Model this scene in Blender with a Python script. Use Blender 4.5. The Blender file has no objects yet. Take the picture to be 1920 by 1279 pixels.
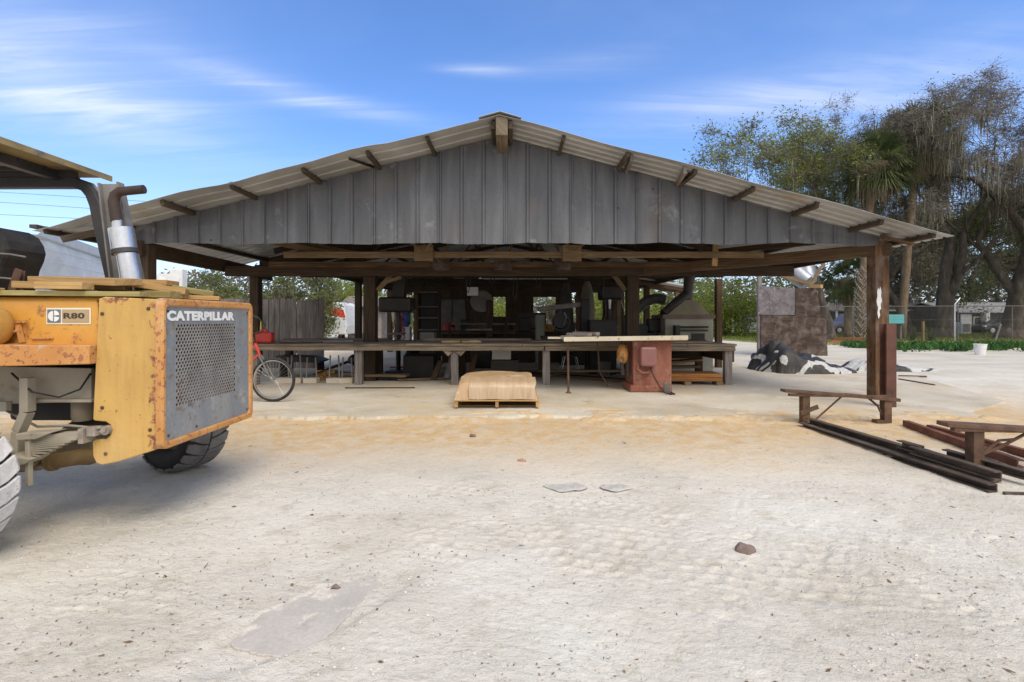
import bpy, math, random
import numpy as np
from mathutils import Vector, Matrix, Quaternion
R = math.radians
random.seed(7)
rng = np.random.default_rng(7)
scene = bpy.context.scene
COL = scene.collection

# ------------------------------------------------------------------ camera
CAMZ = 1.27
cam_d = bpy.data.cameras.new('camera')
cam = bpy.data.objects.new('camera', cam_d)
COL.objects.link(cam)
cam.location = (0, 0, CAMZ)
cam.rotation_euler = (R(90), 0, 0)
cam_d.sensor_width = 36
cam_d.lens = 18
cam_d.shift_y = -41.5 / 1920
cam_d.clip_start = 0.05
cam_d.clip_end = 2000
scene.camera = cam

# ------------------------------------------------------------------ world
SUN_EL, SUN_AZ = 52, 152          # azimuth measured from +Y clockwise (behind the camera, to the right)
world = bpy.data.worlds.new("World")
scene.world = world
world.use_nodes = True
wn, wl = world.node_tree.nodes, world.node_tree.links
wn.clear()
w_out = wn.new('ShaderNodeOutputWorld')
w_bg = wn.new('ShaderNodeBackground')
w_sky = wn.new('ShaderNodeTexSky')
w_sky.sky_type = 'NISHITA'
w_sky.sun_disc = False
w_sky.sun_elevation = R(SUN_EL)
w_sky.sun_rotation = R(SUN_AZ)
w_sky.altitude = 0
w_sky.air_density = 1.0
w_sky.dust_density = 0.6
w_sky.ozone_density = 2.0
w_tc = wn.new('ShaderNodeTexCoord')
w_sep = wn.new('ShaderNodeSeparateXYZ')
wl.new(w_tc.outputs['Generated'], w_sep.inputs[0])
def wmath(op, a, b=None, clamp=False):
    n = wn.new('ShaderNodeMath'); n.operation = op; n.use_clamp = clamp
    for i, s in enumerate((a, b)):
        if s is None: continue
        if isinstance(s, (int, float)): n.inputs[i].default_value = s
        else: wl.new(s, n.inputs[i])
    return n.outputs[0]
zc = wmath('ADD', wmath('MAXIMUM', w_sep.outputs[2], 0.0), 0.12)
cx = wmath('DIVIDE', w_sep.outputs[0], zc)
cy = wmath('DIVIDE', w_sep.outputs[1], zc)
w_cmb = wn.new('ShaderNodeCombineXYZ')
wl.new(wmath('MULTIPLY', cx, 0.5), w_cmb.inputs[0]); wl.new(cy, w_cmb.inputs[1])
def wnoise(scale, detail, rough, dist, w):
    n = wn.new('ShaderNodeTexNoise'); n.noise_dimensions = '4D'
    n.inputs['Scale'].default_value = scale; n.inputs['Detail'].default_value = detail
    n.inputs['Roughness'].default_value = rough; n.inputs['Distortion'].default_value = dist
    n.inputs['W'].default_value = w
    wl.new(w_cmb.outputs[0], n.inputs['Vector'])
    return n.outputs[0]
n1 = wnoise(0.95, 7, 0.56, 0.7, 3.1)
n2 = wnoise(0.45, 2, 0.5, 0.2, 8.4)
def wramp(sock, a, b):
    m = wn.new('ShaderNodeMapRange'); m.interpolation_type = 'SMOOTHSTEP'
    m.inputs[1].default_value = a; m.inputs[2].default_value = b
    wl.new(sock, m.inputs[0]); return m.outputs[0]
w_az = wmath('ARCTAN2', w_sep.outputs[0], w_sep.outputs[1]); w_el = wmath('ARCSINE', w_sep.outputs[2])
tot = None
for px, py, rx, ry, st, tilt in ((110, 170, 300, 42, .52, .02), (600, 188, 210, 20, .48, .08), (60, 60, 500, 60, .22, 0), (905, 132, 70, 10, .60, 0), (1330, 205, 260, 42, .38, 0), (1700, 170, 300, 60, .30, -.05), (200, 250, 500, 50, .16, 0), (1100, 120, 160, 24, .16, 0)):
    aa = math.atan((px-960)/960); ee = math.atan((598-py)/960*math.cos(aa)); k = math.cos(aa)**2
    dx = wmath('DIVIDE', wmath('SUBTRACT', w_az, aa), rx/960*k)
    dy = wmath('DIVIDE', wmath('SUBTRACT', wmath('ADD', w_el, wmath('MULTIPLY', wmath('SUBTRACT', w_az, aa), tilt)), ee), ry/960*.85)
    r2 = wmath('ADD', wmath('MULTIPLY', dx, dx), wmath('MULTIPLY', dy, dy))
    g = wmath('MULTIPLY', wmath('EXPONENT', wmath('MULTIPLY', r2, -1.0)), st)
    tot = g if tot is None else wmath('ADD', tot, g)
n3 = wn.new('ShaderNodeTexNoise'); n3.inputs['Scale'].default_value = 3.2; n3.inputs['Detail'].default_value = 9; n3.inputs['Roughness'].default_value = .62; n3.inputs['Distortion'].default_value = 1.1
w_mp = wn.new('ShaderNodeMapping'); w_mp.inputs['Scale'].default_value = (.55, 2.2, 1); w_mp.inputs['Rotation'].default_value = (0, 0, .35)
wl.new(w_cmb.outputs[0], w_mp.inputs[0]); wl.new(w_mp.outputs[0], n3.inputs['Vector'])
cl = wmath('MULTIPLY', wmath('MULTIPLY', tot, wramp(n1, 0.25, 0.62)), wmath('ADD', wmath('MULTIPLY', wramp(n3.outputs[0], .33, .66), .75), .42))
cl = wmath('ADD', cl, wmath('MULTIPLY', wmath('MULTIPLY', wramp(n1, 0.4, 0.8), wramp(n2, .4, .6)), .14))
back = wmath('MULTIPLY', wramp(wmath('MULTIPLY', w_sep.outputs[1], -1.0), -0.35, 0.25), wramp(n1, .22, .5))  # unseen cloud cover behind the camera and overhead, added as neutral fill light
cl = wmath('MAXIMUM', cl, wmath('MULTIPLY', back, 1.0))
haze = wmath('MULTIPLY', wramp(wmath('SUBTRACT', 1.0, w_sep.outputs[2]), 0.66, 1.0), 0.40)
cl = wmath('ADD', wmath('MULTIPLY', cl, 0.9), haze, clamp=True)
w_tint = wn.new('ShaderNodeMix'); w_tint.data_type = 'RGBA'; w_tint.blend_type = 'MULTIPLY'
w_tint.inputs[0].default_value = 1.0
wl.new(w_sky.outputs[0], w_tint.inputs[6]); w_tint.inputs[7].default_value = (1.02, 1.36, 1.86, 1)
w_mix = wn.new('ShaderNodeMix'); w_mix.data_type = 'RGBA'
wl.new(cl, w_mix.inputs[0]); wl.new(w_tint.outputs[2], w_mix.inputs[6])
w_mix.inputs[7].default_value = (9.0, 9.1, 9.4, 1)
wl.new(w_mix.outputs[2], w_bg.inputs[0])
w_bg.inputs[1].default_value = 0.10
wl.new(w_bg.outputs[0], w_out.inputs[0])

sun_d = bpy.data.lights.new('sun', 'SUN')
sun_d.energy = 2.15
sun_d.angle = R(36)
sun_d.color = (1.0, 0.88, 0.72)
sun = bpy.data.objects.new('sun', sun_d)
COL.objects.link(sun)
az, el = R(SUN_AZ), R(SUN_EL)
sdir = Vector((math.sin(az)*math.cos(el), math.cos(az)*math.cos(el), math.sin(el)))
sun.rotation_euler = (-sdir).to_track_quat('-Z', 'Y').to_euler()

scene.view_settings.view_transform = 'Standard'
scene.view_settings.look = 'None'
scene.view_settings.exposure = 0.42
scene.view_settings.gamma = 1

# ------------------------------------------------------------------ helpers
def P(px, py, D):
    return Vector(((px-960)/960*D, D, CAMZ + (598-py)/960*D))
def G(px, py):
    D = CAMZ*960/(py-598)
    return Vector(((px-960)/960*D, D, 0))

class MB:
    def __init__(s): s.v = []; s.f = []; s.uv = []
    def add(s, vs, fs, uvs=None):
        o = len(s.v); s.v.extend([tuple(p) for p in vs])
        for i, f in enumerate(fs):
            s.f.append([o+k for k in f])
            if uvs: s.uv.append([uvs[k] for k in f])
            else: s.uv.append([(vs[k][0]+vs[k][1], vs[k][2]) for k in f])
        return s
    def hexa(s, c8, L, A, B):
        # c8: corners in order (l,a,b) binary; adds with board uv
        k = random.randint(0, 400)*50 + 10; k2 = random.random()*9
        uv = []
        for i in range(8):
            l = (i >> 2) & 1; a = (i >> 1) & 1; b = i & 1
            uv.append((k + l*L, k2 + a*A + b*B))
        fs = [(0,1,3,2),(4,6,7,5),(0,4,5,1),(2,3,7,6),(0,2,6,4),(1,5,7,3)]
        return s.add(c8, fs, uv)
    def box(s, c, sz, rot=None):
        c = Vector(c); M = rot if rot is not None else Matrix.Identity(3)
        ax = [0, 1, 2]; ax.sort(key=lambda i: -sz[i])
        cs = []
        for i in range(8):
            d = [0, 0, 0]
            d[ax[0]] = (((i >> 2) & 1)-.5)*sz[ax[0]]
            d[ax[1]] = (((i >> 1) & 1)-.5)*sz[ax[1]]
            d[ax[2]] = ((i & 1)-.5)*sz[ax[2]]
            cs.append(c + M @ Vector(d))
        return s.hexa(cs, sz[ax[0]], sz[ax[1]], sz[ax[2]])
    def bb(s, x0, x1, y0, y1, z0, z1):
        return s.box(((x0+x1)/2, (y0+y1)/2, (z0+z1)/2), (abs(x1-x0), abs(y1-y0), abs(z1-z0)))
    def beam(s, p0, p1, w, h, up=(0, 0, 1), roll=0):
        p0, p1 = Vector(p0), Vector(p1); d = (p1-p0); L = d.length; d.normalize()
        up = Vector(up)
        if abs(d.dot(up)) > .98: up = Vector((0, 1, 0))
        sd = d.cross(up).normalized(); u = sd.cross(d).normalized()
        if roll:
            q = Quaternion(d, roll); sd = q @ sd; u = q @ u
        cs = []
        for i in range(8):
            l = (i >> 2) & 1; a = ((i >> 1) & 1)-.5; b = (i & 1)-.5
            cs.append((p1 if l else p0) + sd*(a*w) + u*(b*h))
        return s.hexa(cs, L, w, h)
    def tube(s, pts, r, seg=8, cap=True, uvs=3.0):
        pts = [Vector(p) for p in pts]; n = len(pts)
        rs = r if isinstance(r, (list, tuple)) else [r]*n
        ref = None; vs = []; uv = []; run = random.random()*50
        for i, p in enumerate(pts):
            if i == 0: t = pts[1]-p
            elif i == n-1: t = p-pts[i-1]
            else: t = (pts[i+1]-pts[i-1])
            t.normalize()
            if ref is None:
                ref = Vector((0, 0, 1)) if abs(t.z) < .9 else Vector((1, 0, 0))
            a = (ref - t*ref.dot(t))
            if a.length < 1e-4: a = t.orthogonal()
            a.normalize(); ref = a; b = t.cross(a)
            if i: run += (p-pts[i-1]).length
            for k in range(seg):
                an = 2*math.pi*k/seg
                vs.append(p + (a*math.cos(an)+b*math.sin(an))*rs[i]); uv.append((run, k/seg*rs[0]*6.28))
        fs = []
        for i in range(n-1):
            for k in range(seg):
                k2 = (k+1) % seg
                fs.append((i*seg+k, i*seg+k2, (i+1)*seg+k2, (i+1)*seg+k))
        if cap:
            fs.append(tuple(reversed(range(seg)))); fs.append(tuple(range((n-1)*seg, n*seg)))
        return s.add(vs, fs, uv)
    def prism(s, pts2, plane, a, b):
        # pts2 polygon extruded from a to b along the axis missing in plane ('xz','xy','yz')
        n = len(pts2)
        def mk(p, t):
            return {'xz': (p[0], t, p[1]), 'xy': (p[0], p[1], t), 'yz': (t, p[0], p[1])}[plane]
        vs = [mk(p, a) for p in pts2] + [mk(p, b) for p in pts2]
        fs = [tuple(range(n)), tuple(reversed(range(n, 2*n)))]
        for i in range(n):
            j = (i+1) % n; fs.append((j, i, i+n, j+n))
        return s.add(vs, fs)
    def lathe(s, prof, c, axis='z', seg=24):
        c = Vector(c); vs = []; n = len(prof)
        for k in range(seg):
            a = 2*math.pi*k/seg; ca, sa = math.cos(a), math.sin(a)
            for r, h in prof:
                if axis == 'z': q = (r*ca, r*sa, h)
                elif axis == 'y': q = (r*ca, h, r*sa)
                else: q = (h, r*ca, r*sa)
                vs.append(c+Vector(q))
        fs = []
        for k in range(seg):
            k2 = (k+1) % seg
            for i in range(n-1):
                fs.append((k*n+i, k2*n+i, k2*n+i+1, k*n+i+1))
        return s.add(vs, fs)
    def ball(s, c, r, sx=1, sy=1, sz=1, seg=10, ring=7):
        c = Vector(c); vs = []; fs = []
        for i in range(ring+1):
            th = math.pi*i/ring
            for k in range(seg):
                a = 2*math.pi*k/seg
                vs.append(c+Vector((r*sx*math.sin(th)*math.cos(a), r*sy*math.sin(th)*math.sin(a), r*sz*math.cos(th))))
        for i in range(ring):
            for k in range(seg):
                k2 = (k+1) % seg
                fs.append((i*seg+k, (i+1)*seg+k, (i+1)*seg+k2, i*seg+k2))
        return s.add(vs, fs)
    def jitter(s, amt, freq=3.0):
        from mathutils import noise
        s.v = [tuple(Vector(p)+noise.noise_vector(Vector(p)*freq)*amt) for p in s.v]
        return s
    def build(s, name, mat, parent=None, smooth=False, bevel=0, offset=None):
        me = bpy.data.meshes.new(name)
        o = bpy.data.objects.new(name, me)
        if parent is not None:
            org = Vector(parent.get('_w', (0, 0, 0)))
            if parent.get('_local'): org = Vector((0, 0, 0))
        else:
            a = np.array(s.v); mn, mx = a.min(0), a.max(0)
            org = Vector(((mn[0]+mx[0])/2, (mn[1]+mx[1])/2, mn[2]))
            o.location = org
        vs = [(p[0]-org[0], p[1]-org[1], p[2]-org[2]) for p in s.v]
        me.from_pydata(vs, [], s.f)
        uvl = me.uv_layers.new(name='UVMap')
        flat = [c for fu in s.uv for q in fu for c in q]
        uvl.data.foreach_set('uv', flat)
        if smooth:
            me.polygons.foreach_set('use_smooth', [True]*len(me.polygons))
            if smooth != 'all':
                me.set_sharp_from_angle(angle=R(40))
        me.update(); me.validate()
        me.materials.append(mat)
        COL.objects.link(o)
        if parent is not None:
            o.parent = parent
            o['_w'] = tuple(org)
            if parent.get('_local'): o['_local'] = 1
        else:
            o['_w'] = tuple(org)
        if bevel:
            b = o.modifiers.new('bevel', 'BEVEL'); b.width = bevel; b.segments = 2; b.limit_method = 'ANGLE'
            b.angle_limit = R(35)
        return o

def tag(o, label=None, cat=None, group=None, kind=None):
    if label: o['label'] = label
    if cat: o['category'] = cat
    if group: o['group'] = group
    if kind: o['kind'] = kind
    return o
def thing(name, label, cat, loc=(0, 0, 0), group=None, rz=0, local=False):
    o = bpy.data.objects.new(name, None); COL.objects.link(o)
    o.empty_display_size = .1
    o.location = loc; o.rotation_euler = (0, 0, rz)
    o['_w'] = tuple(loc)
    if local or rz: o['_local'] = 1
    return tag(o, label, cat, group)
def copy_tree(o, parent=None):
    c = o.copy(); COL.objects.link(c)
    if parent is not None: c.parent = parent
    for ch in list(o.children): copy_tree(ch, c)
    return c

# ------------------------------------------------------------------ materials
def ntree(name):
    m = bpy.data.materials.new(name); m.use_nodes = True
    nt = m.node_tree; b = nt.nodes['Principled BSDF']
    return m, nt, b
def noise_n(nt, vec, scale, detail=4, rough=.55, dist=0.0):
    n = nt.nodes.new('ShaderNodeTexNoise')
    n.inputs['Scale'].default_value = scale; n.inputs['Detail'].default_value = detail
    n.inputs['Roughness'].default_value = rough; n.inputs['Distortion'].default_value = dist
    nt.links.new(vec, n.inputs['Vector']); return n.outputs[0]
def ramp_n(nt, sock, stops, interp='LINEAR'):
    r = nt.nodes.new('ShaderNodeValToRGB'); r.color_ramp.interpolation = interp
    el = r.color_ramp.elements
    while len(el) < len(stops): el.new(.5)
    for e, (p, c) in zip(el, stops):
        e.position = p; e.color = (c[0], c[1], c[2], 1) if not isinstance(c, (int, float)) else (c, c, c, 1)
    nt.links.new(sock, r.inputs[0]); return r.outputs[0]
def mix_n(nt, fac, a, b, mode='MIX'):
    m = nt.nodes.new('ShaderNodeMix'); m.data_type = 'RGBA'; m.blend_type = mode
    for i, s in ((0, fac), (6, a), (7, b)):
        if isinstance(s, (int, float)): m.inputs[i].default_value = s
        elif isinstance(s, tuple): m.inputs[i].default_value = (s[0], s[1], s[2], 1)
        else: nt.links.new(s, m.inputs[i])
    return m.outputs[2]
def vec_n(nt, kind, scale=(1, 1, 1), rot=(0, 0, 0)):
    tc = nt.nodes.new('ShaderNodeTexCoord'); mp = nt.nodes.new('ShaderNodeMapping')
    mp.inputs['Scale'].default_value = scale; mp.inputs['Rotation'].default_value = rot
    nt.links.new(tc.outputs[kind], mp.inputs['Vector']); return mp.outputs[0]
def bump_n(nt, b, h, dist, strength=1.0):
    n = nt.nodes.new('ShaderNodeBump'); n.inputs['Distance'].default_value = dist; n.inputs['Strength'].default_value = strength
    nt.links.new(h, n.inputs['Height']); nt.links.new(n.outputs[0], b.inputs['Normal'])

def wood(name, dark, light, rough=.8, tone=.35, grain=26, bump=.0015, weather=None):
    m, nt, b = ntree(name)
    v = vec_n(nt, 'UV', (1.2, grain, 1))
    n = noise_n(nt, v, 1.6, 6, .62, .6)
    c = ramp_n(nt, n, [(.3, dark), (.52, tuple((d+l)/2 for d, l in zip(dark, light))), (.7, light)])
    fl = nt.nodes.new('ShaderNodeVectorMath'); fl.operation = 'MULTIPLY'
    tc = nt.nodes.new('ShaderNodeTexCoord'); nt.links.new(tc.outputs['UV'], fl.inputs[0]); fl.inputs[1].default_value = (.02, 0, 0)
    fl2 = nt.nodes.new('ShaderNodeVectorMath'); fl2.operation = 'FLOOR'; nt.links.new(fl.outputs[0], fl2.inputs[0])
    wn_ = nt.nodes.new('ShaderNodeTexWhiteNoise'); nt.links.new(fl2.outputs[0], wn_.inputs['Vector'])
    t = ramp_n(nt, wn_.outputs['Value'], [(0, 1-tone), (1, 1.0)])
    c = mix_n(nt, 1.0, c, t, 'MULTIPLY')
    vo = vec_n(nt, 'Object'); n2 = noise_n(nt, vo, 2.3, 5, .6)
    st = ramp_n(nt, n2, [(.35, .72), (.62, 1.0)])
    c = mix_n(nt, .8, c, st, 'MULTIPLY')
    if weather:
        n3 = noise_n(nt, vo, 3.1, 6, .65, .4)
        c = mix_n(nt, ramp_n(nt, n3, [(.46, 0.0), (.70, 1.0)]), c, weather)
    nt.links.new(c, b.inputs['Base Color']); b.inputs['Roughness'].default_value = rough
    b.inputs['Specular IOR Level'].default_value = .25
    bump_n(nt, b, n, bump)
    return m
def surf(name, cols, scale=3, rough=.7, metal=0, bump=0, stretch=(1, 1, 1), patch=None, detail=6, roughvar=0, fine=None, spec=None):
    """cols: ramp stops of colour; patch: (colour, lo, hi, scale) second layer (rust, dirt)"""
    m, nt, b = ntree(name)
    v = vec_n(nt, 'Object', stretch)
    n = noise_n(nt, v, scale, detail, .6, .3)
    c = ramp_n(nt, n, cols)
    mfac = None
    if fine:
        nf = noise_n(nt, vec_n(nt, 'Object'), fine[0], 3, .6)
        c = mix_n(nt, fine[1], c, ramp_n(nt, nf, [(.35, .55), (.65, 1.0)]), 'MULTIPLY')
    patches = patch if isinstance(patch, list) else ([patch] if patch else [])
    for col, lo, hi, sc in patches:
        v2 = vec_n(nt, 'Object', (1, 1, 1), (.3, .7, .2))
        n2 = noise_n(nt, v2, sc, 8, .68, .2)
        mfac = ramp_n(nt, n2, [(lo, 0.0), (hi, 1.0)])
        c = mix_n(nt, mfac, c, col)
    nt.links.new(c, b.inputs['Base Color'])
    b.inputs['Roughness'].default_value = rough; b.inputs['Metallic'].default_value = metal
    if roughvar:
        nt.links.new(ramp_n(nt, n, [(.3, rough-roughvar), (.7, min(1, rough+roughvar))]), b.inputs['Roughness'])
    if spec is not None: b.inputs['Specular IOR Level'].default_value = spec
    if bump: bump_n(nt, b, n, bump)
    return m
def leafmat(name, a, bcol, c, trans=.25):
    m, nt, b = ntree(name)
    v = vec_n(nt, 'Object'); n = noise_n(nt, v, 1.1, 3, .6); nh = noise_n(nt, v, 14, 2, .6)
    col = ramp_n(nt, n, [(.32, a), (.5, bcol), (.66, c)])
    col = mix_n(nt, .7, col, ramp_n(nt, nh, [(.3, .5), (.7, 1.0)]), 'MULTIPLY')
    nt.links.new(col, b.inputs['Base Color']); b.inputs['Roughness'].default_value = .65
    b.inputs['Specular IOR Level'].default_value = .2
    if trans:
        tr = nt.nodes.new('ShaderNodeBsdfTranslucent'); nt.links.new(col, tr.inputs[0])
        mx = nt.nodes.new('ShaderNodeMixShader'); mx.inputs[0].default_value = trans
        nt.links.new(b.outputs[0], mx.inputs[1]); nt.links.new(tr.outputs[0], mx.inputs[2])
        nt.links.new(mx.outputs[0], nt.nodes['Material Output'].inputs[0])
    return m

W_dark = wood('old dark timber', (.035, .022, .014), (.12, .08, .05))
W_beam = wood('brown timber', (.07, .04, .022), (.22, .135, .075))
W_post = wood('stained post', (.06, .034, .02), (.26, .135, .065), weather=(.19, .155, .13), grain=14, bump=.004)
W_grey = wood('grey weathered boards', (.15, .128, .115), (.4, .35, .315), grain=18, bump=.003)
W_bench = wood('dirty bench boards', (.13, .098, .068), (.42, .34, .24), grain=20, bump=.004)
W_new = wood('fresh pine', (.38, .21, .075), (.66, .45, .2), tone=.25)
W_pt = wood('greenish treated pine', (.22, .18, .06), (.48, .41, .18), tone=.4)
W_orange = wood('orange cedar', (.26, .1, .03), (.5, .23, .08), tone=.3)
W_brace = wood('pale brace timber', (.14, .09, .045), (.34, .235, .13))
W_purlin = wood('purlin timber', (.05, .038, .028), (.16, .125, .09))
W_ply = wood('dark plywood', (.035, .023, .018), (.11, .078, .06), weather=(.15, .12, .105), grain=5)
W_ply2 = surf('purple grey plywood', [(.35, (.075, .062, .068)), (.6, (.15, .13, .14))], 3, .6, patch=[((.24, .22, .235), .55, .66, 9), ((.06, .045, .04), .58, .64, 5)], bump=.003)

Galv = surf('aged galvanised sheet', [(.3, (.078, .08, .084)), (.52, (.118, .121, .129)), (.7, (.175, .18, .19))], 1.6, .48, .2, patch=[((.12, .105, .09), .54, .74, .9), ((.26, .26, .268), .60, .74, 2.2), ((.09, .07, .055), .64, .70, 6)], roughvar=.1, fine=(30, .25), stretch=(2.5, 1, .35))
GalvRoof = surf('roof sheet', [(.3, (.27, .275, .27)), (.5, (.40, .405, .40)), (.7, (.52, .53, .52))], .9, .45, .2, patch=((.36, .3, .23), .58, .72, 1.3), roughvar=.1)
White_metal = surf('white metal sheet', [(.35, (.55, .57, .58)), (.65, (.74, .76, .77))], .8, .5, 0, patch=((.4, .42, .42), .6, .75, 2))
RustRed = surf('rust red paint', [(.3, (.16, .05, .028)), (.5, (.235, .08, .047)), (.7, (.30, .13, .08))], 4, .7, 0, bump=.001, patch=[((.36, .26, .2), .58, .7, 6), ((.13, .05, .03), .58, .62, 20)], stretch=(1, 1, .5))
RustDark = surf('dark rusted steel', [(.3, (.055, .029, .016)), (.5, (.11, .06, .035)), (.72, (.19, .11, .065))], 5, .8, .1, bump=.002, fine=(60, .4))
RustRail = surf('brown rusted steel', [(.3, (.045, .032, .023)), (.5, (.085, .062, .045)), (.72, (.16, .12, .09))], 5, .75, .1, bump=.002, fine=(60, .4))
RustOrange = surf('red rusted steel', [(.3, (.09, .03, .016)), (.5, (.16, .06, .034)), (.72, (.23, .11, .07))], 5, .85, .1, bump=.002, fine=(60, .4))
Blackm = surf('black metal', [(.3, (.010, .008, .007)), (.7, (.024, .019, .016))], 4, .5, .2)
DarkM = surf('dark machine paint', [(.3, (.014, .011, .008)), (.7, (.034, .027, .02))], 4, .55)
GreyM = surf('grey machine paint', [(.3, (.075, .07, .06)), (.7, (.15, .14, .12))], 4, .5, patch=((.09, .06, .04), .6, .72, 8))
CreamM = surf('cream machine paint', [(.3, (.24, .225, .17)), (.7, (.36, .34, .27))], 3, .55, patch=((.14, .11, .07), .6, .72, 8))
Steel = surf('bare steel', [(.3, (.34, .33, .31)), (.7, (.52, .51, .49))], 6, .35, .8, patch=((.16, .1, .06), .62, .75, 9))
Chrome = surf('brushed silver', [(.3, (.5, .5, .5)), (.7, (.68, .68, .68))], 5, .28, .85, stretch=(1, 1, .2), fine=(50, .25))
Concrete = surf('concrete slab', [(.3, (.42, .365, .27)), (.48, (.54, .485, .385)), (.68, (.62, .575, .48))], .9, .85, bump=.002, fine=(24, .25), patch=[((.50, .36, .18), .50, .70, .7), ((.34, .29, .22), .60, .72, 3), ((.62, .58, .5), .6, .7, 1.7)])
Rubber = surf('black rubber', [(.3, (.012, .011, .01)), (.7, (.035, .032, .029))], 8, .8)
RubberDust = surf('dusty tyre tread', [(.3, (.46, .46, .45)), (.7, (.68, .68, .67))], 9, .9, bump=.002, patch=((.16, .155, .15), .62, .7, 22), fine=(60, .3))
RubberGrey = surf('grey tyre tread', [(.3, (.1, .095, .09)), (.7, (.2, .19, .18))], 9, .9)
Yellow = surf('worn yellow paint', [(.3, (.44, .25, .06)), (.5, (.52, .31, .08)), (.7, (.57, .37, .13))], 1.3, .55, 0, roughvar=.12, bump=.002, patch=[((.30, .12, .05), .64, .66, 30), ((.16, .07, .035), .65, .67, 44), ((.36, .19, .07), .67, .71, 7), ((.5, .42, .29), .58, .8, 2.4)], fine=(34, .2))
YellowH, nt, b = ntree('worn yellow housing paint')
vo_ = vec_n(nt, 'Object'); c_ = ramp_n(nt, noise_n(nt, vo_, 1.3, 5), [(.3, (.46, .27, .07)), (.5, (.54, .33, .09)), (.7, (.58, .38, .14))])
c_ = mix_n(nt, .25, c_, ramp_n(nt, noise_n(nt, vec_n(nt, 'Object', (6, 6, 1)), 4, 5), [(.35, .55), (.55, 1.0)]), 'MULTIPLY')
sp_ = nt.nodes.new('ShaderNodeSeparateXYZ'); nt.links.new(vo_, sp_.inputs[0])
def mr_(s, a_, b__, o0=0., o1=1.):
    m = nt.nodes.new('ShaderNodeMapRange'); m.interpolation_type = 'SMOOTHSTEP'
    for i, q in ((1, a_), (2, b__), (3, o0), (4, o1)): m.inputs[i].default_value = q
    nt.links.new(s, m.inputs[0]); return m.outputs[0]
def mm_(op, x, y):
    n = nt.nodes.new('ShaderNodeMath'); n.operation = op
    for i, s in enumerate((x, y)):
        if isinstance(s, (int, float)): n.inputs[i].default_value = s
        else: nt.links.new(s, n.inputs[i])
    return n.outputs[0]
ed_ = mm_('MAXIMUM', mr_(sp_.outputs[0], .80, .95), mr_(sp_.outputs[2], .46, .20))
ed_ = mm_('MAXIMUM', ed_, mm_('MULTIPLY', mr_(sp_.outputs[2], 1.34, 1.41), .7))
nz_ = noise_n(nt, vo_, 17, 8, .7, .3); thr = mm_('ADD', nz_, mm_('MULTIPLY', ed_, .20))
c_ = mix_n(nt, mr_(thr, .655, .68), c_, (.31, .125, .05)); c_ = mix_n(nt, mr_(thr, .71, .74), c_, (.13, .055, .035)); c_ = mix_n(nt, mr_(noise_n(nt, vo_, 30, 4, .6), .66, .7), c_, (.2, .09, .04))
c_ = mix_n(nt, mm_('MULTIPLY', mr_(noise_n(nt, vo_, 3, 6, .65), .56, .72), mr_(sp_.outputs[2], .55, .25)), c_, (.42, .36, .28))
nt.links.new(c_, b.inputs['Base Color']); b.inputs['Roughness'].default_value = .55; bump_n(nt, b, thr, .003)
YellowRust = surf('rusty yellow trim', [(.3, (.42, .17, .04)), (.5, (.5, .24, .07)), (.7, (.55, .33, .15))], 3, .7, 0, bump=.002, patch=[((.30, .12, .05), .56, .60, 24), ((.42, .31, .2), .57, .66, 6), ((.16, .06, .03), .60, .63, 38)])
GreyPlate = surf('blue grey grille paint', [(.3, (.15, .165, .185)), (.5, (.22, .235, .25)), (.7, (.3, .3, .285))], 2.6, .6, .1, patch=[((.2, .15, .1), .57, .62, 18), ((.36, .355, .33), .56, .7, 6), ((.1, .11, .12), .62, .66, 11)], stretch=(1, 1, .3), fine=(40, .25))
MeshMetal = surf('perforated plate', [(.3, (.22, .21, .2)), (.7, (.36, .35, .33))], 5, .5, .3, patch=((.2, .1, .06), .58, .68, 11))
Beige = surf('dusty beige frame', [(.3, (.27, .235, .175)), (.7, (.4, .36, .28))], 3, .85, bump=.001, patch=((.2, .15, .09), .6, .75, 7))
BeigeD = surf('grimy beige frame', [(.3, (.13, .105, .07)), (.7, (.22, .18, .125))], 3, .85)
DarkFrame = surf('dark steel frame', [(.3, (.028, .027, .028)), (.7, (.06, .058, .06))], 4, .5, .1)
GreyFrame = surf('dusty grey steel', [(.3, (.12, .115, .11)), (.7, (.24, .225, .21))], 5, .7, .1)
WhiteP = surf('white paint', [(.3, (.62, .62, .6)), (.7, (.8, .8, .78))], 4, .6)
Cardboard = surf('cardboard sheet wrap', [(.3, (.36, .225, .11)), (.7, (.47, .32, .18))], 1.6, .55, patch=[((.58, .47, .34), .56, .66, 3.5), ((.3, .18, .09), .6, .66, 5)], stretch=(4, 1, 1), bump=.004)
Film = surf('wrapped cardboard', [(.3, (.34, .23, .13)), (.7, (.46, .34, .22))], 2.5, .3, stretch=(7, 1, 1), bump=.006)
BlueP = surf('blue plastic', [(.3, (.03, .1, .35)), (.7, (.06, .18, .5))], 4, .4)
RedP = surf('red paint', [(.3, (.45, .03, .02)), (.7, (.62, .06, .035))], 4, .4)
RedDark = surf('dark red hose', [(.3, (.2, .012, .012)), (.7, (.34, .03, .025))], 4, .5)
OrangeB = surf('orange guard', [(.3, (.42, .18, .04)), (.7, (.55, .27, .07))], 6, .6, patch=((.12, .07, .04), .5, .6, 14))
Teal = surf('teal paint', [(.3, (.08, .36, .38)), (.7, (.14, .48, .5))], 4, .6)
LeafFresh = leafmat('fresh oak leaves', (.10, .115, .03), (.20, .23, .055), (.33, .37, .09), .4)
BarkM = surf('oak bark', [(.3, (.028, .022, .018)), (.55, (.075, .06, .048)), (.75, (.15, .125, .1))], 3.5, .95, bump=.03, stretch=(1, 1, .35))
BarkGrey = surf('grey twigs', [(.3, (.08, .07, .06)), (.7, (.2, .18, .155))], 3, .95)
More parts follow.
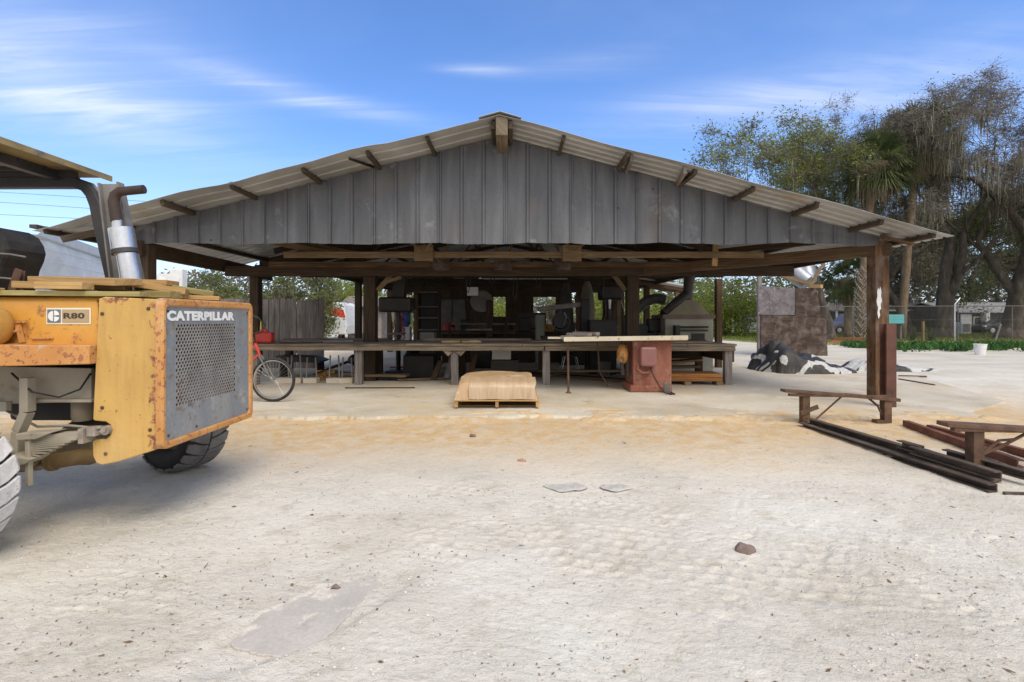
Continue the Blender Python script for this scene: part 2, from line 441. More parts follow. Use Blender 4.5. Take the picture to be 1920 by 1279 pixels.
PalmBark = surf('palm trunk', [(.3, (.1, .07, .045)), (.7, (.24, .17, .11))], 5, .95, bump=.02, stretch=(1, 1, .4))
PalmBoot = surf('palm boots', [(.3, (.2, .17, .13)), (.7, (.4, .36, .3))], 5, .9)
LeafOak = leafmat('oak leaves', (.085, .092, .035), (.17, .19, .065), (.28, .31, .1), .32)
LeafGrey = leafmat('winter oak leaves', (.12, .108, .075), (.20, .18, .13), (.28, .26, .18), .35)
LeafLime = leafmat('spring leaves', (.14, .18, .025), (.27, .33, .05), (.42, .47, .1), .4)
LeafPalm = leafmat('palm fronds', (.04, .06, .022), (.095, .125, .045), (.19, .215, .09), .3)
MossM = leafmat('hanging moss', (.16, .145, .105), (.25, .23, .17), (.34, .315, .24), .3)
GrassM = leafmat('grass', (.09, .12, .025), (.16, .2, .04), (.26, .28, .07), .2)
CoverM = leafmat('green ground cover', (.03, .08, .02), (.06, .15, .035), (.11, .23, .06), .2)
GlassD = surf('dark window glass', [(.3, (.03, .035, .04)), (.7, (.07, .08, .09))], 3, .12)
HouseW = surf('pale house wall', [(.3, (.42, .42, .42)), (.7, (.55, .55, .54))], 2, .8)
RoofGrey = surf('grey roof', [(.3, (.2, .2, .2)), (.7, (.33, .33, .33))], 2, .8)
RoofBrown = surf('brown thatch roof', [(.3, (.13, .105, .085)), (.7, (.24, .2, .165))], 3, .9)
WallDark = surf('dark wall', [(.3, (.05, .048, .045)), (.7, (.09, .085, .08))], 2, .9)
# ------------------------------------------------------------------ ground
_tab = rng.random((256, 256))
def vnoise(x, y):
    xi = np.floor(x).astype(int); yi = np.floor(y).astype(int)
    fx = x-xi; fy = y-yi; fx = fx*fx*(3-2*fx); fy = fy*fy*(3-2*fy)
    a = _tab[xi & 255, yi & 255]; b = _tab[(xi+1) & 255, yi & 255]
    c = _tab[xi & 255, (yi+1) & 255]; d = _tab[(xi+1) & 255, (yi+1) & 255]
    return (a*(1-fx)+b*fx)*(1-fy)+(c*(1-fx)+d*fx)*fy
def fbm(x, y, o=4, g=.5):
    t = 0; a = 1; s = 0
    for i in range(o):
        t = t+a*vnoise(x*2**i+17.3*i, y*2**i+5.1*i); s += a; a *= g
    return t/s
def sstep(x, a, b):
    t = np.clip((x-a)/(b-a), 0, 1); return t*t*(3-2*t)
SLAB = .02
def track(x, y, x0, y0, ang, halfw, pitch, amp, length, slant=.9):
    ca, sa = math.cos(ang), math.sin(ang)
    t = (x-x0)*ca+(y-y0)*sa; c = -(x-x0)*sa+(y-y0)*ca
    wob = (fbm(x*3, y*3, 3)-.5)*.16
    c = c+wob; t = t+(fbm(x*4+30, y*4, 3)-.5)*.12
    m = sstep(halfw-np.abs(c), 0, .04)*sstep(length-np.abs(t), 0, .5)*sstep(fbm(x*2.3+9, y*2.3, 3), .38, .6)
    pc = pitch*.85; row = np.floor(c/pc); fr = c/pc-row
    tt = t/pitch+.5*(row % 2)+slant*.12*np.sin(row*2.1); ft = tt-np.floor(tt)
    dx_ = np.minimum(ft, 1-ft)*pitch-.35*np.abs(fr-.5)*pitch*.6; dy_ = np.minimum(fr, 1-fr)*pc
    dmin = np.minimum(np.abs(dx_), dy_)
    ridge = 1-sstep(dmin, .004, .020)
    cell = fbm(np.floor(tt)*3.7+row*1.9, row*2.3+np.floor(tt), 1)
    return m*amp*(ridge*(.4+.9*cell)-.45)
def ground_h(x, y):
    h = (fbm(x*.35, y*.35, 3)-.5)*.05
    h = h+(fbm(x*2.2+40, y*2.2, 4)-.5)*.030
    lump = fbm(x*11+3, y*11, 3); h = h+(lump-.5)*.010*sstep(fbm(x*.9, y*.9+50, 2), .3, .6)
    # drag and plough ridges running to the lower right
    u = x*.62+y*.78; v = -x*.78+y*.62
    wv = fbm(x*1.7+70, y*1.7, 4)
    r = np.abs((((v*7+wv*7+fbm(u*1.5, v*6, 2)*1.5)) % 1)-.5)*2
    mr = sstep(x+(3.4-y)*.3, .1, .8)*sstep(4.4-y, 0, 1.0)*sstep(fbm(x*1.1+20, y*1.1, 2), .3, .55)
    h = h+mr*(sstep(r, 0, .3)-1)*.011*sstep(fbm(x*4+11, y*4, 3), .4, .62)
    h = h+track(x, y, .55, 2.85, R(-14), .36, .12, .011, 1.5)
    h = h+track(x, y, -1.3, 2.35, R(-6), .26, .10, .007, 1.6, 1.4)
    h = h+track(x, y, .9, 3.35, R(-20), .2, .10, .009, 1.9, 1.2)
    h = h+track(x, y, 2.9, 1.9, R(-24), .22, .085, .008, 1.5, .9)
    # hard bare patch
    dx, dy = (x+.85), (y-2.22)
    a = R(50); t = dx*math.cos(a)+dy*math.sin(a); c = -dx*math.sin(a)+dy*math.cos(a)
    m = 1-sstep((t/.55)**2+(c/.19)**2, .6, 1.1)
    h = h*(1-m)+(-.008+.25*(h))*m
    h = np.where(y > 6.0, h*(1-.6*sstep(y, 6.0, 6.6)), h)
    h = h-.016
    far = sstep(np.hypot(x, y), 12, 22)
    h = h*(1-far)+far*(-.03)
    edge = sstep(y, 6.2, 6.6)*(1-sstep(y, 6.9, 7.3))*sstep(x, -7.6, -7.4)*(1-sstep(x, 6.0, 6.4))
    h = h+edge*(sstep(fbm(x*2.6+4, y*5, 4), .50, .64)*.045-.0)
    ins = (x > -7.6) & (x < 6.5) & (y > 7.3) & (y < 24)
    h = np.where(ins, -.06, np.minimum(h, np.where(y > 6.2, .028, .012)))
    return h
def grid_obj(name, xs, ys, hf, mat, parent=None):
    X, Y = np.meshgrid(xs, ys); H = hf(X, Y)
    n, m_ = X.shape
    co = np.stack([X, Y, H], -1).reshape(-1, 3)
    me = bpy.data.meshes.new(name)
    me.vertices.add(len(co)); me.vertices.foreach_set('co', co.ravel())
    i = np.arange((n-1)*(m_-1)); r_ = i//(m_-1); c_ = i % (m_-1); a = r_*m_+c_
    q = np.stack([a, a+1, a+m_+1, a+m_], -1)
    me.loops.add(q.size); me.loops.foreach_set('vertex_index', q.ravel().astype(np.int32))
    me.polygons.add(len(q)); me.polygons.foreach_set('loop_start', (np.arange(len(q))*4).astype(np.int32))
    me.update(calc_edges=True); me.validate()
    me.polygons.foreach_set('use_smooth', [True]*len(q))
    me.materials.append(mat)
    o = bpy.data.objects.new(name, me); COL.objects.link(o); o['_w'] = (0, 0, 0)
    return o
# ground material
Ground, nt, b = ntree('sandy yard')
vo = vec_n(nt, 'Object')
nE = noise_n(nt, vec_n(nt, 'Object', (1, 1.6, 1), (0, 0, .5)), 16, 6, .75, .8); nA = noise_n(nt, vo, .7, 6, .6); nB = noise_n(nt, vo, 5, 6, .65); nC = noise_n(nt, vo, 38, 4, .7)
base = ramp_n(nt, nA, [(.36, (.58, .54, .45)), (.5, (.67, .63, .54)), (.62, (.73, .70, .615))])
base = mix_n(nt, .8, base, ramp_n(nt, nB, [(.3, (.78, .75, .69)), (.46, (1, 1, 1)), (.72, (1.0, 1.0, 1.0))]), 'MULTIPLY')
base = mix_n(nt, .6, base, ramp_n(nt, nC, [(.3, (.62, .58, .5)), (.42, (1, 1, 1)), (.75, (1, 1, 1))]), 'MULTIPLY')
sep = nt.nodes.new('ShaderNodeSeparateXYZ'); nt.links.new(vo, sep.inputs[0])
def gmath(op, a, b_=None, clamp=False):
    n = nt.nodes.new('ShaderNodeMath'); n.operation = op; n.use_clamp = clamp
    for i, s in enumerate((a, b_)):
        if s is None: continue
        if isinstance(s, (int, float)): n.inputs[i].default_value = s
        else: nt.links.new(s, n.inputs[i])
    return n.outputs[0]
def gmap(s, a, b_, o0=0., o1=1.):
    m = nt.nodes.new('ShaderNodeMapRange'); m.interpolation_type = 'SMOOTHSTEP'
    for i, q in ((1, a), (2, b_), (3, o0), (4, o1)): m.inputs[i].default_value = q
    nt.links.new(s, m.inputs[0]); return m.outputs[0]
yy = gmath('ADD', sep.outputs[1], gmath('MULTIPLY', gmath('SUBTRACT', nA, .5), 2.4))
saw = gmath('MULTIPLY', gmap(yy, 3.6, 5.9), gmap(yy, 10.5, 7.2))
saw = gmath('MULTIPLY', saw, gmap(sep.outputs[0], 12, 5.5))
saw = gmath('MULTIPLY', saw, gmap(nB, .3, .62, .45, 1.0))
base = mix_n(nt, gmath('MULTIPLY', saw, .95), base, mix_n(nt, nE, (.46, .30, .14), (.66, .47, .24)))
far = gmap(sep.outputs[1], 8, 16)
base = mix_n(nt, gmath('MULTIPLY', far, .6), base, ramp_n(nt, noise_n(nt, vec_n(nt, 'Object', (.3, 1, 1)), 1.2, 5, .6), [(.35, (.36, .325, .265)), (.6, (.52, .485, .42))]))
nD = noise_n(nt, vo, 130, 4, .75); nE = noise_n(nt, vec_n(nt, 'Object', (1, 1.6, 1), (0, 0, .5)), 16, 6, .75, .8)
base = mix_n(nt, .75, base, ramp_n(nt, nD, [(.3, (.55, .5, .42)), (.40, (1, 1, 1)), (.7, (1.0, 1.0, 1.0))]), 'MULTIPLY')
base = mix_n(nt, .7, base, ramp_n(nt, nE, [(.33, (.55, .51, .44)), (.38, (1, 1, 1)), (.9, (1.0, 1.0, 1.0))]), 'MULTIPLY')
# sprinkled leaf crumbs
n5 = noise_n(nt, vo, 95, 3, .8); n6 = noise_n(nt, vo, 2.2, 4, .6)
cr = gmath('MULTIPLY', gmap(n5, .63, .68), gmap(n6, .45, .6))
base = mix_n(nt, gmath('MULTIPLY', cr, .7), base, (.17, .12, .075))
nt.links.new(base, b.inputs['Base Color']); b.inputs['Roughness'].default_value = .95
b.inputs['Specular IOR Level'].default_value = .1
hb = gmath('ADD', gmath('ADD', gmath('MULTIPLY', nC, .6), gmath('MULTIPLY', nD, .25)), gmath('ADD', gmath('MULTIPLY', nB, 1.0), gmath('MULTIPLY', nE, .9)))
bump_n(nt, b, hb, .014, 1.0)

_y = [.35]
while _y[-1] < 7.4: _y.append(_y[-1]+max(.009, .0045*_y[-1]))
YS = np.array(_y)
near = grid_obj('ground', np.arange(-8, 9.001, .0165), YS, ground_h, Ground)
# one sheet: the coarse surroundings are joined into the same object
def ext(xs, ys):
    X, Y = np.meshgrid(xs, ys); H = ground_h(X, Y); n, m_ = X.shape
    co = np.stack([X, Y, H], -1).reshape(-1, 3)
    i = np.arange((n-1)*(m_-1)); r_ = i//(m_-1); c_ = i % (m_-1); a = r_*m_+c_
    return co, np.stack([a, a+1, a+m_+1, a+m_], -1)
me0 = near.data
c0 = np.empty(len(me0.vertices)*3); me0.vertices.foreach_get('co', c0); c0 = c0.reshape(-1, 3)
q0 = np.empty(len(me0.loops), dtype=np.int32); me0.loops.foreach_get('vertex_index', q0); q0 = q0.reshape(-1, 4)
x0, x1, y0, y1 = c0[:, 0].min(), c0[:, 0].max(), c0[:, 1].min(), c0[:, 1].max()
parts = [(c0, q0)]
farx = np.concatenate([np.linspace(-500, -40, 12), np.arange(-39, x0, 1.0), [x0]])
farx2 = np.concatenate([[x1], np.arange(math.ceil(x1)+.5, 40, 1.0), np.linspace(41, 500, 12)])
midx = np.arange(x0, x1+.01, .1); midx[-1] = x1
yb = np.concatenate([[-500, -100, -20, -5, -1], [y0]]); yf = np.concatenate([[y1], np.arange(y1+.06, 20, .12), np.arange(20.5, 60, 1.5), [80, 120, 250, 600]])
yn = np.linspace(y0, y1, 40)
for xs, ys in ((farx, yb), (midx, yb), (farx2, yb), (farx, yn), (farx2, yn), (farx, yf), (midx, yf), (farx2, yf)):
    parts.append(ext(xs, ys))
off = 0; cs_, qs_ = [], []
for c_, q_ in parts:
    cs_.append(c_); qs_.append(q_+off); off += len(c_)
co = np.concatenate(cs_); qq = np.concatenate(qs_)
me = bpy.data.meshes.new('ground'); me.vertices.add(len(co)); me.vertices.foreach_set('co', co.ravel())
me.loops.add(qq.size); me.loops.foreach_set('vertex_index', qq.ravel().astype(np.int32))
me.polygons.add(len(qq)); me.polygons.foreach_set('loop_start', (np.arange(len(qq))*4).astype(np.int32))
me.update(calc_edges=True); me.polygons.foreach_set('use_smooth', [True]*len(qq)); me.materials.append(Ground)
near.data = me; bpy.data.meshes.remove(me0)
tag(near, kind='structure')

# concrete slab with a ragged front edge
m = MB()
xs = np.linspace(-7.4, 6.1, 300); top = []
fy = [6.60+(fbm(np.array(x*2.1), np.array(1.0), 5, .65)-.5)*.34 for x in xs]
def xr(x, y): return x
vs = []
for x, y in zip(xs, fy): vs.append((x, float(y), SLAB))
for x, y in zip(xs, fy): vs.append((x, float(y)-.03, -.06))
for x in xs: vs.append((x, 24.2, SLAB))
N = len(xs); fs = []
for i in range(N-1):
    fs.append((i, i+1, 2*N+i+1, 2*N+i)); fs.append((N+i, N+i+1, i+1, i))
m.add(vs, fs); slab = m.build('concrete_slab', Concrete); tag(slab, kind='structure')
m = MB()
m.prism([(-7.4, 6.49), (6.1, 6.5), (6.1, 6.66), (-7.4, 6.66)], 'xy', -.06, -.045)
# right apron, a second pour at a slight angle
m2 = MB()
m2.prism([(6.104, 6.9), (7.6, 7.9), (9.0, 11.5), (6.104, 12.6)], 'xy', -.05, .006)
ap = m2.build('concrete_apron', Concrete); tag(ap, kind='structure')
# bare hard patch
PatchM = surf('hard bare patch', [(.3, (.43, .40, .355)), (.7, (.53, .495, .44))], 3, .95, patch=[((.64, .59, .49), .54, .64, 9), ((.34, .31, .27), .58, .7, 4)], bump=.004, fine=(70, .25), spec=.1)
poly = [G(*q) for q in [(432, 1200), (470, 1165), (520, 1118), (560, 1090), (610, 1078), (650, 1085), (690, 1070), (720, 1085), (690, 1105), (650, 1150), (600, 1200), (560, 1226), (500, 1222), (460, 1214)]]
_pl = []
for i in range(len(poly)):
    p0_, p1_, p2_, p3_ = poly[i-1], poly[i], poly[(i+1) % len(poly)], poly[(i+2) % len(poly)]
    for k in range(8):
        t_ = k/8; q_ = .5*((2*p1_)+(p2_-p0_)*t_+(2*p0_-5*p1_+4*p2_-p3_)*t_*t_+(3*p1_-p0_-3*p2_+p3_)*t_**3)
        _pl.append(q_+Vector((random.gauss(0, .003), random.gauss(0, .003), 0)))
poly = _pl
m = MB(); n_p = len(poly); o_p = poly[0]; dr = Vector((.6, .8, 0))
def pz_t(p): return -.011-.030*max(0, (p-o_p).dot(dr)-.28)
cc = sum(poly, Vector())/n_p; vs = [(p.x, p.y, pz_t(p)) for p in poly]+[(p.x, p.y, -.05) for p in poly]
m.add(vs, [tuple(reversed(range(n_p)))]+[(i, (i+1) % n_p, n_p+(i+1) % n_p, n_p+i) for i in range(n_p)])
tag(m.build('bare_ground_patch', PatchM, bevel=.004), kind='structure')
poly = [G(*q) for q in [(120, 1262), (150, 1225), (205, 1216), (190, 1240), (150, 1290), (100, 1300)]]
m = MB(); m.prism([(p.x, p.y) for p in poly], 'xy', -.05, -.014); tag(m.build('bare_ground_patch', PatchM), kind='structure')

# lawn beyond the fence
lawn_m = MB(); lawn_m.prism([(13.5, 27.2), (30, 25.2), (90, 24), (95, 75), (12, 75), (11, 40)], 'xy', -.05, -.012)
lawn = lawn_m.build('lawn', surf('lawn soil', [(.3, (.1, .13, .03)), (.5, (.17, .21, .05)), (.7, (.24, .25, .1))], .8, .9)); tag(lawn, kind='structure')
def scatter_blades(name, n, area, h, w, mat, z=0, label=None, cat=None, jitter=.5, kind='stuff', leafy=False, dens=None):
    vs = np.empty((n*4, 3)); 
    (xa, xb, ya, yb_) = area
    px_ = rng.uniform(xa, xb, n); py_ = rng.uniform(ya, yb_, n)
    if dens is not None:
        k = dens(px_, py_) > rng.random(n); px_, py_ = px_[k], py_[k]; n = len(px_)
    a = rng.uniform(0, 6.28, n); hh = h*rng.uniform(.5, 1.3, n); lean = rng.normal(0, jitter, (n, 2))*hh[:, None]
    ww = w*rng.uniform(.6, 1.4, n)
    ca, sa = np.cos(a)*ww, np.sin(a)*ww
    vs = np.zeros((n, 4, 3))
    zb = z+(rng.uniform(0, hh*.8) if leafy else 0)
    vs[:, 0] = np.stack([px_-ca, py_-sa, np.zeros(n)+zb], -1)
    vs[:, 1] = np.stack([px_+ca, py_+sa, np.zeros(n)+zb], -1)
    f = .9 if leafy else .15
    vs[:, 2] = np.stack([px_+lean[:, 0]+ca*f, py_+lean[:, 1]+sa*f, zb+hh], -1)
    vs[:, 3] = np.stack([px_+lean[:, 0]-ca*f, py_+lean[:, 1]-sa*f, zb+hh], -1)
    o = quads_obj(name, vs, mat)
    if label: tag(o, label, cat)
    if kind: o['kind'] = kind
    return o
def quads_obj(name, q, mat, parent=None):
    q = np.asarray(q, float); n = len(q); co = q.reshape(-1, 3).copy()
    org = np.array(parent['_w']) if (parent is not None and not parent.get('_local')) else (np.zeros(3) if parent is not None else np.array([co[:, 0].mean(), co[:, 1].mean(), co[:, 2].min()]))
    co -= org
    me = bpy.data.meshes.new(name); me.vertices.add(n*4); me.vertices.foreach_set('co', co.ravel())
    me.loops.add(n*4); me.loops.foreach_set('vertex_index', np.arange(n*4, dtype=np.int32))
    me.polygons.add(n); me.polygons.foreach_set('loop_start', (np.arange(n)*4).astype(np.int32))
    me.update(calc_edges=True); me.materials.append(mat)
    o = bpy.data.objects.new(name, me); COL.objects.link(o); o['_w'] = tuple(org)
    if parent is not None: o.parent = parent
    else: o.location = org
    return o
scatter_blades('grass', 26000, (13.5, 48, 27, 44), .12, .02, GrassM, -.01, 'bright green mown grass beyond the chain link fence', 'grass')
scatter_blades('grass', 9000, (13.5, 34, 23.6, 27.4), .13, .02, surf('dry verge grass', [(.3, (.2, .2, .07)), (.7, (.36, .34, .15))], .8, .9), -.03, 'dry yellowish grass verge in front of the chain link fence', 'grass',
               dens=lambda x, y: sstep(y+(fbm(x*.5, y*.5, 3)-.5)*3, 24.2, 25.4))
scatter_blades('ground_cover', 22000, (15.2, 27, 19.2, 24.5), .14, .03, CoverM, -.03, 'low leafy green ground cover round the white bucket', 'ground cover', leafy=True,
               dens=lambda x, y: sstep(fbm(x*1.3+3, y*1.7, 3)+(x-17.5)*.02, .48, .6)*sstep(y, 19.8, 20.8))

# leaf litter, pebbles
n = 9000
yv = 1.3+rng.random(n)**1.3*7; xv = rng.uniform(-1, 1, n)*(yv*1.05)
clump = fbm(xv*1.3, yv*1.3, 3); keep = clump > rng.uniform(.3, .62, n)
xv, yv = xv[keep], yv[keep]; ins = (yv > 6.5); xv, yv = xv[~ins], yv[~ins]; n = len(xv)
zz = ground_h(xv, yv)+.004
a = rng.uniform(0, 6.28, n); L = rng.uniform(.003, .010, n)*(1+(rng.random(n) > .96)*1.4); W = L*rng.uniform(.15, .45, n)
d = np.stack([np.cos(a), np.sin(a), rng.normal(0, .15, n)], -1)*L[:, None]; s_ = np.stack([-np.sin(a), np.cos(a), rng.normal(0, .3, n)], -1)*W[:, None]
c_ = np.stack([xv, yv, zz], -1)
q = np.stack([c_-d, c_-s_, c_+d, c_+s_], 1)
ll = quads_obj('leaf_litter', q, surf('dead leaf bits', [(.35, (.08, .05, .03)), (.5, (.17, .1, .05)), (.65, (.3, .2, .12))], 9, .9)); tag(ll, 'small dry leaves and twigs scattered over the pale sand', 'leaf litter', kind='stuff')
m = MB()
for i in range(2600):
    y = 1.3+random.random()**1.4*5; x = random.uniform(-1, 1)*y
    if fbm(np.array(x*1.3+8), np.array(y*1.3), 3) < random.uniform(.35, .6): continue
    r = random.uniform(.003, .009)
    z = float(ground_h(np.array([x]), np.array([y]))[0])
    c = Vector((x, y, z+r*.2)); vs = [c+Vector((r*random.uniform(.6, 1.2), 0, 0)), c+Vector((0, r, 0)), c+Vector((-r, 0, 0)), c+Vector((0, -r*random.uniform(.6, 1), 0)), c+Vector((0, 0, r*.8))]
    m.add(vs, [(0, 1, 4), (1, 2, 4), (2, 3, 4), (3, 0, 4)])
tag(m.build('pebbles', surf('limestone pebbles', [(.3, (.4, .37, .32)), (.7, (.66, .64, .6))], 12, .9)), 'tiny pale limestone pebbles strewn over the yard', 'pebbles', kind='stuff')

def rock(px, py, sx, sy, sz, mat, label, name='rock', grp=None, sink=.3):
    g = G(px, py); m = MB(); m.ball((g.x, g.y, sz*(.5-sink)-.01), 1, sx, sy, sz, 26, 16)
    if 'flat' in name: m.v = [(p[0]+.03*math.sin(p[1]*23+p[0]*9), p[1]+.02*math.sin(p[0]*31), p[2]+.003*math.sin(p[0]*60)*math.cos(p[1]*70)) for p in m.v]
    else: m.jitter(sx*.35, 9); m.jitter(.012, 40)
    o = m.build(name, mat, smooth='all'); tag(o, label, 'rock', grp); return o
RockB = surf('brown rock', [(.3, (.1, .07, .06)), (.7, (.28, .21, .18))], 14, .9, bump=.006)
RockP = surf('pale limestone', [(.3, (.37, .35, .31)), (.7, (.52, .5, .45))], 12, .95, bump=.02)
rock(1397, 1030, .055, .04, .03, RockB, 'brown lumpy rock half buried in the sand')
rock(1062, 912, .15, .09, .009, RockP, 'flat pale rock in the sand, the left of the two in mid yard', 'flat_rock')
rock(1152, 912, .13, .07, .012, RockP, 'flat pale rock in the sand, the right of the two in mid yard', 'flat_rock')
rock(978, 862, .04, .03, .02, surf('reddish rock', [(.3, (.3, .15, .1)), (.7, (.42, .24, .17))], 14, .9), 'small reddish stone at the edge of the ochre sand')
rock(627, 1097, .02, .012, .012, RockB, 'small dark stone beside the smooth bare patch')
rock(886, 816, .035, .02, .025, RockB, 'small dark clod on the ochre sand before the pallet')

# ------------------------------------------------------------------ open shed
RX = -.17
def roof_z(x, y=None):
    d = x-RX
    return 4.14-(.264*d if d > 0 else -.245*d)
shed = thing('open_shed', 'large open sided timber shed with low pitched metal roof and grey metal gable', 'shed', (0, 8, SLAB))
def roof_sheet(name, xa, xb, ya, yb, zf, mat, parent, rib=.3, rh=.022, wav=None, rw=.05):
    # ribs run down the slope; sheet has thickness
    xs = np.linspace(xa, xb, 26); prof = []
    y = ya
    while y < yb-1e-6:
        prof += [(y, 0), (min(y+rib-rw*1.6, yb), 0), (min(y+rib-rw*1.2, yb), rh), (min(y+rib-rw*.4, yb), rh)]; y += rib
    prof.append((yb, 0))
    m = MB(); vs = []; n = len(prof)
    for x in xs:
        for (py, pz) in prof:
            w = wav(x, py) if wav else 0
            vs.append((x, py, zf(x)+pz+w))
    k = len(vs); vs += [(a_, b_, c_-.004) for a_, b_, c_ in vs]
    fs = []
    for i in range(len(xs)-1):
        for j in range(n-1):
            a_ = i*n+j; fs.append((a_, a_+n, a_+n+1, a_+1)); fs.append((k+a_, k+a_+1, k+a_+n+1, k+a_+n))
        fs.append((i*n, (i)*n+k, (i+1)*n+k, (i+1)*n)); e = n-1; fs.append((i*n+e, (i+1)*n+e, (i+1)*n+e+k, i*n+e+k))
    for j in range(n-1):
        fs.append((j, j+1, j+1+k, j+k)); a_ = (len(xs)-1)*n+j; fs.append((a_, a_+k, a_+1+k, a_+1))
    m.add(vs, fs); return m.build(name, mat, parent)
def wavL(x, y):
    e = max(0, 1-(y-7.2)/.9)
    return e*(.018*math.sin(x*2.3+1)+.012*math.sin(x*5.1))*(1 if x < -1.5 else .2)+.006*math.sin(x*3+y*2)
def wavR(x, y):
    e = max(0, 1-(y-7.2)/.9)
    return e*(.012*math.sin(x*3+.5))-(.03*max(0, x-5.6) if y < 9 else 0)
roof_sheet('roof_panel', RX, -6.75, 7.2, 12.4, roof_z, GalvRoof, shed, .32, .018, wavL)
roof_sheet('roof_panel', RX, 6.22, 7.2, 12.4, roof_z, GalvRoof, shed, .20, .028, wavR)
m = MB()
m.prism([(RX-.3, roof_z(RX-.3)+.035), (RX, 4.185), (RX+.3, roof_z(RX+.3)+.035), (RX+.3, roof_z(RX+.3)+.03), (RX, 4.178), (RX-.3, roof_z(RX-.3)+.03)], 'xz', 7.17, 12.4)
m.build('ridge_cap', GalvRoof, shed)
# gable cladding with raised ribs
GY = 8.0
gx = [x for x in np.arange(-5.93, 5.70, .343)] + [5.72]
m = MB(); prof = []
for i, x in enumerate(gx[:-1]):
    x2 = gx[i+1]; dbl = (i % 3 == 1)
    prof += [(x+.03, GY), (x2-.03 if i < len(gx)-2 else x2, GY)]
    if i < len(gx)-2:
        prof += [(x2-.016, GY-.03), (x2+.016, GY-.03)] if not dbl else [(x2-.022, GY-.03), (x2-.004, GY-.032), (x2-.001, GY-.018), (x2+.005, GY-.032), (x2+.022, GY-.03)]
vs = []; fs = []
def gz0(x): return 2.445+.012*math.sin(x*3.3)+.006*math.sin(x*9)-(.03 if x > 5.2 else 0)
for x, y in prof:
    vs += [(x, y, gz0(x)), (x, y+.012*math.sin(x*1.7), (gz0(x)+roof_z(x))/2), (x, y, roof_z(x)-.03)]
for i in range(len(prof)-1):
    a_ = i*3
    for k in range(2): fs.append((a_+k, a_+3+k, a_+4+k, a_+1+k))
m.add(vs, fs); m.build('gable_cladding', Galv, shed)
m = MB()
for (x, z) in [(-4.7, 2.5), (-2.5, 2.52), (2.2, 3.3), (1.66, 3.0)]: m.box((x, GY-.005, z), (.03, .006, .02))
m.build('screw_patch', DarkM, shed)
# purlins
pl = [-6.62, -5.93, -4.98, -4.0, -3.0, -2.07, -1.21]; pr = [.74, 1.66, 2.62, 3.47, 4.38, 5.29, 6.02]
for x in pl+pr:
    z = roof_z(x)-.03
    y0 = 7.27+random.uniform(0, .08)
    if x in (-6.62,): y0 = 7.25
    MB().beam((x, y0, z), (x, 12.35, z), .05, .1, up=(0, 0, 1), roll=math.atan(.25)*(1 if x > 0 else -1)).build('purlin', W_purlin, shed, bevel=.004)
MB().beam((2.47, 7.3, roof_z(2.47)-.05), (2.6, 8.1, roof_z(2.5)-.05), .045, .1).build('purlin', W_grey, shed)
MB().beam((1.72, 7.35, roof_z(1.72)-.06), (1.78, 8.0, roof_z(1.72)-.06), .045, .1).build('purlin', W_grey, shed)
MB().beam((-2.35, 7.4, roof_z(-2.35)-.02), (-2.15, 8.0, roof_z(-2.1)-.03), .03, .03).build('purlin', W_dark, shed)
MB().bb(RX-.13, RX-.07, 7.3, 12, 3.98, 4.09).build('purlin', W_purlin, shed)
MB().bb(RX+.12, RX+.18, 7.26, 12, 3.97, 4.08).build('purlin', W_purlin, shed)
MB().bb(RX-.06, RX+.11, 7.22, 7.99, 3.86, 4.13).build('ridge_beam', W_bench, shed, bevel=.01)
# loose eave boards at the lower corners
MB().beam(P(116, 449, 7.35), P(220, 428, 7.8), .12, .09).build('fascia_board', W_purlin, shed)
MB().beam(P(62, 424, 7.3), P(180, 452, 8.6), .1, .05).build('fascia_board', W_purlin, shed)
MB().beam(P(1652, 443, 7.9), P(1712, 458, 7.5), .08, .05).build('fascia_board', W_beam, shed)
# corner posts etc
def post(x, y, w, zt, mat, z0=SLAB, name='post', bev=.012, d=None):
    m = MB(); m.bb(x-w/2, x+w/2, y-(d or w)/2, y+(d or w)/2, z0, zt); return m.build(name, mat, shed, bevel=bev)
p = post(5.8, 8.12, .215, 2.50, W_post); 
m = MB(); m.bb(5.66, 5.73, 7.985, 8.0, 1.62, 1.66)
vs = [(5.70+.0, 7.998, 1.9), (5.745, 7.998, 1.98), (5.775, 7.998, 1.86), (5.77, 7.998, 1.62), (5.74, 7.998, 1.5), (5.725, 7.998, 1.6), (5.705, 7.998, 1.7)]
m = MB(); ol = [(5.675, 1.55), (5.69, 1.63), (5.685, 1.70), (5.70, 1.76), (5.715, 1.72), (5.735, 1.77), (5.75, 1.70), (5.745, 1.62), (5.76, 1.55), (5.74, 1.50), (5.745, 1.43), (5.72, 1.40), (5.73, 1.32), (5.705, 1.27), (5.69, 1.36), (5.70, 1.45), (5.685, 1.49)]
m.prism([(x_+.02, z_) for x_, z_ in ol], 'xz', 7.997, 8.004); m.build('paint_scab', WhiteP, shed)
post(-5.8, 8.12, .2, 2.45, W_dark); post(-5.8, 11.6, .2, 2.33, W_dark); post(-2.87, 10.4, .24, 2.3, W_dark); post(2.44, 10.4, .24, 2.3, W_dark)
post(5.32, 13.2, .15, 2.3, W_beam)
post(-4.65, 15.5, .18, 2.4, W_dark); post(-4.65, 19.5, .18, 2.4, W_dark); post(4.6, 17.5, .18, 2.4, W_dark); post(4.6, 21.5, .18, 2.4, W_dark)
post(-2.6, 15.2, .2, 2.4, W_dark); post(2.2, 15.6, .2, 2.4, W_dark)
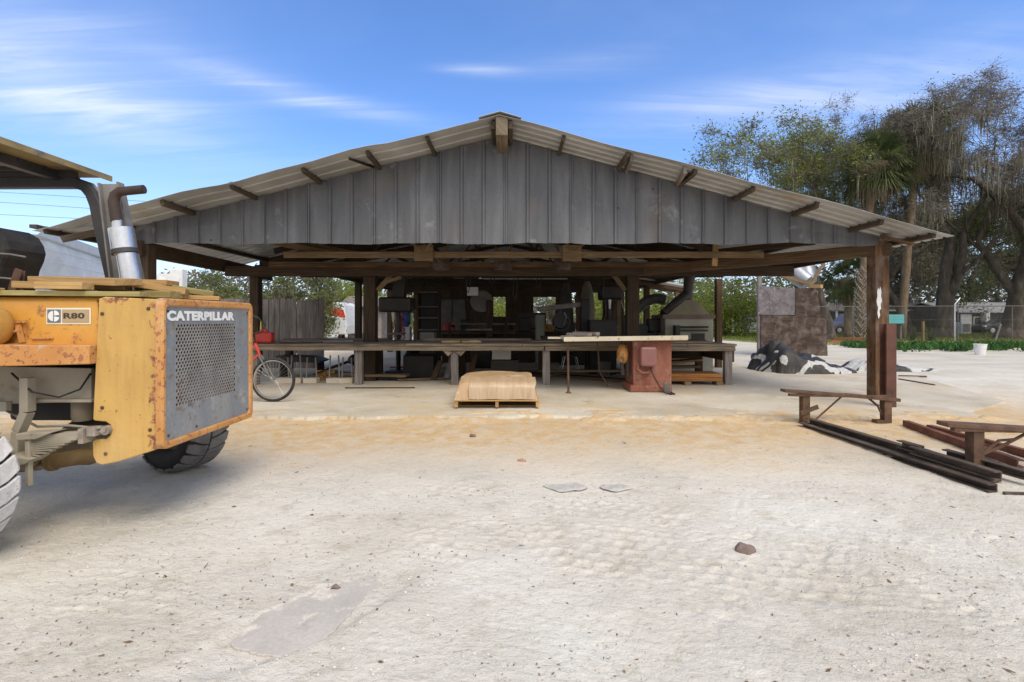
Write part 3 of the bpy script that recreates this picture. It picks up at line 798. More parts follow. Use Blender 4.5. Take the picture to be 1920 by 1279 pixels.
# eave beams
MB().beam((-5.8, 7.95, 2.37), (-5.8, 12.3, 2.31), .1, .24).build('eave_beam', W_dark, shed, bevel=.008)
MB().beam((5.92, 7.98, 2.36), (2.3, 10.42, 2.22), .09, .19).build('tie_beam', W_beam, shed, bevel=.008)
MB().beam((-5.8, 11.58, 2.40), (-2.9, 11.3, 2.38), .09, .18).build('tie_beam', W_dark, shed, bevel=.006)
MB().beam((-5.7, 10.2, 2.22), (5.6, 10.2, 2.22), .09, .2).build('tie_beam', W_dark, shed, bevel=.006)
MB().beam(P(1150, 502, 11), P(1420, 497, 11.2), .08, .22).build('tie_beam', W_dark, shed, bevel=.006)
MB().beam((5.95, 8.25, 2.42), (6.0, 12.4, 2.42), .08, .16).build('eave_beam', W_dark, shed, bevel=.006)
# trusses
def truss(y, zb, wood_m, webmat, nodes, topn, xl, xr, gus=True):
    t = MB(); t.beam((xl, y, zb), (xr, y, zb), .04, .105); ch = t.build('truss', wood_m, shed, bevel=.004)
    for (a_, b_) in ((xl, RX), (RX, xr)):
        MB().beam((a_, y, roof_z(a_)-.16), (b_, y, roof_z(b_)-.16), .04, .12).build('top_chord', wood_m, ch)
    for nx in nodes:
        for tx in topn:
            if abs(nx-tx) < 1.6:
                MB().beam((nx+(tx-nx)*.03, y-.03, zb+.05), (tx, y-.03, roof_z(tx)-.22), .035, .085, up=(0, 1, 0)).build('web_brace', webmat, ch)
        if gus: MB().box((nx, y-.056, zb+.02), (.32, .012, .27)).build('gusset_plate', W_ply if gus == 1 else W_brace, ch)
    return ch
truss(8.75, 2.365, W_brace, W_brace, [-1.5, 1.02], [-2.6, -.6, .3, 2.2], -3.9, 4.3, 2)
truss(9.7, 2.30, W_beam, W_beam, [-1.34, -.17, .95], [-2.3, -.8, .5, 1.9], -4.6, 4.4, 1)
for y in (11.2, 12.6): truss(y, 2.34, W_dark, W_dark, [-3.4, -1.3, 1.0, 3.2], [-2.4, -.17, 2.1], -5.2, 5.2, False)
# long diagonals under the roof
MB().beam((-4.6, 8.3, 2.70), (-2.55, 9.6, 2.42), .04, .09).build('brace', W_beam, shed)
MB().beam((-4.4, 8.2, 2.62), (-3.2, 9.0, 2.42), .04, .09).build('brace', W_brace, shed)
MB().beam((3.52, 8.9, 2.19), (3.55, 8.9, 2.75), .09, .03).build('brace', W_new, shed)
MB().beam(P(708, 545, 10.35), P(742, 507, 10.35), .05, .09).build('brace', W_brace, shed)
MB().beam(P(715, 532, 10.4), P(752, 520, 10.2), .04, .06).build('brace', W_brace, shed)
MB().beam(P(1172, 545, 10.35), P(1142, 504, 10.35), .05, .09).build('brace', W_brace, shed)
MB().beam((4.9, 8.3, 2.52), (3.2, 10.6, 2.55), .08, .1).build('brace', W_dark, shed)
# rear bay
def rz(x):
    d = x-RX; return 3.5-.2*abs(d)
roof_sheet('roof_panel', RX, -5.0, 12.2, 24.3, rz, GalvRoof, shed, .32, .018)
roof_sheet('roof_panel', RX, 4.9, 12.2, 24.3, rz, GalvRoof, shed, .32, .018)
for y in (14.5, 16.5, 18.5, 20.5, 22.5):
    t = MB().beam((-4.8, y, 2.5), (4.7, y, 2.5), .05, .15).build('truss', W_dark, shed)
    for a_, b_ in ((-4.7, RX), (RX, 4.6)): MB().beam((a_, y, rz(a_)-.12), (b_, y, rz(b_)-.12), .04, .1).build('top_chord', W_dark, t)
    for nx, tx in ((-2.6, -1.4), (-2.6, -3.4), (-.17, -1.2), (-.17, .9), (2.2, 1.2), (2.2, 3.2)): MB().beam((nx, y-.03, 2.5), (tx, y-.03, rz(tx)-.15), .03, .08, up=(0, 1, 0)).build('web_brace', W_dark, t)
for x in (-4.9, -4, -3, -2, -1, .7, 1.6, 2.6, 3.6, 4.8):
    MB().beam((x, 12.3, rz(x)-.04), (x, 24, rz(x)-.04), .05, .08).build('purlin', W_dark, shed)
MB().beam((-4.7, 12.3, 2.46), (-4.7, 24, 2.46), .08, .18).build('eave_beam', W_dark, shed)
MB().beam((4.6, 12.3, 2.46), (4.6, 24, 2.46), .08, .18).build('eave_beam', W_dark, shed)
# header above the rear bay closes the step between the two roofs
m = MB(); m.prism([(-6.1, 2.43), (-4.9, 2.4), (-4.6, 2.46), (RX, 3.3), (4.5, 2.46), (5.0, 2.4), (5.9, 2.40), (5.9, roof_z(5.9)-.004), (RX, 4.136), (-6.1, roof_z(-6.1)-.004)], 'xz', 12.36, 12.39); m.build('step_cladding', W_dark, shed)
# rear wall boards between the openings
def wallp(xa, xb, za, zb):
    y = 22.0; f = lambda px: (px-960)/960*y
    m = MB(); x = f(xa); e = f(xb)
    while x < e-.02:
        w = min(.2, e-x); m.bb(x-.003, x+w+.003, y+random.uniform(-.018, .018), y+.04, za, zb+random.uniform(-.02, .02)); x += .2
    m.build('wall_board', W_dark, shed)
Zt = lambda py: 1.27+(598-py)/960*22
wallp(775, 925, SLAB, 3.0); wallp(948, 1000, SLAB, 3.0); wallp(925, 948, Zt(557), 3.0); wallp(925, 948, SLAB, Zt(594))
wallp(1000, 1042, Zt(557), 3.0); wallp(1000, 1042, SLAB, Zt(612)); wallp(1042, 1053, SLAB, 3.0); wallp(1053, 1080, Zt(546), 3.0); wallp(1053, 1080, SLAB, Zt(605))
wallp(1080, 1098, SLAB, 3.0); wallp(1098, 1130, Zt(545), 3.0); wallp(1098, 1130, SLAB, Zt(600)); wallp(1130, 1162, SLAB, 3.0)
# ------------------------------------------------------------------ workbench
bench = thing('long_workbench', 'long low timber workbench with dusty plank top on square legs across the shed', 'workbench', (0, 10, SLAB))
m = MB(); y = 9.6; 
k = 0
for yy_ in (9.6, 9.92, 10.22, 10.55, 10.85, 11.2):
    x = -5.1
    while x < 4.15:
        L = random.choice([2.2, 2.7, 3.1]); x2 = min(x+L, 4.2+random.uniform(-.02, .04))
        m.bb(x, x2-.008, yy_, yy_+.28+random.uniform(-.02, .015), .76+random.uniform(-.004, .004), .80+random.uniform(-.004, .004)); x = x2
m.jitter(.006, 2); m.build('bench_top', W_bench, bench, bevel=.006)
m = MB(); m.beam((-5.05, 9.64, .72), (.6, 9.66, .715), .05, .09); m.beam((.62, 9.66, .715), (4.2, 9.64, .71), .05, .09); m.jitter(.006, 3); m.build('front_rail', W_bench, bench, bevel=.006)
m = MB(); m.beam((-5.05, 11.4, .72), (4.2, 11.4, .71), .05, .09); m.build('rear_rail', W_bench, bench)
for px in (560, 669, 851, 1025, 1370):
    x = (px-960)/960*9.62
    if px == 560: x = -4.9
    MB().bb(x-.068, x+.068, 9.70, 9.83, SLAB, .68).build('leg', W_grey, bench, bevel=.006)
    MB().bb(x-.068, x+.068, 11.2, 11.33, SLAB, .68).build('leg', W_dark, bench, bevel=.006)
for x, s in ((-1.09, -1), (-1.09, 1)):
    MB().beam((x+s*.08, 9.69, .60), (x+s*.18, 9.69, .70), .05, .1).build('corner_block', W_bench, bench)
MB().bb(4.16, 4.22, 9.72, 11.3, .45, .75).build('end_board', W_beam, bench)
MB().bb(2.7, 4.05, 11.0, 11.04, .42, .72).build('side_board', W_dark, bench)
# boards lying on the bench
def board(p0, p1, w, h, mat, label, grp=None, name='board', cat='board', bev=.003):
    o = MB().beam(p0, p1, w, h).build(name, mat, bevel=bev); tag(o, label, cat, grp); return o
g1 = 'loose boards lying on the workbench'
board((-4.9, 11.0, .825), (-2.75, 11.2, .825), .16, .045, W_bench, 'long thin plank lying along the back of the bench near the bicycle', g1)
board((-4.6, 10.2, .82), (-3.2, 10.35, .82), .12, .03, W_grey, 'grey board lying on the left end of the bench', g1)
board((-4.5, 9.9, .815), (-3.7, 9.98, .815), .1, .02, W_dark, 'short dark board near the front left edge of the bench', g1)
board((-1.38, 10.05, .825), (-1.02, 10.07, .825), .09, .035, W_new, 'short fresh orange board on mid bench, the left of the pair', 'pair of short orange boards on the bench')
board((-.98, 10.0, .825), (-.6, 10.0, .825), .09, .035, W_new, 'short fresh orange board on mid bench, the right of the pair', 'pair of short orange boards on the bench')
board((-1.9, 10.9, .83), (.4, 10.9, .83), .05, .05, W_bench, 'long narrow batten lying across the middle of the bench', g1)
board((.2, 10.1, .815), (.95, 10.45, .815), .2, .02, W_bench, 'wide thin plank lying askew left of the saw table', g1)
board((2.95, 9.9, .82), (3.85, 10.0, .82), .3, .035, W_bench, 'wide plank lying on the bench right of the red saw', g1)
board((3.0, 10.5, .83), (3.9, 10.3, .83), .14, .05, W_beam, 'brown plank lying behind others right of the red saw', g1)
sc = thing('paint_tube', 'white and blue tube lying on the bench behind the right orange board', 'tube', (-.72, 10.2, .80))
MB().tube([(-.86, 10.2, .822), (-.66, 10.2, .822)], .022, 10).build('tube_body', WhiteP, sc, smooth=True)
MB().tube([(-.66, 10.2, .822), (-.6, 10.2, .822)], .02, 10).build('tube_cap', BlueP, sc, smooth=True)
# things under the bench
g2 = 'lumber stored under the bench'
board((-3.7, 10.5, .13), (-2.1, 10.35, .13), .3, .05, W_brace, 'brown plank under the bench, topmost of the pile beside the second leg', g2)
board((-3.9, 10.6, .08), (-2.4, 10.6, .08), .2, .05, W_beam, 'plank under the first brown plank by the second bench leg', g2)
board((-4.0, 10.9, .15), (-3.1, 10.3, .15), .2, .05, W_grey, 'grey board lying askew under the bench near the trestles', g2)
board((.1, 11.6, .09), (2.3, 9.95, .26), .14, .04, W_brace, 'long pale board running under the bench left of the red saw', g2)
board((.0, 11.8, .05), (2.2, 10.2, .05), .3, .05, W_beam, 'dark board on the floor under the pale board left of the saw', g2)
board((2.9, 10.6, .35), (4.05, 11.2, .38), .3, .04, W_orange, 'reddish plank lying across blocks under the right end of the bench', g2)
board((2.8, 10.2, .30), (3.8, 10.45, .30), .2, .05, W_beam, 'brown board above the orange stack under the right end of the bench', g2)
for i, z in enumerate((.125, .195)):
    board((2.7, 9.95+.02*i, z), (3.98, 9.9+.03*i, z), .5, .068, W_orange, ('lower' if i == 0 else 'upper')+' orange cedar slab stacked under the right end of the bench', 'orange cedar slabs under the bench')
for x in (3.25, 3.85): tag(MB().bb(x, x+.12, 9.62, 9.85, SLAB, .09).build('wood_block', W_brace, bevel=.004), ('left' if x < 3.5 else 'right')+' small wood block carrying the orange cedar slabs', 'wood block', 'blocks under the orange slabs')
board((-3.0, 9.2, .03), (-1.75, 9.22, .03), .03, .02, W_dark, 'thin dark stick lying on the slab before the second bench leg', None, 'stick', 'stick')
g2b = 'scrap boards under the middle of the bench'
rr5 = random.Random(5)
for i, lab in enumerate(('lowest scrap board under the bench right of the second leg', 'slanting scrap board propped under the bench right of the large black chest', 'short upright board under the bench left of the middle leg', 'pale scrap board on the floor behind the middle leg', 'brown scrap board leaning on the rear bench leg in the middle', 'dark scrap board lying behind the wrapped stack under the bench', 'thin lath on the floor under the bench right of mid span', 'stub of board lying under the bench by the wire chair')):
    x = (-2.0, -1.6, -1.35, -1.1, -.9, .25, .5, 1.0)[i]; z0 = SLAB+.03; up_ = (0, .35, .5, 0, .45, 0, 0, .1)[i]
    board((x-.3*(up_ < .3), 10.3+.1*i, z0), (x+.45*(up_ < .3)+.12, 10.55+.1*i, z0+up_), .12, .035, (W_brace, W_beam, W_grey, W_brace, W_beam, W_dark, W_new, W_bench)[i], lab, g2b)
# metal trestle feet
for i, px in enumerate((532, 555, 584, 627, 651)):
    x = (px-960)/960*10.0
    y = 10.0
    t = thing('concrete_stand', ['first', 'second', 'third', 'fourth', 'fifth'][i]+' concrete block with upright rods under the bench, counted from the bicycle', 'stand', (x, y, SLAB), 'concrete block stands under the bench')
    if i in (1, 2): continue_h = .5
    MB().bb(x-.13, x+.13, y-.1, y+.1, SLAB, .12).build('block', Concrete, t, bevel=.01)
    for s in (-1, 1): MB().tube([(x+s*.1, y, .11), (x+s*.08, y, .52+.04*(i % 2))], .015, 8).build('rod', GreyFrame, t, smooth=True)
m = MB(); m.ball((-3.25, 10.6, .42), .15, 1, .8, .8, 14, 9); m.tube([(-3.25, 10.6, .5), (-3.28, 10.6, .7)], .012)
m.tube([(-3.25, 10.6, .02), (-3.25, 10.6, .35)], .03)
tag(m.build('iron_pot', DarkM, smooth=True), 'round black iron pot with a rod handle on a stand under the bench', 'pot')
m = MB(); m.prism([(-4.9, .5), (-4.2, .48), (-3.95, .40), (-4.0, .36), (-4.8, .38)], 'xz', 10.6, 11.1)
m.bb(-4.85, -4.8, 10.65, 11.05, SLAB, .38); m.bb(-4.1, -4.05, 10.65, 11.05, SLAB, .37)
tag(m.build('metal_trough', DarkM), 'dark upturned metal trough under the left end of the bench', 'trough')
for i in range(3):
    board((-4.0+.1*i, 10.3+.15*i, .15+.05*i), (-3.5+.1*i, 10.9, .34+.05*i), .08, .02, W_dark, ['lowest', 'middle', 'topmost'][i]+' dark slat leaning in the clutter between trestle stands', 'dark slats among the stands')
tag(MB().bb(-4.0, -3.62, 10.45, 10.6, .02, .22).build('orange_box', OrangeB, bevel=.01), 'small orange box among the clutter under the bench', 'box')

# ------------------------------------------------------------------ pallet and sheet stack
pal = thing('wooden_pallet', 'pale wooden pallet on the front edge of the slab', 'pallet', (-.2, 7.6, SLAB))
X0, X1, Y0, Y1 = -.80, .38, 7.1, 8.3
for x, n_ in ((X0+.025, 0), ((X0+X1)/2, 1), (X1-.025, 2)):
    MB().bb(x-.022, x+.022, Y0+.01, Y1-.01, .04, .125).build('stringer', W_new, pal, bevel=.003)
for i in range(7):
    y = Y0+i*(Y1-Y0-.1)/6; MB().bb(X0, X1, y, y+.09, .126, .142).build('deck_board', W_new, pal, bevel=.002)
for y in (Y0+.2, Y0+.75, Y1-.12):
    MB().bb(X0, X1, y, y+.09, SLAB+.002, .038).build('bottom_board', W_new, pal, bevel=.002)
st = thing('sheet_stack', 'stack of sheets wrapped in brown cardboard lying on the pallet', 'wrapped stack', (-.2, 7.6, .142))
m = MB()
bx0, bx1, by0, by1 = X0+.0, X1-.02, Y0+.02, Y1-.05
nx, ny = 30, 20; vs = []; fs = []
def topz(u, v):
    return 0.142+.215+.075*math.sin(min(1, v*2.2)*1.57)-.035*(abs(u-.5)*2)**6+.01*math.sin(u*9+v*4)
rows = [(0, 0)]+[(j/ny, 1) for j in range(ny+1)]+[(1, 0)]
cols = [(0, 0)]+[(i/nx, 1) for i in range(nx+1)]+[(1, 0)]
for v, tv in rows:
    for u, tu in cols:
        z = topz(u, v) if (tv and tu) else .143
        ins = .0 if not (tv and tu) else .05
        x = bx0+(bx1-bx0)*u; y = by0+(by1-by0)*v
        x += (ins if u < .5 else -ins)*(abs(u-.5)*2)**6; y += (ins*1.6 if v < .5 else -ins)*(abs(v-.5)*2)**6
        vs.append((x, y, z))
w_ = len(cols)
for j in range(len(rows)-1):
    for i in range(w_-1):
        a_ = j*w_+i; fs.append((a_, a_+1, a_+w_+1, a_+w_))
m.add(vs, fs); m.jitter(.008, 6); m.build('cardboard_wrap', Cardboard, st, smooth=True)
m = MB(); vs = []; fs = []
pts = [(Y0+.005, .15), (Y0+.04, .30), (Y0+.075, .365), (Y0+.12, .385), (Y0+.3, .43)]
xs = np.linspace(X0+.2, X1-.06, 18)
for x in xs:
    for y, z in pts: vs.append((x+.02*math.sin(z*20), y-.003, z+.004+.004*math.sin(x*17)))
for i in range(len(xs)-1):
    for j in range(4): a_ = i*5+j; fs.append((a_, a_+5, a_+6, a_+1))
m.add(vs, fs); m.build('film_flap', Film, st, smooth=True)

# ------------------------------------------------------------------ table saw
saw_t = thing('table_saw', 'rust red cabinet table saw with long side table and a cable on the floor', 'table saw', (2.35, 9.0, SLAB))
cx0, cx1, cy0, cy1 = 2.03, 2.72, 8.72, 9.35
m = MB(); m.prism([(cx0+.04, cy0+.02), (cx1, cy0), (cx1, cy1), (cx0+.04, cy1)], 'xy', .02, .9); m.build('cabinet', RustRed, saw_t, bevel=.015)
m = MB(); m.bb(cx0-.02, cx1+.01, cy0-.02, cy1+.02, SLAB, .14); m.build('plinth', RustRed, saw_t, bevel=.02)
m = MB(); m.bb(2.16, 2.43, 8.56, 8.73, .47, .80); m.build('motor_cover', surf('faded maroon cover', [(.3, (.2, .085, .075)), (.7, (.29, .13, .115))], 4, .5), saw_t, bevel=.035)
m = MB(); m.tube([(2.15, 8.7, .5), (2.13, 8.66, .42), (2.19, 8.64, .36), (2.3, 8.64, .36), (2.38, 8.66, .44)], .022, 8); m.build('conduit', RustRed, saw_t, smooth=True)
m = MB(); m.tube([(2.33, 8.62, .45), (2.37, 8.55, .3), (2.45, 8.5, .15), (2.52, 8.45, .05), (2.6, 8.4, .035), (2.66, 8.46, .035), (2.62, 8.52, .035), (2.55, 8.47, .04), (2.6, 8.38, .045), (2.68, 8.42, .035), (2.64, 8.5, .05)], .011, 8)
m.build('power_cable', Rubber, saw_t, smooth='all')
MB().box((2.60, 8.58, .12), (.11, .03, .16)).build('foot_switch', GreyM, saw_t, bevel=.01)
m = MB(); m.ball((1.92, 8.9, .66), .16, .62, .8, 1.15, 14, 9); m.build('blade_guard', OrangeB, saw_t, smooth='all')
m = MB(); m.tube([(1.90, 8.9, .75), (1.95, 8.9, .88)], .05, 8); m.tube([(1.9, 8.86, .54), (1.92, 8.86, .3)], .035, 8); m.tube([(2.0, 8.86, .58), (2.0, 8.86, .28)], .03, 8); m.build('arbor_bracket', DarkM, saw_t, smooth=True)
m = MB(); m.bb(1.7, 2.95, 8.62, 9.5, .90, .945); m.build('saw_table', surf('sawdusty table', [(.3, (.3, .2, .12)), (.7, (.46, .33, .2))], 5, .6), saw_t, bevel=.005)
m = MB(); m.beam((.86, 8.52, .93), (2.95, 8.60, .955), .05, .075); 
WS = surf('chipped cream paint rail', [(.3, (.5, .44, .32)), (.7, (.62, .56, .43))], 3, .6, patch=((.12, .08, .05), .6, .64, 14)); m.build('front_rail', WS, saw_t, bevel=.004)
m = MB(); m.bb(.86, 1.69, 8.56, 9.45, .915, .935); m.build('extension_table', W_bench, saw_t)
m = MB(); m.beam((.84, 8.56, .96), (1.35, 9.3, .965), .06, .06); m.build('side_rail', W_grey, saw_t)
m = MB(); m.beam((1.33, 8.72, 1.0), (1.0, 9.1, 1.0), .1, .05); m.beam((1.48, 8.8, 1.01), (1.13, 9.25, 1.01), .09, .06); m.build('rip_fence', surf('rusty fence rail', [(.3, (.2, .15, .13)), (.7, (.36, .3, .26))], 5, .6), saw_t, bevel=.004)
m = MB(); m.beam((.62, 8.75, .945), (.92, 8.68, .945), .06, .03); m.beam((.62, 8.85, .945), (.92, 8.82, .945), .06, .03); m.build('rail_arm', WS, saw_t)
m = MB(); m.tube([(.94, 8.62, .9), (.95, 8.62, .05)], .019, 8); m.lathe([(0, .06), (.02, .06), (.045, .03), (.05, SLAB), (0, SLAB)], (.95, 8.62, 0), 'z', 12); m.build('support_leg', RustDark, saw_t, smooth=True)
m = MB(); m.tube([(1.55, 9.3, .9), (1.6, 9.35, .3), (1.75, 9.3, .05)], .012, 6); m.build('rear_brace', RustDark, saw_t, smooth=True)

# ------------------------------------------------------------------ bicycle
bike = thing('bicycle', 'red bicycle parked behind the yellow machine, front wheel towards the pallet', 'bicycle', (-4.1, 7.85, SLAB))
wy = 7.72; rw = .335; fx, rx_ = -3.6, -4.66; wz = rw+SLAB
def wheel(x):
    w = MB(); w.lathe([(rw-.05, -.012), (rw-.03, -.024), (rw-.01, -.02), (rw, 0), (rw-.01, .02), (rw-.03, .024), (rw-.05, .012), (rw-.05, -.012)], (x, wy, wz), 'y', 48)
    ty = w.build('wheel', Rubber, bike, smooth='all')
    q = MB(); q.lathe([(rw-.052, -.014), (rw-.036, -.018), (rw-.036, -.013), (rw-.048, 0), (rw-.036, .013), (rw-.036, .018), (rw-.052, .014), (rw-.058, 0), (rw-.052, -.014)], (x, wy, wz), 'y', 48)
    q.build('rim', Chrome, ty, smooth='all')
    s = MB()
    for k in range(32):
        a_ = 2*math.pi*k/32; a2 = a_+(.5 if k % 2 else -.5); sy = .03 if (k//2) % 2 else -.03
        s.tube([(x+.018*math.cos(a2), wy+sy, wz+.018*math.sin(a2)), (x+(rw-.05)*math.cos(a_), wy, wz+(rw-.05)*math.sin(a_))], .0016, 4, False)
    s.build('spokes', Steel, ty)
    h = MB(); h.tube([(x, wy-.045, wz), (x, wy+.045, wz)], .02, 10); h.build('hub', Steel, ty, smooth=True)
wheel(fx); wheel(rx_)
cr_ = Vector((-3.83, wy, .80+SLAB)); hd = Vector((-3.88, wy, .93))
f = MB()
bbk = Vector((-4.22, wy, .30)); seat_t = Vector((-4.38, wy, .78))
f.tube([(-3.80, wy, .72), (-3.87, wy, .90)], .02, 8)
f.tube([(-3.81, wy, .74), (-4.05, wy, .52), bbk], .017, 8); f.tube([(-3.86, wy, .86), (-4.1, wy, .72), (-4.33, wy, .60)], .015, 8)
f.tube([bbk, seat_t], .016, 8); 
for s in (-.045, .045): f.tube([bbk, (rx_, wy+s, wz)], .009, 6); f.tube([(-4.34, wy, .62), (rx_, wy+s, wz)], .008, 6)
f.build('frame', RedP, bike, smooth=True)
f = MB()
for s in (-.05, .05): f.tube([(-3.80, wy+s*.6, .72), (-3.72, wy+s, .58), (fx-.01, wy+s, wz)], [.014, .012, .008], 8)
f.build('fork', GreyFrame, bike, smooth=True)
f = MB(); f.tube([(-3.86, wy, .88), (-3.89, wy, 1.02), (-3.9, wy-.02, 1.05)], .012, 8)
f.tube([(-4.05, wy-.3, 1.32), (-3.92, wy-.28, 1.27), (-3.83, wy-.22, 1.18), (-3.82, wy-.12, 1.08), (-3.9, wy, 1.03), (-3.82, wy+.12, 1.08), (-3.83, wy+.22, 1.18), (-3.95, wy+.28, 1.27), (-4.05, wy+.3, 1.30)], .012, 8)
f.build('handlebar', Blackm, bike, smooth=True)
f = MB()
for s in (-.3, .3): f.tube([(-4.08, wy+s, 1.335), (-3.95, wy+s*.94, 1.275)], .018, 8)
f.build('grips', Rubber, bike, smooth=True)
f = MB(); f.prism([(-4.5, .84), (-4.25, .82), (-4.2, .80), (-4.45, .78), (-4.52, .80)], 'xz', wy-.07, wy+.07); f.build('saddle', Rubber, bike, bevel=.02)
f = MB(); f.lathe([(.0, -.02), (.09, -.02), (.09, .0), (0, 0)], (bbk.x, wy-.04, bbk.z), 'y', 20); f.beam((bbk.x, wy-.07, bbk.z), (bbk.x+.13, wy-.07, bbk.z-.1), .02, .015); f.box((bbk.x+.13, wy-.12, bbk.z-.1), (.09, .08, .02)); f.build('crank', Steel, bike)
can = thing('fuel_can', 'red fuel can with yellow spout resting on the bench left of the bicycle bars', 'fuel can', (-4.68, 9.9, .80))
MB().bb(-4.98, -4.62, 9.82, 10.0, .80, 1.02).build('can_body', RedP, can, bevel=.04)
MB().prism([(-4.9, 1.02), (-4.8, 1.10), (-4.7, 1.02)], 'xz', 9.88, 9.94).build('carry_handle', RedP, can, bevel=.006)
MB().tube([(-4.86, 9.91, 1.04), (-4.86, 9.91, 1.24)], [.02, .01], 8).build('spout', surf('yellow plastic', [(.3, (.6, .45, .05)), (.7, (.7, .55, .1))], 4), can, smooth=True)

# ------------------------------------------------------------------ interior machines
def drill_press(name, cx_, cy_, h, label, hw=.32, m_=DarkM):
    t = thing(name, label, 'drill press', (cx_, cy_, SLAB))
    MB().bb(cx_-.22, cx_+.22, cy_-.3, cy_+.25, SLAB, .1).build('base', m_, t, bevel=.02)
    MB().tube([(cx_, cy_+.1, .08), (cx_, cy_+.1, h)], .055, 12).build('column', m_, t, smooth=True)
    MB().bb(cx_-.17, cx_+.17, cy_-.3, cy_+.12, h*.52, h*.52+.04).build('work_table', GreyM, t, bevel=.008)
    mm = MB(); mm.bb(cx_-hw, cx_+hw, cy_-.32, cy_+.35, h-.34, h); mm.build('head', m_, t, bevel=.05)
    MB().tube([(cx_-.05, cy_-.2, h-.55), (cx_-.05, cy_-.2, h-.3)], [.02, .045], 10).build('chuck', Steel, t, smooth=True)
    q = MB()
    for k in range(3):
        a_ = k*2.09+.4; q.tube([(cx_+hw, cy_-.1, h-.36), (cx_+hw+.04, cy_-.1+.18*math.cos(a_), h-.36+.18*math.sin(a_))], .008, 6)
    q.build('feed_lever', Steel, t); return t
drill_press('drill_press', -2.62, 11.7, 1.76, 'dark belt driven drill press just right of the left inner post', .36)
m = MB(); m.prism([(-2.75, 1.76), (-2.45, 1.76), (-2.42, 2.3), (-2.62, 2.35)], 'xz', 11.6, 11.9); tag(m.build('dust_pipe', DarkM), 'dark sheet metal chute hanging above the left drill press', 'chute')
drill_press('drill_press', 2.3, 12.0, 2.05, 'tall black drill press left of the right inner post', .24, Blackm)
coil = MB()
for k in range(46):
    cz = random.uniform(.75, 1.45); cxx = -3.0+random.uniform(-.07, .07)+.12; rr = random.uniform(.06, .17)
    pts = [(cxx+rr*.6*math.cos(a_)+random.uniform(-.02, .02), 13.1+random.uniform(-.03, .03), cz+rr*math.sin(a_)) for a_ in np.linspace(0, 5.6, 9)]
    coil.tube(pts, .010, 5)
coil.tube([(-2.88, 13.1, .02), (-2.88, 13.1, 1.6)], .02, 6)
coil.bb(-3.1, -2.66, 13.0, 13.2, SLAB, .05); tag(coil.build('hose_rack', RedDark), 'stand hung with tangled red hose loops behind the left inner post', 'hose rack')
wc = thing('water_jug', 'blue water jug on a pale stand behind the left drill press', 'water jug', (-3.0, 14.2, SLAB))
MB().bb(-3.1, -2.8, 14.05, 14.35, SLAB, 1.05).build('stand', White_metal, wc, bevel=.02)
MB().lathe([(0, 1.05), (.07, 1.05), (.14, 1.15), (.14, 1.45), (.1, 1.5), (0, 1.5)], (-2.95, 14.2, 0), 'z', 16).build('jug', BlueP, wc, smooth=True)
sh = thing('shelf_rack', 'dark upright shelf rack standing in the gloom left of centre', 'shelf rack', (-2.1, 13, SLAB))
for x in (-2.38, -1.86): MB().bb(x, x+.04, 12.8, 13.15, SLAB, 1.95).build('upright', W_dark, sh)
for z in (.3, .62, .98, 1.28, 1.56, 1.92): MB().bb(-2.34, -1.86, 12.8, 13.15, z, z+.03).build('shelf', GreyM if z > .9 else W_dark, sh)
MB().bb(-2.34, -1.86, 13.16, 13.18, SLAB, 1.95).build('back_panel', WallDark, sh)
tag(MB().bb(-2.05, -1.72, 11.35, 11.7, .02, .98).build('bin', GreyM, bevel=.02), 'grey square bin standing behind the bench below the shelf rack', 'bin')
lb = thing('lumber_rack', 'low rack of stacked boards and pipes in the dark middle of the shed', 'lumber rack', (-.9, 14, SLAB))
for x in (-1.7, -.2):
    MB().bb(x, x+.07, 13.7, 13.77, SLAB, 1.15).build('upright', W_dark, lb)
    for z in (.5, .8, 1.05): MB().bb(x, x+.07, 13.77, 14.5, z, z+.05).build('arm', W_dark, lb)
for i, z in enumerate((.58, .64, .88, .94, 1.13)): MB().beam((-2.0, 13.95+.1*(i % 3), z), (.1, 13.95+.12*(i % 3), z), .12, .045).build('stored_board', W_beam if i % 2 else W_grey, lb)
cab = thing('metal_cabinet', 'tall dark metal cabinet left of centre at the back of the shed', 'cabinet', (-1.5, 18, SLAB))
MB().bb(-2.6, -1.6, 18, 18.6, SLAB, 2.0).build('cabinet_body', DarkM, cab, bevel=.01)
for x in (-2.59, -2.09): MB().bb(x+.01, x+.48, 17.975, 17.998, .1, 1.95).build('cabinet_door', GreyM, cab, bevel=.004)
tag(MB().bb(-1.0, -.6, 15.2, 15.5, SLAB, 1.0).build('crate', W_dark, bevel=.01), 'dark crate on the floor in the middle of the shed', 'crate')
bs = thing('band_saw', 'dark upright band saw in the middle of the shed with a pale wheel cover', 'band saw', (-.5, 13.2, SLAB))
MB().bb(-1.05, -.55, 13.0, 13.4, SLAB, .8).build('base_cabinet', DarkM, bs, bevel=.02)
MB().bb(-.66, -.5, 13.05, 13.35, .8, 1.75).build('column', W_dark, bs, bevel=.02)
MB().bb(-1.15, -.5, 12.85, 13.45, .98, 1.02).build('saw_table', GreyM, bs)
MB().lathe([(0, -.07), (.28, -.07), (.3, 0), (.28, .07), (0, .07)], (-.78, 13.2, 1.72), 'y', 24).build('wheel_cover', surf('pale cover', [(.3, (.09, .08, .07)), (.7, (.17, .15, .13))], 4), bs, smooth=True)
tag(MB().bb(-1.06, -.8, 12.1, 12.14, 1.82, 2.02).build('paper_notice', HouseW), 'pale paper notice hung above the middle of the shed', 'notice')
tag(MB().beam((-.7, 12.12, 2.02), (-.7, 12.12, 2.45), .02, .01).build('strap', W_dark), 'dark strap hanging from the truss beside the paper notice', 'strap')
ras = thing('radial_arm_saw', 'black radial arm saw on its stand right of centre behind the bench', 'saw', (1.3, 12, SLAB))
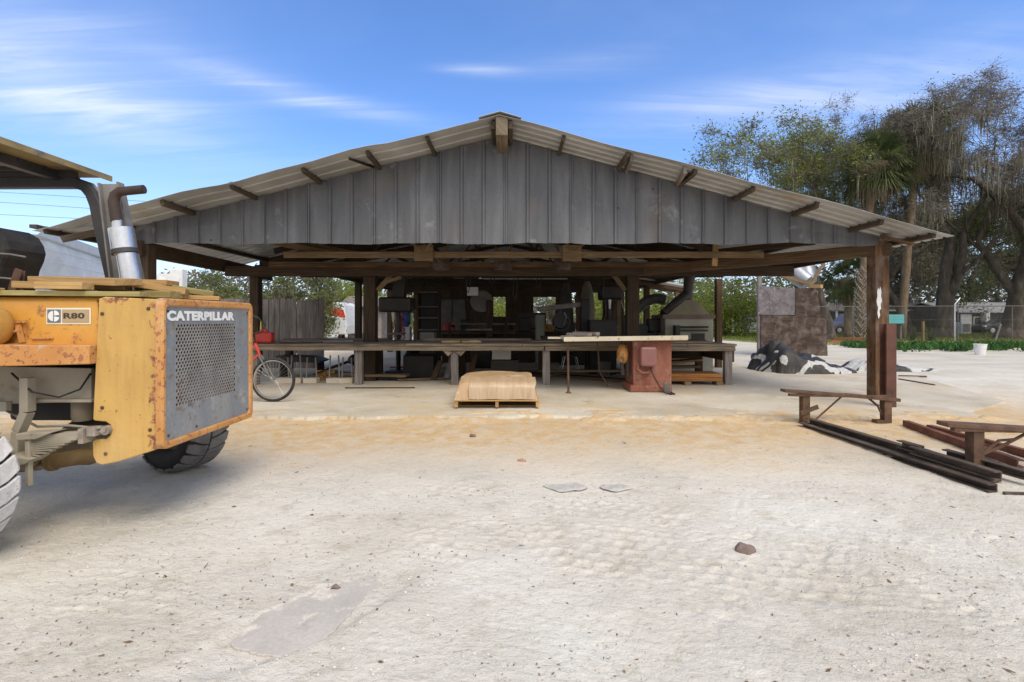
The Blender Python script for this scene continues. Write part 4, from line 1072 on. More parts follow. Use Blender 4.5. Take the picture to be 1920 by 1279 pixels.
MB().bb(.7, 1.85, 11.7, 12.5, .78, .86).build('saw_table', W_dark, ras)
for x in (.74, 1.76):
    for y in (11.74, 12.4): MB().bb(x, x+.06, y, y+.06, SLAB, .78).build('leg', DarkM, ras)
MB().bb(1.65, 1.85, 12.2, 12.5, .86, 1.75).build('column', Blackm, ras, bevel=.02)
MB().beam((.62, 12.3, 1.50), (1.75, 12.35, 1.63), .14, .12).build('arm', GreyFrame, ras, bevel=.02)
m = MB(); m.lathe([(0, -.1), (.17, -.1), (.19, 0), (.17, .1), (0, .1)], (1.15, 12.2, 1.22), 'y', 20); m.build('motor', Blackm, ras, smooth=True)
m = MB(); m.lathe([(.19, -.03), (.22, -.03), (.22, .03), (.19, .03), (.19, -.03)], (1.15, 12.05, 1.2), 'y', 24); m.build('blade_guard', DarkM, ras, smooth=True)
MB().tube([(1.15, 12.3, 1.4), (1.15, 12.3, 1.5)], .05, 8).build('yoke', DarkM, ras)
m = MB(); m.tube([(1.2, 11.9, 1.1), (1.25, 11.8, 1.3), (1.2, 11.75, 1.42)], .012, 6); m.build('handle', Steel, ras)
dc = thing('dust_collector', 'dust collector with hanging cloth bags right of centre', 'dust collector', (2.0, 14, SLAB))
m = MB(); m.lathe([(0, .7), (.12, .72), (.2, .9), (.21, 1.5), (.17, 1.95), (.1, 2.2), (.05, 2.3)], (2.05, 14, 0), 'z', 18); m.jitter(.02, 5); m.build('cloth_bag', surf('dirty cloth', [(.3, (.14, .12, .1)), (.7, (.25, .22, .18))], 4, .95), dc, smooth='all')
m = MB(); m.lathe([(0, .7), (.12, .72), (.2, .9), (.2, 1.4), (.15, 1.9), (.08, 2.25)], (1.5, 14.1, 0), 'z', 18); m.jitter(.02, 5); m.build('cloth_bag', surf('dark cloth', [(.3, (.05, .045, .04)), (.7, (.1, .09, .08))], 4, .95), dc, smooth='all')
MB().bb(1.3, 2.3, 13.8, 14.3, SLAB, .7).build('blower_box', DarkM, dc, bevel=.03)
MB().tube([(2.2, 13.9, .6), (2.45, 13.5, 1.4), (2.35, 13.3, 2.4)], .03, 8).build('hose', Blackm, dc, smooth=True)
cb2 = thing('tool_cabinet', 'dark boxy tool cabinet behind the radial arm saw', 'cabinet', (.6, 15, SLAB))
MB().bb(.2, 1.0, 15, 15.5, SLAB, 1.45).build('cabinet_body', DarkM, cb2, bevel=.01)
for z in (.3, .65, 1.0): MB().bb(.24, .96, 14.975, 14.998, z, z+.3).build('drawer', GreyM, cb2, bevel=.006)
fr = thing('pale_locker', 'pale green metal locker standing behind the bench right of centre', 'locker', (.6, 13.3, SLAB))
MB().bb(.62, .85, 13.3, 13.7, SLAB, 1.38).build('locker_body', surf('pale green paint', [(.3, (.2, .21, .16)), (.7, (.28, .29, .22))], 4, .6), fr, bevel=.01)
MB().bb(.64, .83, 13.28, 13.298, .1, 1.34).build('locker_door', surf('pale green door', [(.3, (.2, .21, .16)), (.7, (.28, .29, .22))], 4, .6), fr, bevel=.004)
ch = thing('wire_chair', 'wire legged chair in the shadow under the bench left of the saw', 'chair', (1.35, 12.0, SLAB))
MB().box((1.3, 11.5, .46), (.42, .4, .04)).build('seat', DarkM, ch, bevel=.015)
for sx in (-.18, .18):
    for sy in (-.17, .17): MB().tube([(1.3+sx*.7, 11.5+sy, .44), (1.3+sx*1.2, 11.5+sy*1.1, SLAB)], .008, 6).build('leg', Steel, ch)
MB().box((1.3, 11.69, .68), (.4, .03, .34)).build('backrest', DarkM, ch, bevel=.01)
m = MB(); m.lathe([(0, SLAB), (.13, SLAB), (.16, .36), (.15, .36), (.12, .05), (0, .05)], (1.95, 10.9, 0), 'z', 20); tag(m.build('bucket', GreyM, smooth=True), 'dark grey bucket on the floor under the bench by the saw', 'bucket')
tag(MB().bb(-.42, -.02, 10.7, 11.1, .42, .68).build('pale_box', HouseW, bevel=.01), 'pale box stowed right under the bench top near mid bench', 'box')
tag(MB().bb(-.45, .15, 10.7, 11.3, SLAB, .415).build('storage_chest', DarkM, bevel=.02), 'black storage chest on the floor under the pale box', 'chest')
tag(MB().bb(-2.3, -1.65, 10.8, 11.3, SLAB, .5).build('storage_chest', Blackm, bevel=.02), 'large black chest under the bench left of the middle leg', 'chest')
tag(MB().bb(-2.0, 1.5, 14.6, 15.1, SLAB, .9).build('counter', W_dark, bevel=.01), 'long dark counter across the middle of the shed interior', 'counter')
shp = thing('shop_vacuum', 'black drum shop vacuum on the floor behind the left inner post', 'vacuum', (-2.2, 11.0, SLAB))
MB().lathe([(0, SLAB), (.2, SLAB), (.22, .4), (.2, .45), (.12, .6), (0, .62)], (-2.3, 11.9, 0), 'z', 20).build('drum', Blackm, shp, smooth=True)
# planer with hood at the right
pln = thing('planer', 'cream thickness planer under a metal dust hood by the right inner post', 'planer', (3.8, 12.3, SLAB))
sx = lambda px, D=12.0: (px-960)/960*D
MB().bb(sx(1247), sx(1338), 12.0, 12.9, SLAB, 1.29).build('body', CreamM, pln, bevel=.03)
m = MB(); a0, a1 = sx(1243), sx(1338)
vs = [(a0, 11.95, 1.29), (a1, 11.95, 1.29), (a1, 12.9, 1.29), (a0, 12.9, 1.29), (sx(1291), 12.2, 1.72), (sx(1308), 12.2, 1.72), (sx(1308), 12.6, 1.72), (sx(1291), 12.6, 1.72)]
m.add(vs, [(0, 1, 5, 4), (1, 2, 6, 5), (2, 3, 7, 6), (3, 0, 4, 7), (4, 5, 6, 7), (3, 2, 1, 0)]); m.build('dust_hood', surf('dull hood sheet', [(.3, (.26, .22, .15)), (.7, (.38, .33, .24))], 3, .6, .2), pln)
m = MB(); m.bb(a0-.02, a1+.02, 11.93, 12.92, 1.28, 1.37); m.build('hood_rim', surf('brown rim', [(.3, (.12, .08, .06)), (.7, (.2, .14, .1))], 3, .7), pln)
m = MB(); m.bb(sx(1262), sx(1325), 11.9, 11.998, .98, 1.02); m.bb(sx(1262), sx(1270), 11.8, 11.998, .75, 1.12); m.tube([(sx(1262), 11.9, 1.08), (sx(1325), 11.9, 1.08)], .02, 8); m.build('feed_roller', DarkM, pln)
m = MB(); m.bb(sx(1296), sx(1321), 11.985, 11.999, .72, .93); m.build('switch_opening', Blackm, pln)
MB().bb(sx(1262), sx(1330), 11.4, 11.998, .66, .72).build('planer_bed', Steel, pln)
m = MB(); m.tube([(sx(1300), 12.4, 1.70), (sx(1301), 12.4, 1.95), (sx(1304), 12.4, 2.3)], [.12, .115, .13], 14); m.tube([(sx(1297), 12.35, 1.86), (sx(1275), 12.3, 1.62), (sx(1252), 12.25, 1.36)], [.12, .14, .15], 12)
m.build('dust_pipe', surf('black duct', [(.3, (.03, .026, .022)), (.7, (.07, .06, .05))], 4, .55), pln, smooth=True)
m = MB(); pts = []
for k in range(9):
    u = k/8; pts.append((sx(1192+u*75), 12.9, 1.27+(598-(600-40*math.sin(u*1.9+.05)))/960*12.9))
m.tube([(sx(1192), 12.9, .02)]+pts, .13, 14); tag(m.build('flexible_duct', surf('grey flexible duct', [(.3, (.05, .045, .04)), (.7, (.11, .1, .09))], 4, .6), smooth=True), 'dark flexible duct arching from the floor to the planer hood', 'duct')
eng = thing('small_engine', 'small rusty engine with hoses beside the planer', 'engine', (sx(1215), 12.6, SLAB))
MB().bb(sx(1200), sx(1240), 12.5, 12.8, SLAB, .95).build('engine_block', DarkM, eng, bevel=.03)
MB().lathe([(0, -.08), (.14, -.08), (.14, .08), (0, .08)], (sx(1212), 12.45, 1.02), 'y', 18).build('flywheel', Blackm, eng, smooth=True)
MB().bb(sx(1225), sx(1247), 12.4, 12.7, .95, 1.28).build('air_filter', Blackm, eng, bevel=.03)
g5 = 'boards leaning in the dark interior'
for i, (px, D, h, lab) in enumerate(((880, 17, 1.9, 'tall dark board leaning left of the narrow rear opening'), (893, 17.2, 1.7, 'shorter board leaning left of the narrow rear opening'), (965, 14.5, 1.2, 'slanting dark board leaning right of the narrow rear opening'), (1090, 16, 2.0, 'tall board leaning between the dust collector and rear wall'), (815, 16.5, 2.1, 'pale edged board leaning behind the shelf rack'), (826, 16.7, 1.9, 'narrow board leaning just right of the shelf rack'))):
    x = (px-960)/960*D; board((x, D, SLAB+.04), (x-.12, D+.3, h), .12, .03, [W_dark, W_beam, W_dark, W_beam, W_grey, W_dark][i], lab, g5)
for i, (px, py, L, lab) in enumerate(((880, 505, .5, 'cord loop hanging from the truss above the band saw'), (968, 500, .7, 'long black cord hanging right of the central gusset plate'), (1012, 505, .45, 'short cord hanging above the tool cabinet'), (925, 505, .35, 'short cord hanging above the narrow rear opening'), (1130, 505, .55, 'cord hanging beside the right drill press'))):
    p = P(px, py, 10.9); tag(MB().tube([p, p+Vector((.03, 0, -L*.5)), p+Vector((-.02, 0, -L)), p+Vector((-.07, 0, -L*.85)), p+Vector((-.05, 0, -L*.3))], .010, 5).build('hanging_cord', Rubber, smooth=True), lab, 'cord', 'cords hanging from the trusses')
for i, (px, D, w, h, mt, lab) in enumerate(((842, 14.7, .3, .28, RedP, 'small red machine on the counter near the left of the shed'), (870, 14.7, .22, .35, DarkM, 'dark can on the counter right of the small red machine'), (908, 14.7, .35, .2, W_brace, 'pale wooden box on the counter left of centre'), (985, 14.7, .3, .4, DarkM, 'tall dark box on the counter below the rear wall'), (1030, 14.7, .25, .22, OrangeB, 'orange box on the counter behind the radial arm saw'))):
    x = (px-960)/960*D; tag(MB().bb(x-w/2, x+w/2, D-.05, D+.25, .9, .9+h).build('box', mt, bevel=.03), lab, 'box', 'boxes on the dark counter')
for i, px in enumerate((905, 950, 1000)):
    p = P(px, 523, 13.2); tag(MB().tube([p, p+Vector((.9, .2, .02))], .022, 6).build('pipe', Steel, smooth=True), ['left', 'middle', 'right'][i]+' one of three pale pipes stored high under the dark roof', 'pipe', 'pipes stored under the roof')
# black cabinet block beside drill press 2
tl = thing('metal_cabinet', 'black cabinet carrying tools at the foot of the right inner post', 'cabinet', (2.1, 11.2, SLAB))
MB().bb(1.75, 2.35, 11.5, 11.9, SLAB, 1.25).build('cabinet_body', Blackm, tl, bevel=.01)
MB().bb(1.78, 2.32, 11.475, 11.498, .1, 1.2).build('cabinet_door', DarkM, tl, bevel=.004)

# ------------------------------------------------------------------ right side: steel and sawhorses
def sawhorse(label, pa, pb, la, lb_, zt, D, kind=0):
    t = thing('steel_sawhorse', label, 'sawhorse', (pa[0], D, -.02), 'rusty steel sawhorses on the rails')
    m = MB(); mid = ((pa[0]+pb[0])/2+.1, D, zt-.03); m.beam(pa, mid, .12, .035); m.beam(mid, pb, .12, .04); m.jitter(.006, 5)
    m.beam((pa[0]+.06, D-.03, zt-.02), (pb[0]-.1, D-.03, zt-.045), .05, .03); m.build('top_rail', RustDark, t, bevel=.004)
    for x in (la, lb_):
        if x is None: continue
        m = MB(); m.bb(x-.045, x+.045, D-.045, D+.045, -.03, zt-.03); m.build('leg', RustDark, t, bevel=.006)
    m = MB()
    if kind == 0:
        MB().tube([(la+.1, D, -.0), (la+.45, D, zt-.05)], .012, 6).build('brace_rod', RustDark, t, smooth=True); m.tube([(lb_-.03, D, .05), (lb_-.1, D, .2), (lb_-.22, D, zt-.06)], .014, 6)
        MB().beam((la-.08, D-.06, .12), (la+.13, D-.06, .2), .02, .05).build('side_lug', RustDark, t)
        MB().bb(lb_-.14, lb_+.02, D-.05, D+.05, -.03, .03).build('foot_plate', RustDark, t)
    else:
        m.tube([(la+.04, D, .13), (la+.2, D, .26), (la+.33, D, .27), (la+.45, D, zt-.05)], .012, 6)
        m.tube([(la+.04, D, .14), (la+.2, D, .2), (la+.45, D, zt-.05)], .014, 6)
    m.build('brace_rod', RustDark, t, smooth=True); return t
D1 = 6.30
sawhorse('low rusty steel sawhorse spanning the rails in front of the corner post', (3.33, D1, .39), (4.74, D1, .275), 3.60, 4.60, .36, D1)
D2 = 4.25
sawhorse('low rusty steel sawhorse at the near end of the rails by the right edge', (3.57, D2, .40), (5.0, D2, .33), 3.84, 4.78, .38, D2, 1)
def channel(name, p0, p1, w, h, mat, label, grp=None, flip=1, t_=.010):
    w *= .75; h *= .68; m = MB(); p0, p1 = Vector(p0), Vector(p1); d = (p1-p0).normalized(); sd = d.cross(Vector((0, 0, 1))).normalized(); up = sd.cross(d)
    m.beam(p0, p1, t_, h)
    m.beam(p0+up*(h/2-t_/2)+sd*(w/2*flip), p1+up*(h/2-t_/2)+sd*(w/2*flip), w, t_)
    m.beam(p0-up*(h/2-t_/2)+sd*(w/2*flip), p1-up*(h/2-t_/2)+sd*(w/2*flip), w, t_)
    o = m.build(name, mat); tag(o, label, 'steel channel', grp); return o
gr_ = 'long steel channels lying on the sand'
channel('steel_channel', (3.62, 6.22, .035), (3.80, 3.98, .04), .09, .11, RustRail, 'long dark steel channel on the sand, the upper of the pair under both sawhorses', gr_)
channel('steel_channel', (3.50, 6.15, .0), (3.58, 3.78, .02), .09, .09, RustRail, 'dark steel channel half sunk in the sand along the left side of the rails', gr_)
channel('steel_channel', (3.58, 4.55, .11), (3.68, 3.85, .09), .08, .1, RustRail, 'short steel channel lying on the long rails, the nearer offcut', 'short channel offcuts on the rails')
channel('steel_channel', (3.60, 4.72, .12), (3.62, 4.5, .12), .08, .1, RustRail, 'very short channel offcut on the long rails, the farther of two', 'short channel offcuts on the rails')
channel('steel_channel', (3.84, 4.52, .09), (3.98, 3.90, .07), .08, .1, RustRail, 'steel channel piece lying beside the leg of the near sawhorse', None)
tag(MB().tube([(3.6, 3.75, -.005), (3.78, 3.72, .0), (4.1, 3.8, -.005)], .012, 6).build('bent_rod', RustRail, smooth=True), 'thin bent rod lying at the near end of the rails', 'rod')
channel('steel_channel', (4.66, 6.1, .03), (4.25, 4.3, .05), .08, .1, RustOrange, 'long red rusted steel channel crossing under the near sawhorse', gr_, -1)
channel('steel_channel', (4.78, 5.9, .02), (4.70, 4.4, .035), .08, .09, RustOrange, 'second red rusted channel right of the first, towards the right edge', gr_, -1)
channel('steel_channel', (4.60, 5.6, .0), (4.95, 3.9, .0), .07, .08, RustOrange, 'lowest red rusted channel near the right edge of the yard', gr_, -1)
ib = MB(); xb, yb_ = 5.36, 7.3
ib.bb(xb-.07, xb+.07, yb_-.07, yb_-.058, -.02, 1.2); ib.bb(xb-.07, xb+.07, yb_+.058, yb_+.07, -.02, 1.2); ib.bb(xb-.006, xb+.006, yb_-.057, yb_+.057, -.02, 1.2)
tag(ib.build('steel_column', surf('brown steel column', [(.3, (.05, .022, .015)), (.7, (.13, .05, .033))], 5, .7)), 'rusty brown steel I beam standing upright beside the corner post', 'steel column')
for i, (a_, b_) in enumerate((((1685, 706), (1705, 706)), ((1685, 712), (1715, 722)))):
    g0, g1_ = G(*a_), G(*b_); tag(MB().tube([g0+Vector((0, 0, .01)), g1_+Vector((.3, -.1, .01))], .02, 6).build('stick', W_beam), ['straight', 'slanting'][i]+' brown stick lying on the sand right of the corner post', 'stick', 'sticks by the post')

# tarps
def tarp(label, cx_, cy_, lx, ly, hmax, seed, mat):
    nx, ny = 90, 60; u = np.linspace(-1, 1, nx); v = np.linspace(-1, 1, ny); U, V = np.meshgrid(u, v)
    a_ = fbm(U*2+seed, V*2+seed, 3); wx = (a_-.5)*1.0; wy_ = (fbm(U*2+seed+9, V*2, 3)-.5)*1.0
    fold = np.sin((U*4.2+V*2.6)*1.2+a_*9)*.5+.5; rid = fold**.7; rid2 = 1-np.abs(fbm((U+wx)*4+seed, (V+wy_)*5+5, 2)*2-1)
    rad = np.sqrt((U)**2+(V)**2); base_ = np.clip(1-rad**2.6, 0, 1)
    shape = np.exp(-((U+.62)/.30)**2)*1.0+np.exp(-((U-.05)/.5)**2)*.5+.10
    H = hmax*base_**.5*shape*(.62+.38*rid)+.045*rid2*base_**.3*hmax
    edge = fbm(U*3+seed+30, V*3+8, 3)
    X = cx_+U*lx*(.88+.2*(edge-.3))+wx*.1; Y = cy_+V*ly*(.88+.3*(edge-.4))+wy_*.1
    q = np.stack([X, Y, H-.03*(base_ < .02)+.004], -1)
    m = MB(); vs = [tuple(p) for p in q.reshape(-1, 3)]; k = len(vs); vs += [(p[0], p[1], max(p[2]-.012, -.03)) for p in vs]
    fs = []
    for j in range(ny-1):
        for i in range(nx-1): b0 = j*nx+i; fs.append((b0, b0+1, b0+nx+1, b0+nx))
    m.add(vs[:k], fs)
    o = m.build('tarp', mat, smooth='all'); tag(o, label, 'tarp'); return o
def tarpmat(name, lo, hi, sc):
    m_, nt_, b_ = ntree(name); v = vec_n(nt_, 'Object', (1, 1.6, 1.2)); n_ = noise_n(nt_, v, sc, 2, .45, 2.2)
    c_ = ramp_n(nt_, n_, [(lo, (.03, .028, .026)), (hi, (.5, .5, .48))]); n2 = noise_n(nt_, vec_n(nt_, 'Object'), 22, 3, .6)
    c_ = mix_n(nt_, .5, c_, ramp_n(nt_, n2, [(.35, .5), (.6, 1.0)]), 'MULTIPLY'); nt_.links.new(c_, b_.inputs['Base Color']); b_.inputs['Roughness'].default_value = .62
    bump_n(nt_, b_, n2, .01); return m_
tarp('crumpled black and white tarp heaped in front of the plywood screen', 7.1, 12.5, 1.35, .95, .70, 3.3, tarpmat('black white tarp', .53, .55, 1.0))
tarp('flat crumpled tarp with a black fold lying right of the corner post', 9.55, 13.0, 1.25, .6, .26, 8.1, tarpmat('white black tarp', .43, .46, .8))
m = MB(); g = G(1424, 678); m.tube([(g.x-.15, g.y, .13), (g.x+1.0, g.y+.6, .12)], .13, 16); tag(m.build('log', BarkM, smooth=True), 'short dark log lying left of the heaped tarp', 'log')

# plywood screen with duct
scr = thing('plywood_screen', 'tall screen of weathered plywood sheets standing in the yard behind the shed', 'plywood screen', (9.9, 18, -.03))
px_ = lambda q, D=18: (q-960)/960*D
pz_ = lambda q, D=18: CAMZ+(598-q)/960*D
MB().prism([(px_(1427), -.03), (px_(1552), -.03), (px_(1549), pz_(596)), (px_(1427), pz_(590))], 'xz', 18, 18.03).build('lower_sheet', W_ply, scr)
MB().prism([(px_(1422), pz_(590)), (px_(1497), pz_(591)), (px_(1495), pz_(540)), (px_(1423), pz_(536))], 'xz', 18.035, 18.06).build('upper_sheet', W_ply2, scr)
MB().prism([(px_(1492), pz_(593)), (px_(1541), pz_(594)), (px_(1531), pz_(540)), (px_(1493), pz_(540))], 'xz', 18.005, 18.03).build('upper_sheet', W_ply, scr)
MB().bb(px_(1424), px_(1430), 18.07, 18.2, -.03, pz_(505)).build('frame_post', W_grey, scr)
MB().bb(px_(1530), px_(1536), 18.07, 18.2, -.03, pz_(545)).build('frame_post', W_grey, scr)
MB().beam(P(1428, 507, 18.1), P(1520, 532, 18.1), .06, .12).build('cross_board', W_brace, scr)
MB().beam(P(1518, 536, 18.1), P(1541, 537, 17.6), .1, .12).build('cross_board', W_new, scr)
MB().beam(P(1518, 536, 18.15), P(1548, 488, 18.4), .06, .07).build('cross_board', W_brace, scr)
m = MB(); m.tube([P(1460, 488, 18.8), P(1480, 500, 18.8), P(1500, 520, 18.6), P(1515, 530, 18.4)], [.32, .34, .34, .3], 18); m.tube([P(1505, 478, 18.9), P(1508, 500, 18.8), P(1514, 528, 18.5)], [.3, .34, .3], 18)
m.build('cyclone_duct', surf('shiny duct', [(.3, (.2, .22, .25)), (.7, (.36, .38, .41))], 3, .45, .6), scr, smooth=True)
m = MB(); m.prism([(px_(1500), pz_(490)), (px_(1545), pz_(482)), (px_(1530), pz_(540)), (px_(1518), pz_(540))], 'xz', 18.9, 18.95); m.build('duct_sheet', Galv, scr)
# ------------------------------------------------------------------ yellow forklift truck
YN, YF = 3.0, 4.02       # near and far side of the rear housing
XR = -2.06
fk = thing('forklift', 'worn yellow rough forklift truck with grey perforated grille and overhead guard', 'forklift', (-3.0, 3.5, -.02))
def Q(px, py, D=YN): p = P(px, py, D); return (p.x, p.z)
# rear housing: near side wall (with spring notch), top, far wall, bottom lip
outl = [Q(185, 560), Q(196, 556.5), Q(296, 561)]
outl += [(XR, 1.375), (XR, .535), (XR-.02, .505), Q(222, 866), Q(190, 872), Q(180, 868), Q(174, 856), Q(173, 828), Q(176, 824), Q(198, 823), Q(206, 817), Q(210, 806), Q(207, 797), Q(198, 791), Q(176, 789), Q(174, 786)]
m = MB(); m.prism(outl, 'xz', YN, YN+.02)
hs = m.build('rear_housing', YellowH, fk, bevel=.012)
m = MB(); m.prism([(x, z) for x, z in outl], 'xz', YF-.02, YF); m.build('far_side_panel', Yellow, fk, bevel=.012)
m = MB()
xl = Q(176, 0)[0]
ys = [YN+.02, YN+.06, YN+.16, (YN+YF)/2, YF-.16, YF-.06, YF-.02]
vs = []; fs = []
for y in ys:
    e = min(y-YN, YF-y); dz = -.028*max(0, 1-e/.12)**2
    vs += [(xl, y, 1.402+dz), (xl, y, 1.38+dz), (XR, y, 1.388+dz), (XR, y, 1.366+dz)]
for i in range(len(ys)-1):
    a_ = i*4; fs += [(a_, a_+2, a_+6, a_+4), (a_+1, a_+5, a_+7, a_+3), (a_, a_+4, a_+5, a_+1), (a_+2, a_+3, a_+7, a_+6)]
m.add(vs, fs); m.build('housing_top', YellowH, fk, smooth=True)
m = MB(); m.bb(xl+.03, XR-.012, YN+.025, YF-.025, .62, .64); m.build('housing_floor', BeigeD, fk)
m = MB()
for (x, z) in ((-2.40, 1.30), (-2.40, .75), (-2.12, .62), (-2.38, .48), (-2.13, 1.33)): m.lathe([(0, -.006), (.007, -.006), (.011, -.003), (.011, 0)], (x, YN-.001, z), 'y', 8)
m.build('bolt', RustDark, hs)
m = MB(); m.tube([P(22, 700, 3.10), P(60, 735, 3.0), P(110, 745, 3.05), P(150, 730, 3.1), P(170, 700, 3.13)], .006, 6); m.build('hose', Rubber, fk, smooth='all')
m = MB(); m.tube([P(12, 770, 3.2), P(70, 800, 3.15), P(130, 798, 3.12), P(186, 803, 3.08)], .008, 6); m.build('hose', Beige, fk, smooth='all')
# rounded trim frame round the grille (plane X=XR)
def rring(y0, y1, z0, z1, r, n=6):
    pts = []
    for cyy, czz, a0 in ((y1-r, z1-r, 0), (y0+r, z1-r, 90), (y0+r, z0+r, 180), (y1-r, z0+r, 270)):
        for k in range(n+1):
            a_ = R(a0+90*k/n); pts.append((cyy+r*math.cos(a_), czz+r*math.sin(a_)))
    return pts
def frame_loop(o_, i_, xa, xb):
    m = MB(); n = len(o_)
    vs = [(xa, y, z) for y, z in o_]+[(xb, y, z) for y, z in o_]+[(xb, y, z) for y, z in i_]+[(xa, y, z) for y, z in i_]
    fs = []
    for i in range(n):
        j = (i+1) % n
        for k in range(3): fs.append((k*n+i, k*n+j, (k+1)*n+j, (k+1)*n+i))
    m.add(vs, fs); return m
o_ = rring(YN-.012, YF+.012, .50, 1.392, .05); i_ = rring(YN+.022, YF-.04, .545, 1.345, .03)
frame_loop(o_, i_, XR-.02, XR+.024).jitter(.004, 12).build('grille_frame', YellowRust, fk, bevel=.012, smooth=True)
# grille plate with hexagonal perforation
GX = XR+.012
gy0, gy1, gz0_, gz1 = YN+.021, YF-.039, .544, 1.346
hy0, hy1, hz0, hz1 = YN+.115, YF-.245, .735, 1.238
m = MB()
for (a_, b_, c_, d_) in ((gy0, hy0, gz0_, gz1), (hy1, gy1, gz0_, gz1), (hy0, hy1, gz0_, hz0), (hy0, hy1, hz1, gz1)):
    m.add([(GX, a_, c_), (GX, b_, c_), (GX, b_, d_), (GX, a_, d_)], [(0, 1, 2, 3)])
gp = m.build('grille_plate', GreyPlate, fk)
m = MB(); nxh, nzh = 22, 24; py_ = (hy1-hy0)/(nxh+.5); pz0 = (hz1-hz0)/nzh
def dent(y, z):
    t = sstep(np.array(.90-z), 0, .03)*sstep(np.array(z-.72), 0, .05)*sstep(np.array(y-hy0-.1), 0, .04)
    return -.0
for r_i in range(nzh):
    for c_i in range(nxh+1):
        yc = hy0+py_*(c_i+.5+(.5 if r_i % 2 else 0)); zc_ = hz0+pz0*(r_i+.5)
        if yc-py_/2 > hy1-.002: continue
        if c_i == 0 and r_i % 2: pass
        ya, yb2 = yc-py_/2, min(yc+py_/2, hy1); za, zb = zc_-pz0/2, zc_+pz0/2
        if r_i % 2 and c_i == 0: ya = hy0
        if not r_i % 2 and c_i == nxh: ya = yc-py_/2
        rr = min(py_, pz0)*.455; vs = []
        outer = [(yb2, zc_), (yb2, zb), (yc, zb), (ya, zb), (ya, zc_), (ya, za), (yc, za), (yb2, za)]
        for q in outer: vs.append((GX+dent(*q), q[0], q[1]))
        for k in range(8):
            a_ = k*math.pi/4; q = (yc+rr*math.cos(a_), zc_+rr*1.05*math.sin(a_)); vs.append((GX+dent(*q), q[0], q[1]))
        for k in range(8):
            v_ = vs[8+k]; vs.append((v_[0]-.004, v_[1], v_[2]))
        fs = []
        for k in range(8):
            k2 = (k+1) % 8; fs.append((k, k2, 8+k2, 8+k)); fs.append((8+k, 8+k2, 16+k2, 16+k))
        m.add(vs, fs)
m.build('perforated_screen', MeshMetal, gp)
m = MB(); m.bb(XR-.12, XR-.10, YN+.1, YF-.1, .56, 1.33); m.build('radiator', Blackm, fk)
m = MB(); m.prism([(XR-.004, .72), (XR-.09, .93), (XR-.094, .93), (XR-.008, .72)], 'xz', hy0+.09, hy1-.08); m.build('fan_shroud', MeshMetal, fk)
m = MB()
for (y, z) in ((gy0+.025, gz1-.03), (gy1-.025, gz1-.03), (gy0+.03, gz0_+.03), (gy1-.03, gz0_+.03), (gy0+.3, gz0_+.03)): m.lathe([(0, .006), (.008, .005), (.01, 0)], (GX, y, z), 'x', 8)
m.build('bolt', RustDark, gp)
def text_obj(body, name, mat, parent, size, origin, xdir, updir, offset=.0, extr=.001, width=None, height=None):
    c = bpy.data.curves.new('tmp', 'FONT'); c.body = body; c.size = size; c.offset = offset; c.extrude = extr; c.space_character = 1.08
    to = bpy.data.objects.new('tmp', c); COL.objects.link(to)
    dg = bpy.context.evaluated_depsgraph_get(); me = bpy.data.meshes.new_from_object(to.evaluated_get(dg))
    bpy.data.objects.remove(to); bpy.data.curves.remove(c)
    co = np.array([tuple(v.co) for v in me.vertices]); mn, mx = co.min(0), co.max(0)
    sx_ = width/(mx[0]-mn[0]) if width else 1; sy_ = height/(mx[1]-mn[1]) if height else sx_
    xd, ud = Vector(xdir).normalized(), Vector(updir).normalized(); nd = xd.cross(ud)
    org = Vector(parent['_w'])
    for v in me.vertices:
        p = Vector(origin)+xd*((v.co.x-mn[0])*sx_)+ud*((v.co.y-mn[1])*sy_)+nd*v.co.z-org
        v.co = p
    me.name = name; me.materials.clear(); me.materials.append(mat)
    o = bpy.data.objects.new(name, me); COL.objects.link(o); o.parent = parent; o['_w'] = tuple(org); return o
text_obj('CATERPILLAR', 'lettering', WhiteP, gp, .1, (GX+.003, YN+.035, 1.258), (0, 1, 0), (0, 0, 1), offset=.0062, extr=.0008, width=.735, height=.062)
# hood with rounded shoulder
HN, HF = YN+.035, YF-.035
sec = []
zt, zb2 = 1.405, 1.115
for k in range(7):
    a_ = R(90*k/6); sec.append((HN+.05-.05*math.sin(a_), zt-.05+.05*math.cos(a_)))
sec = list(reversed(sec))
prof = [(HN, zb2)]+sec+[((HN+HF)/2, zt+.006)]+[(HN+HF-y, z) for y, z in reversed(sec)]+[(HF, zb2)]
m = MB(); vs = []; fs = []
for x in (-4.2, xl-.004):
    for y, z in prof: vs.append((x, y, z))
n_ = len(prof)
for i in range(n_-1): fs.append((i, i+1, n_+i+1, n_+i))
fs.append(tuple(range(n_))); fs.append(tuple(reversed(range(n_, 2*n_))))
m.add(vs, fs)
BurntY = surf('scorched yellow paint', [(.3, (.5, .22, .035)), (.5, (.6, .3, .05)), (.7, (.64, .35, .08))], 1.3, .5, 0, roughvar=.1, patch=[((.3, .12, .05), .56, .62, 8), ((.13, .07, .05), .62, .7, 5), ((.5, .4, .3), .62, .8, 2.2)], fine=(18, .15))
hd_ = m.build('hood', BurntY, fk, smooth=True)
m = MB()
for x in np.linspace(-3.3, -2.75, 5): m.bb(x, x+.012, HN-.003, HN+.0, 1.12, 1.36)
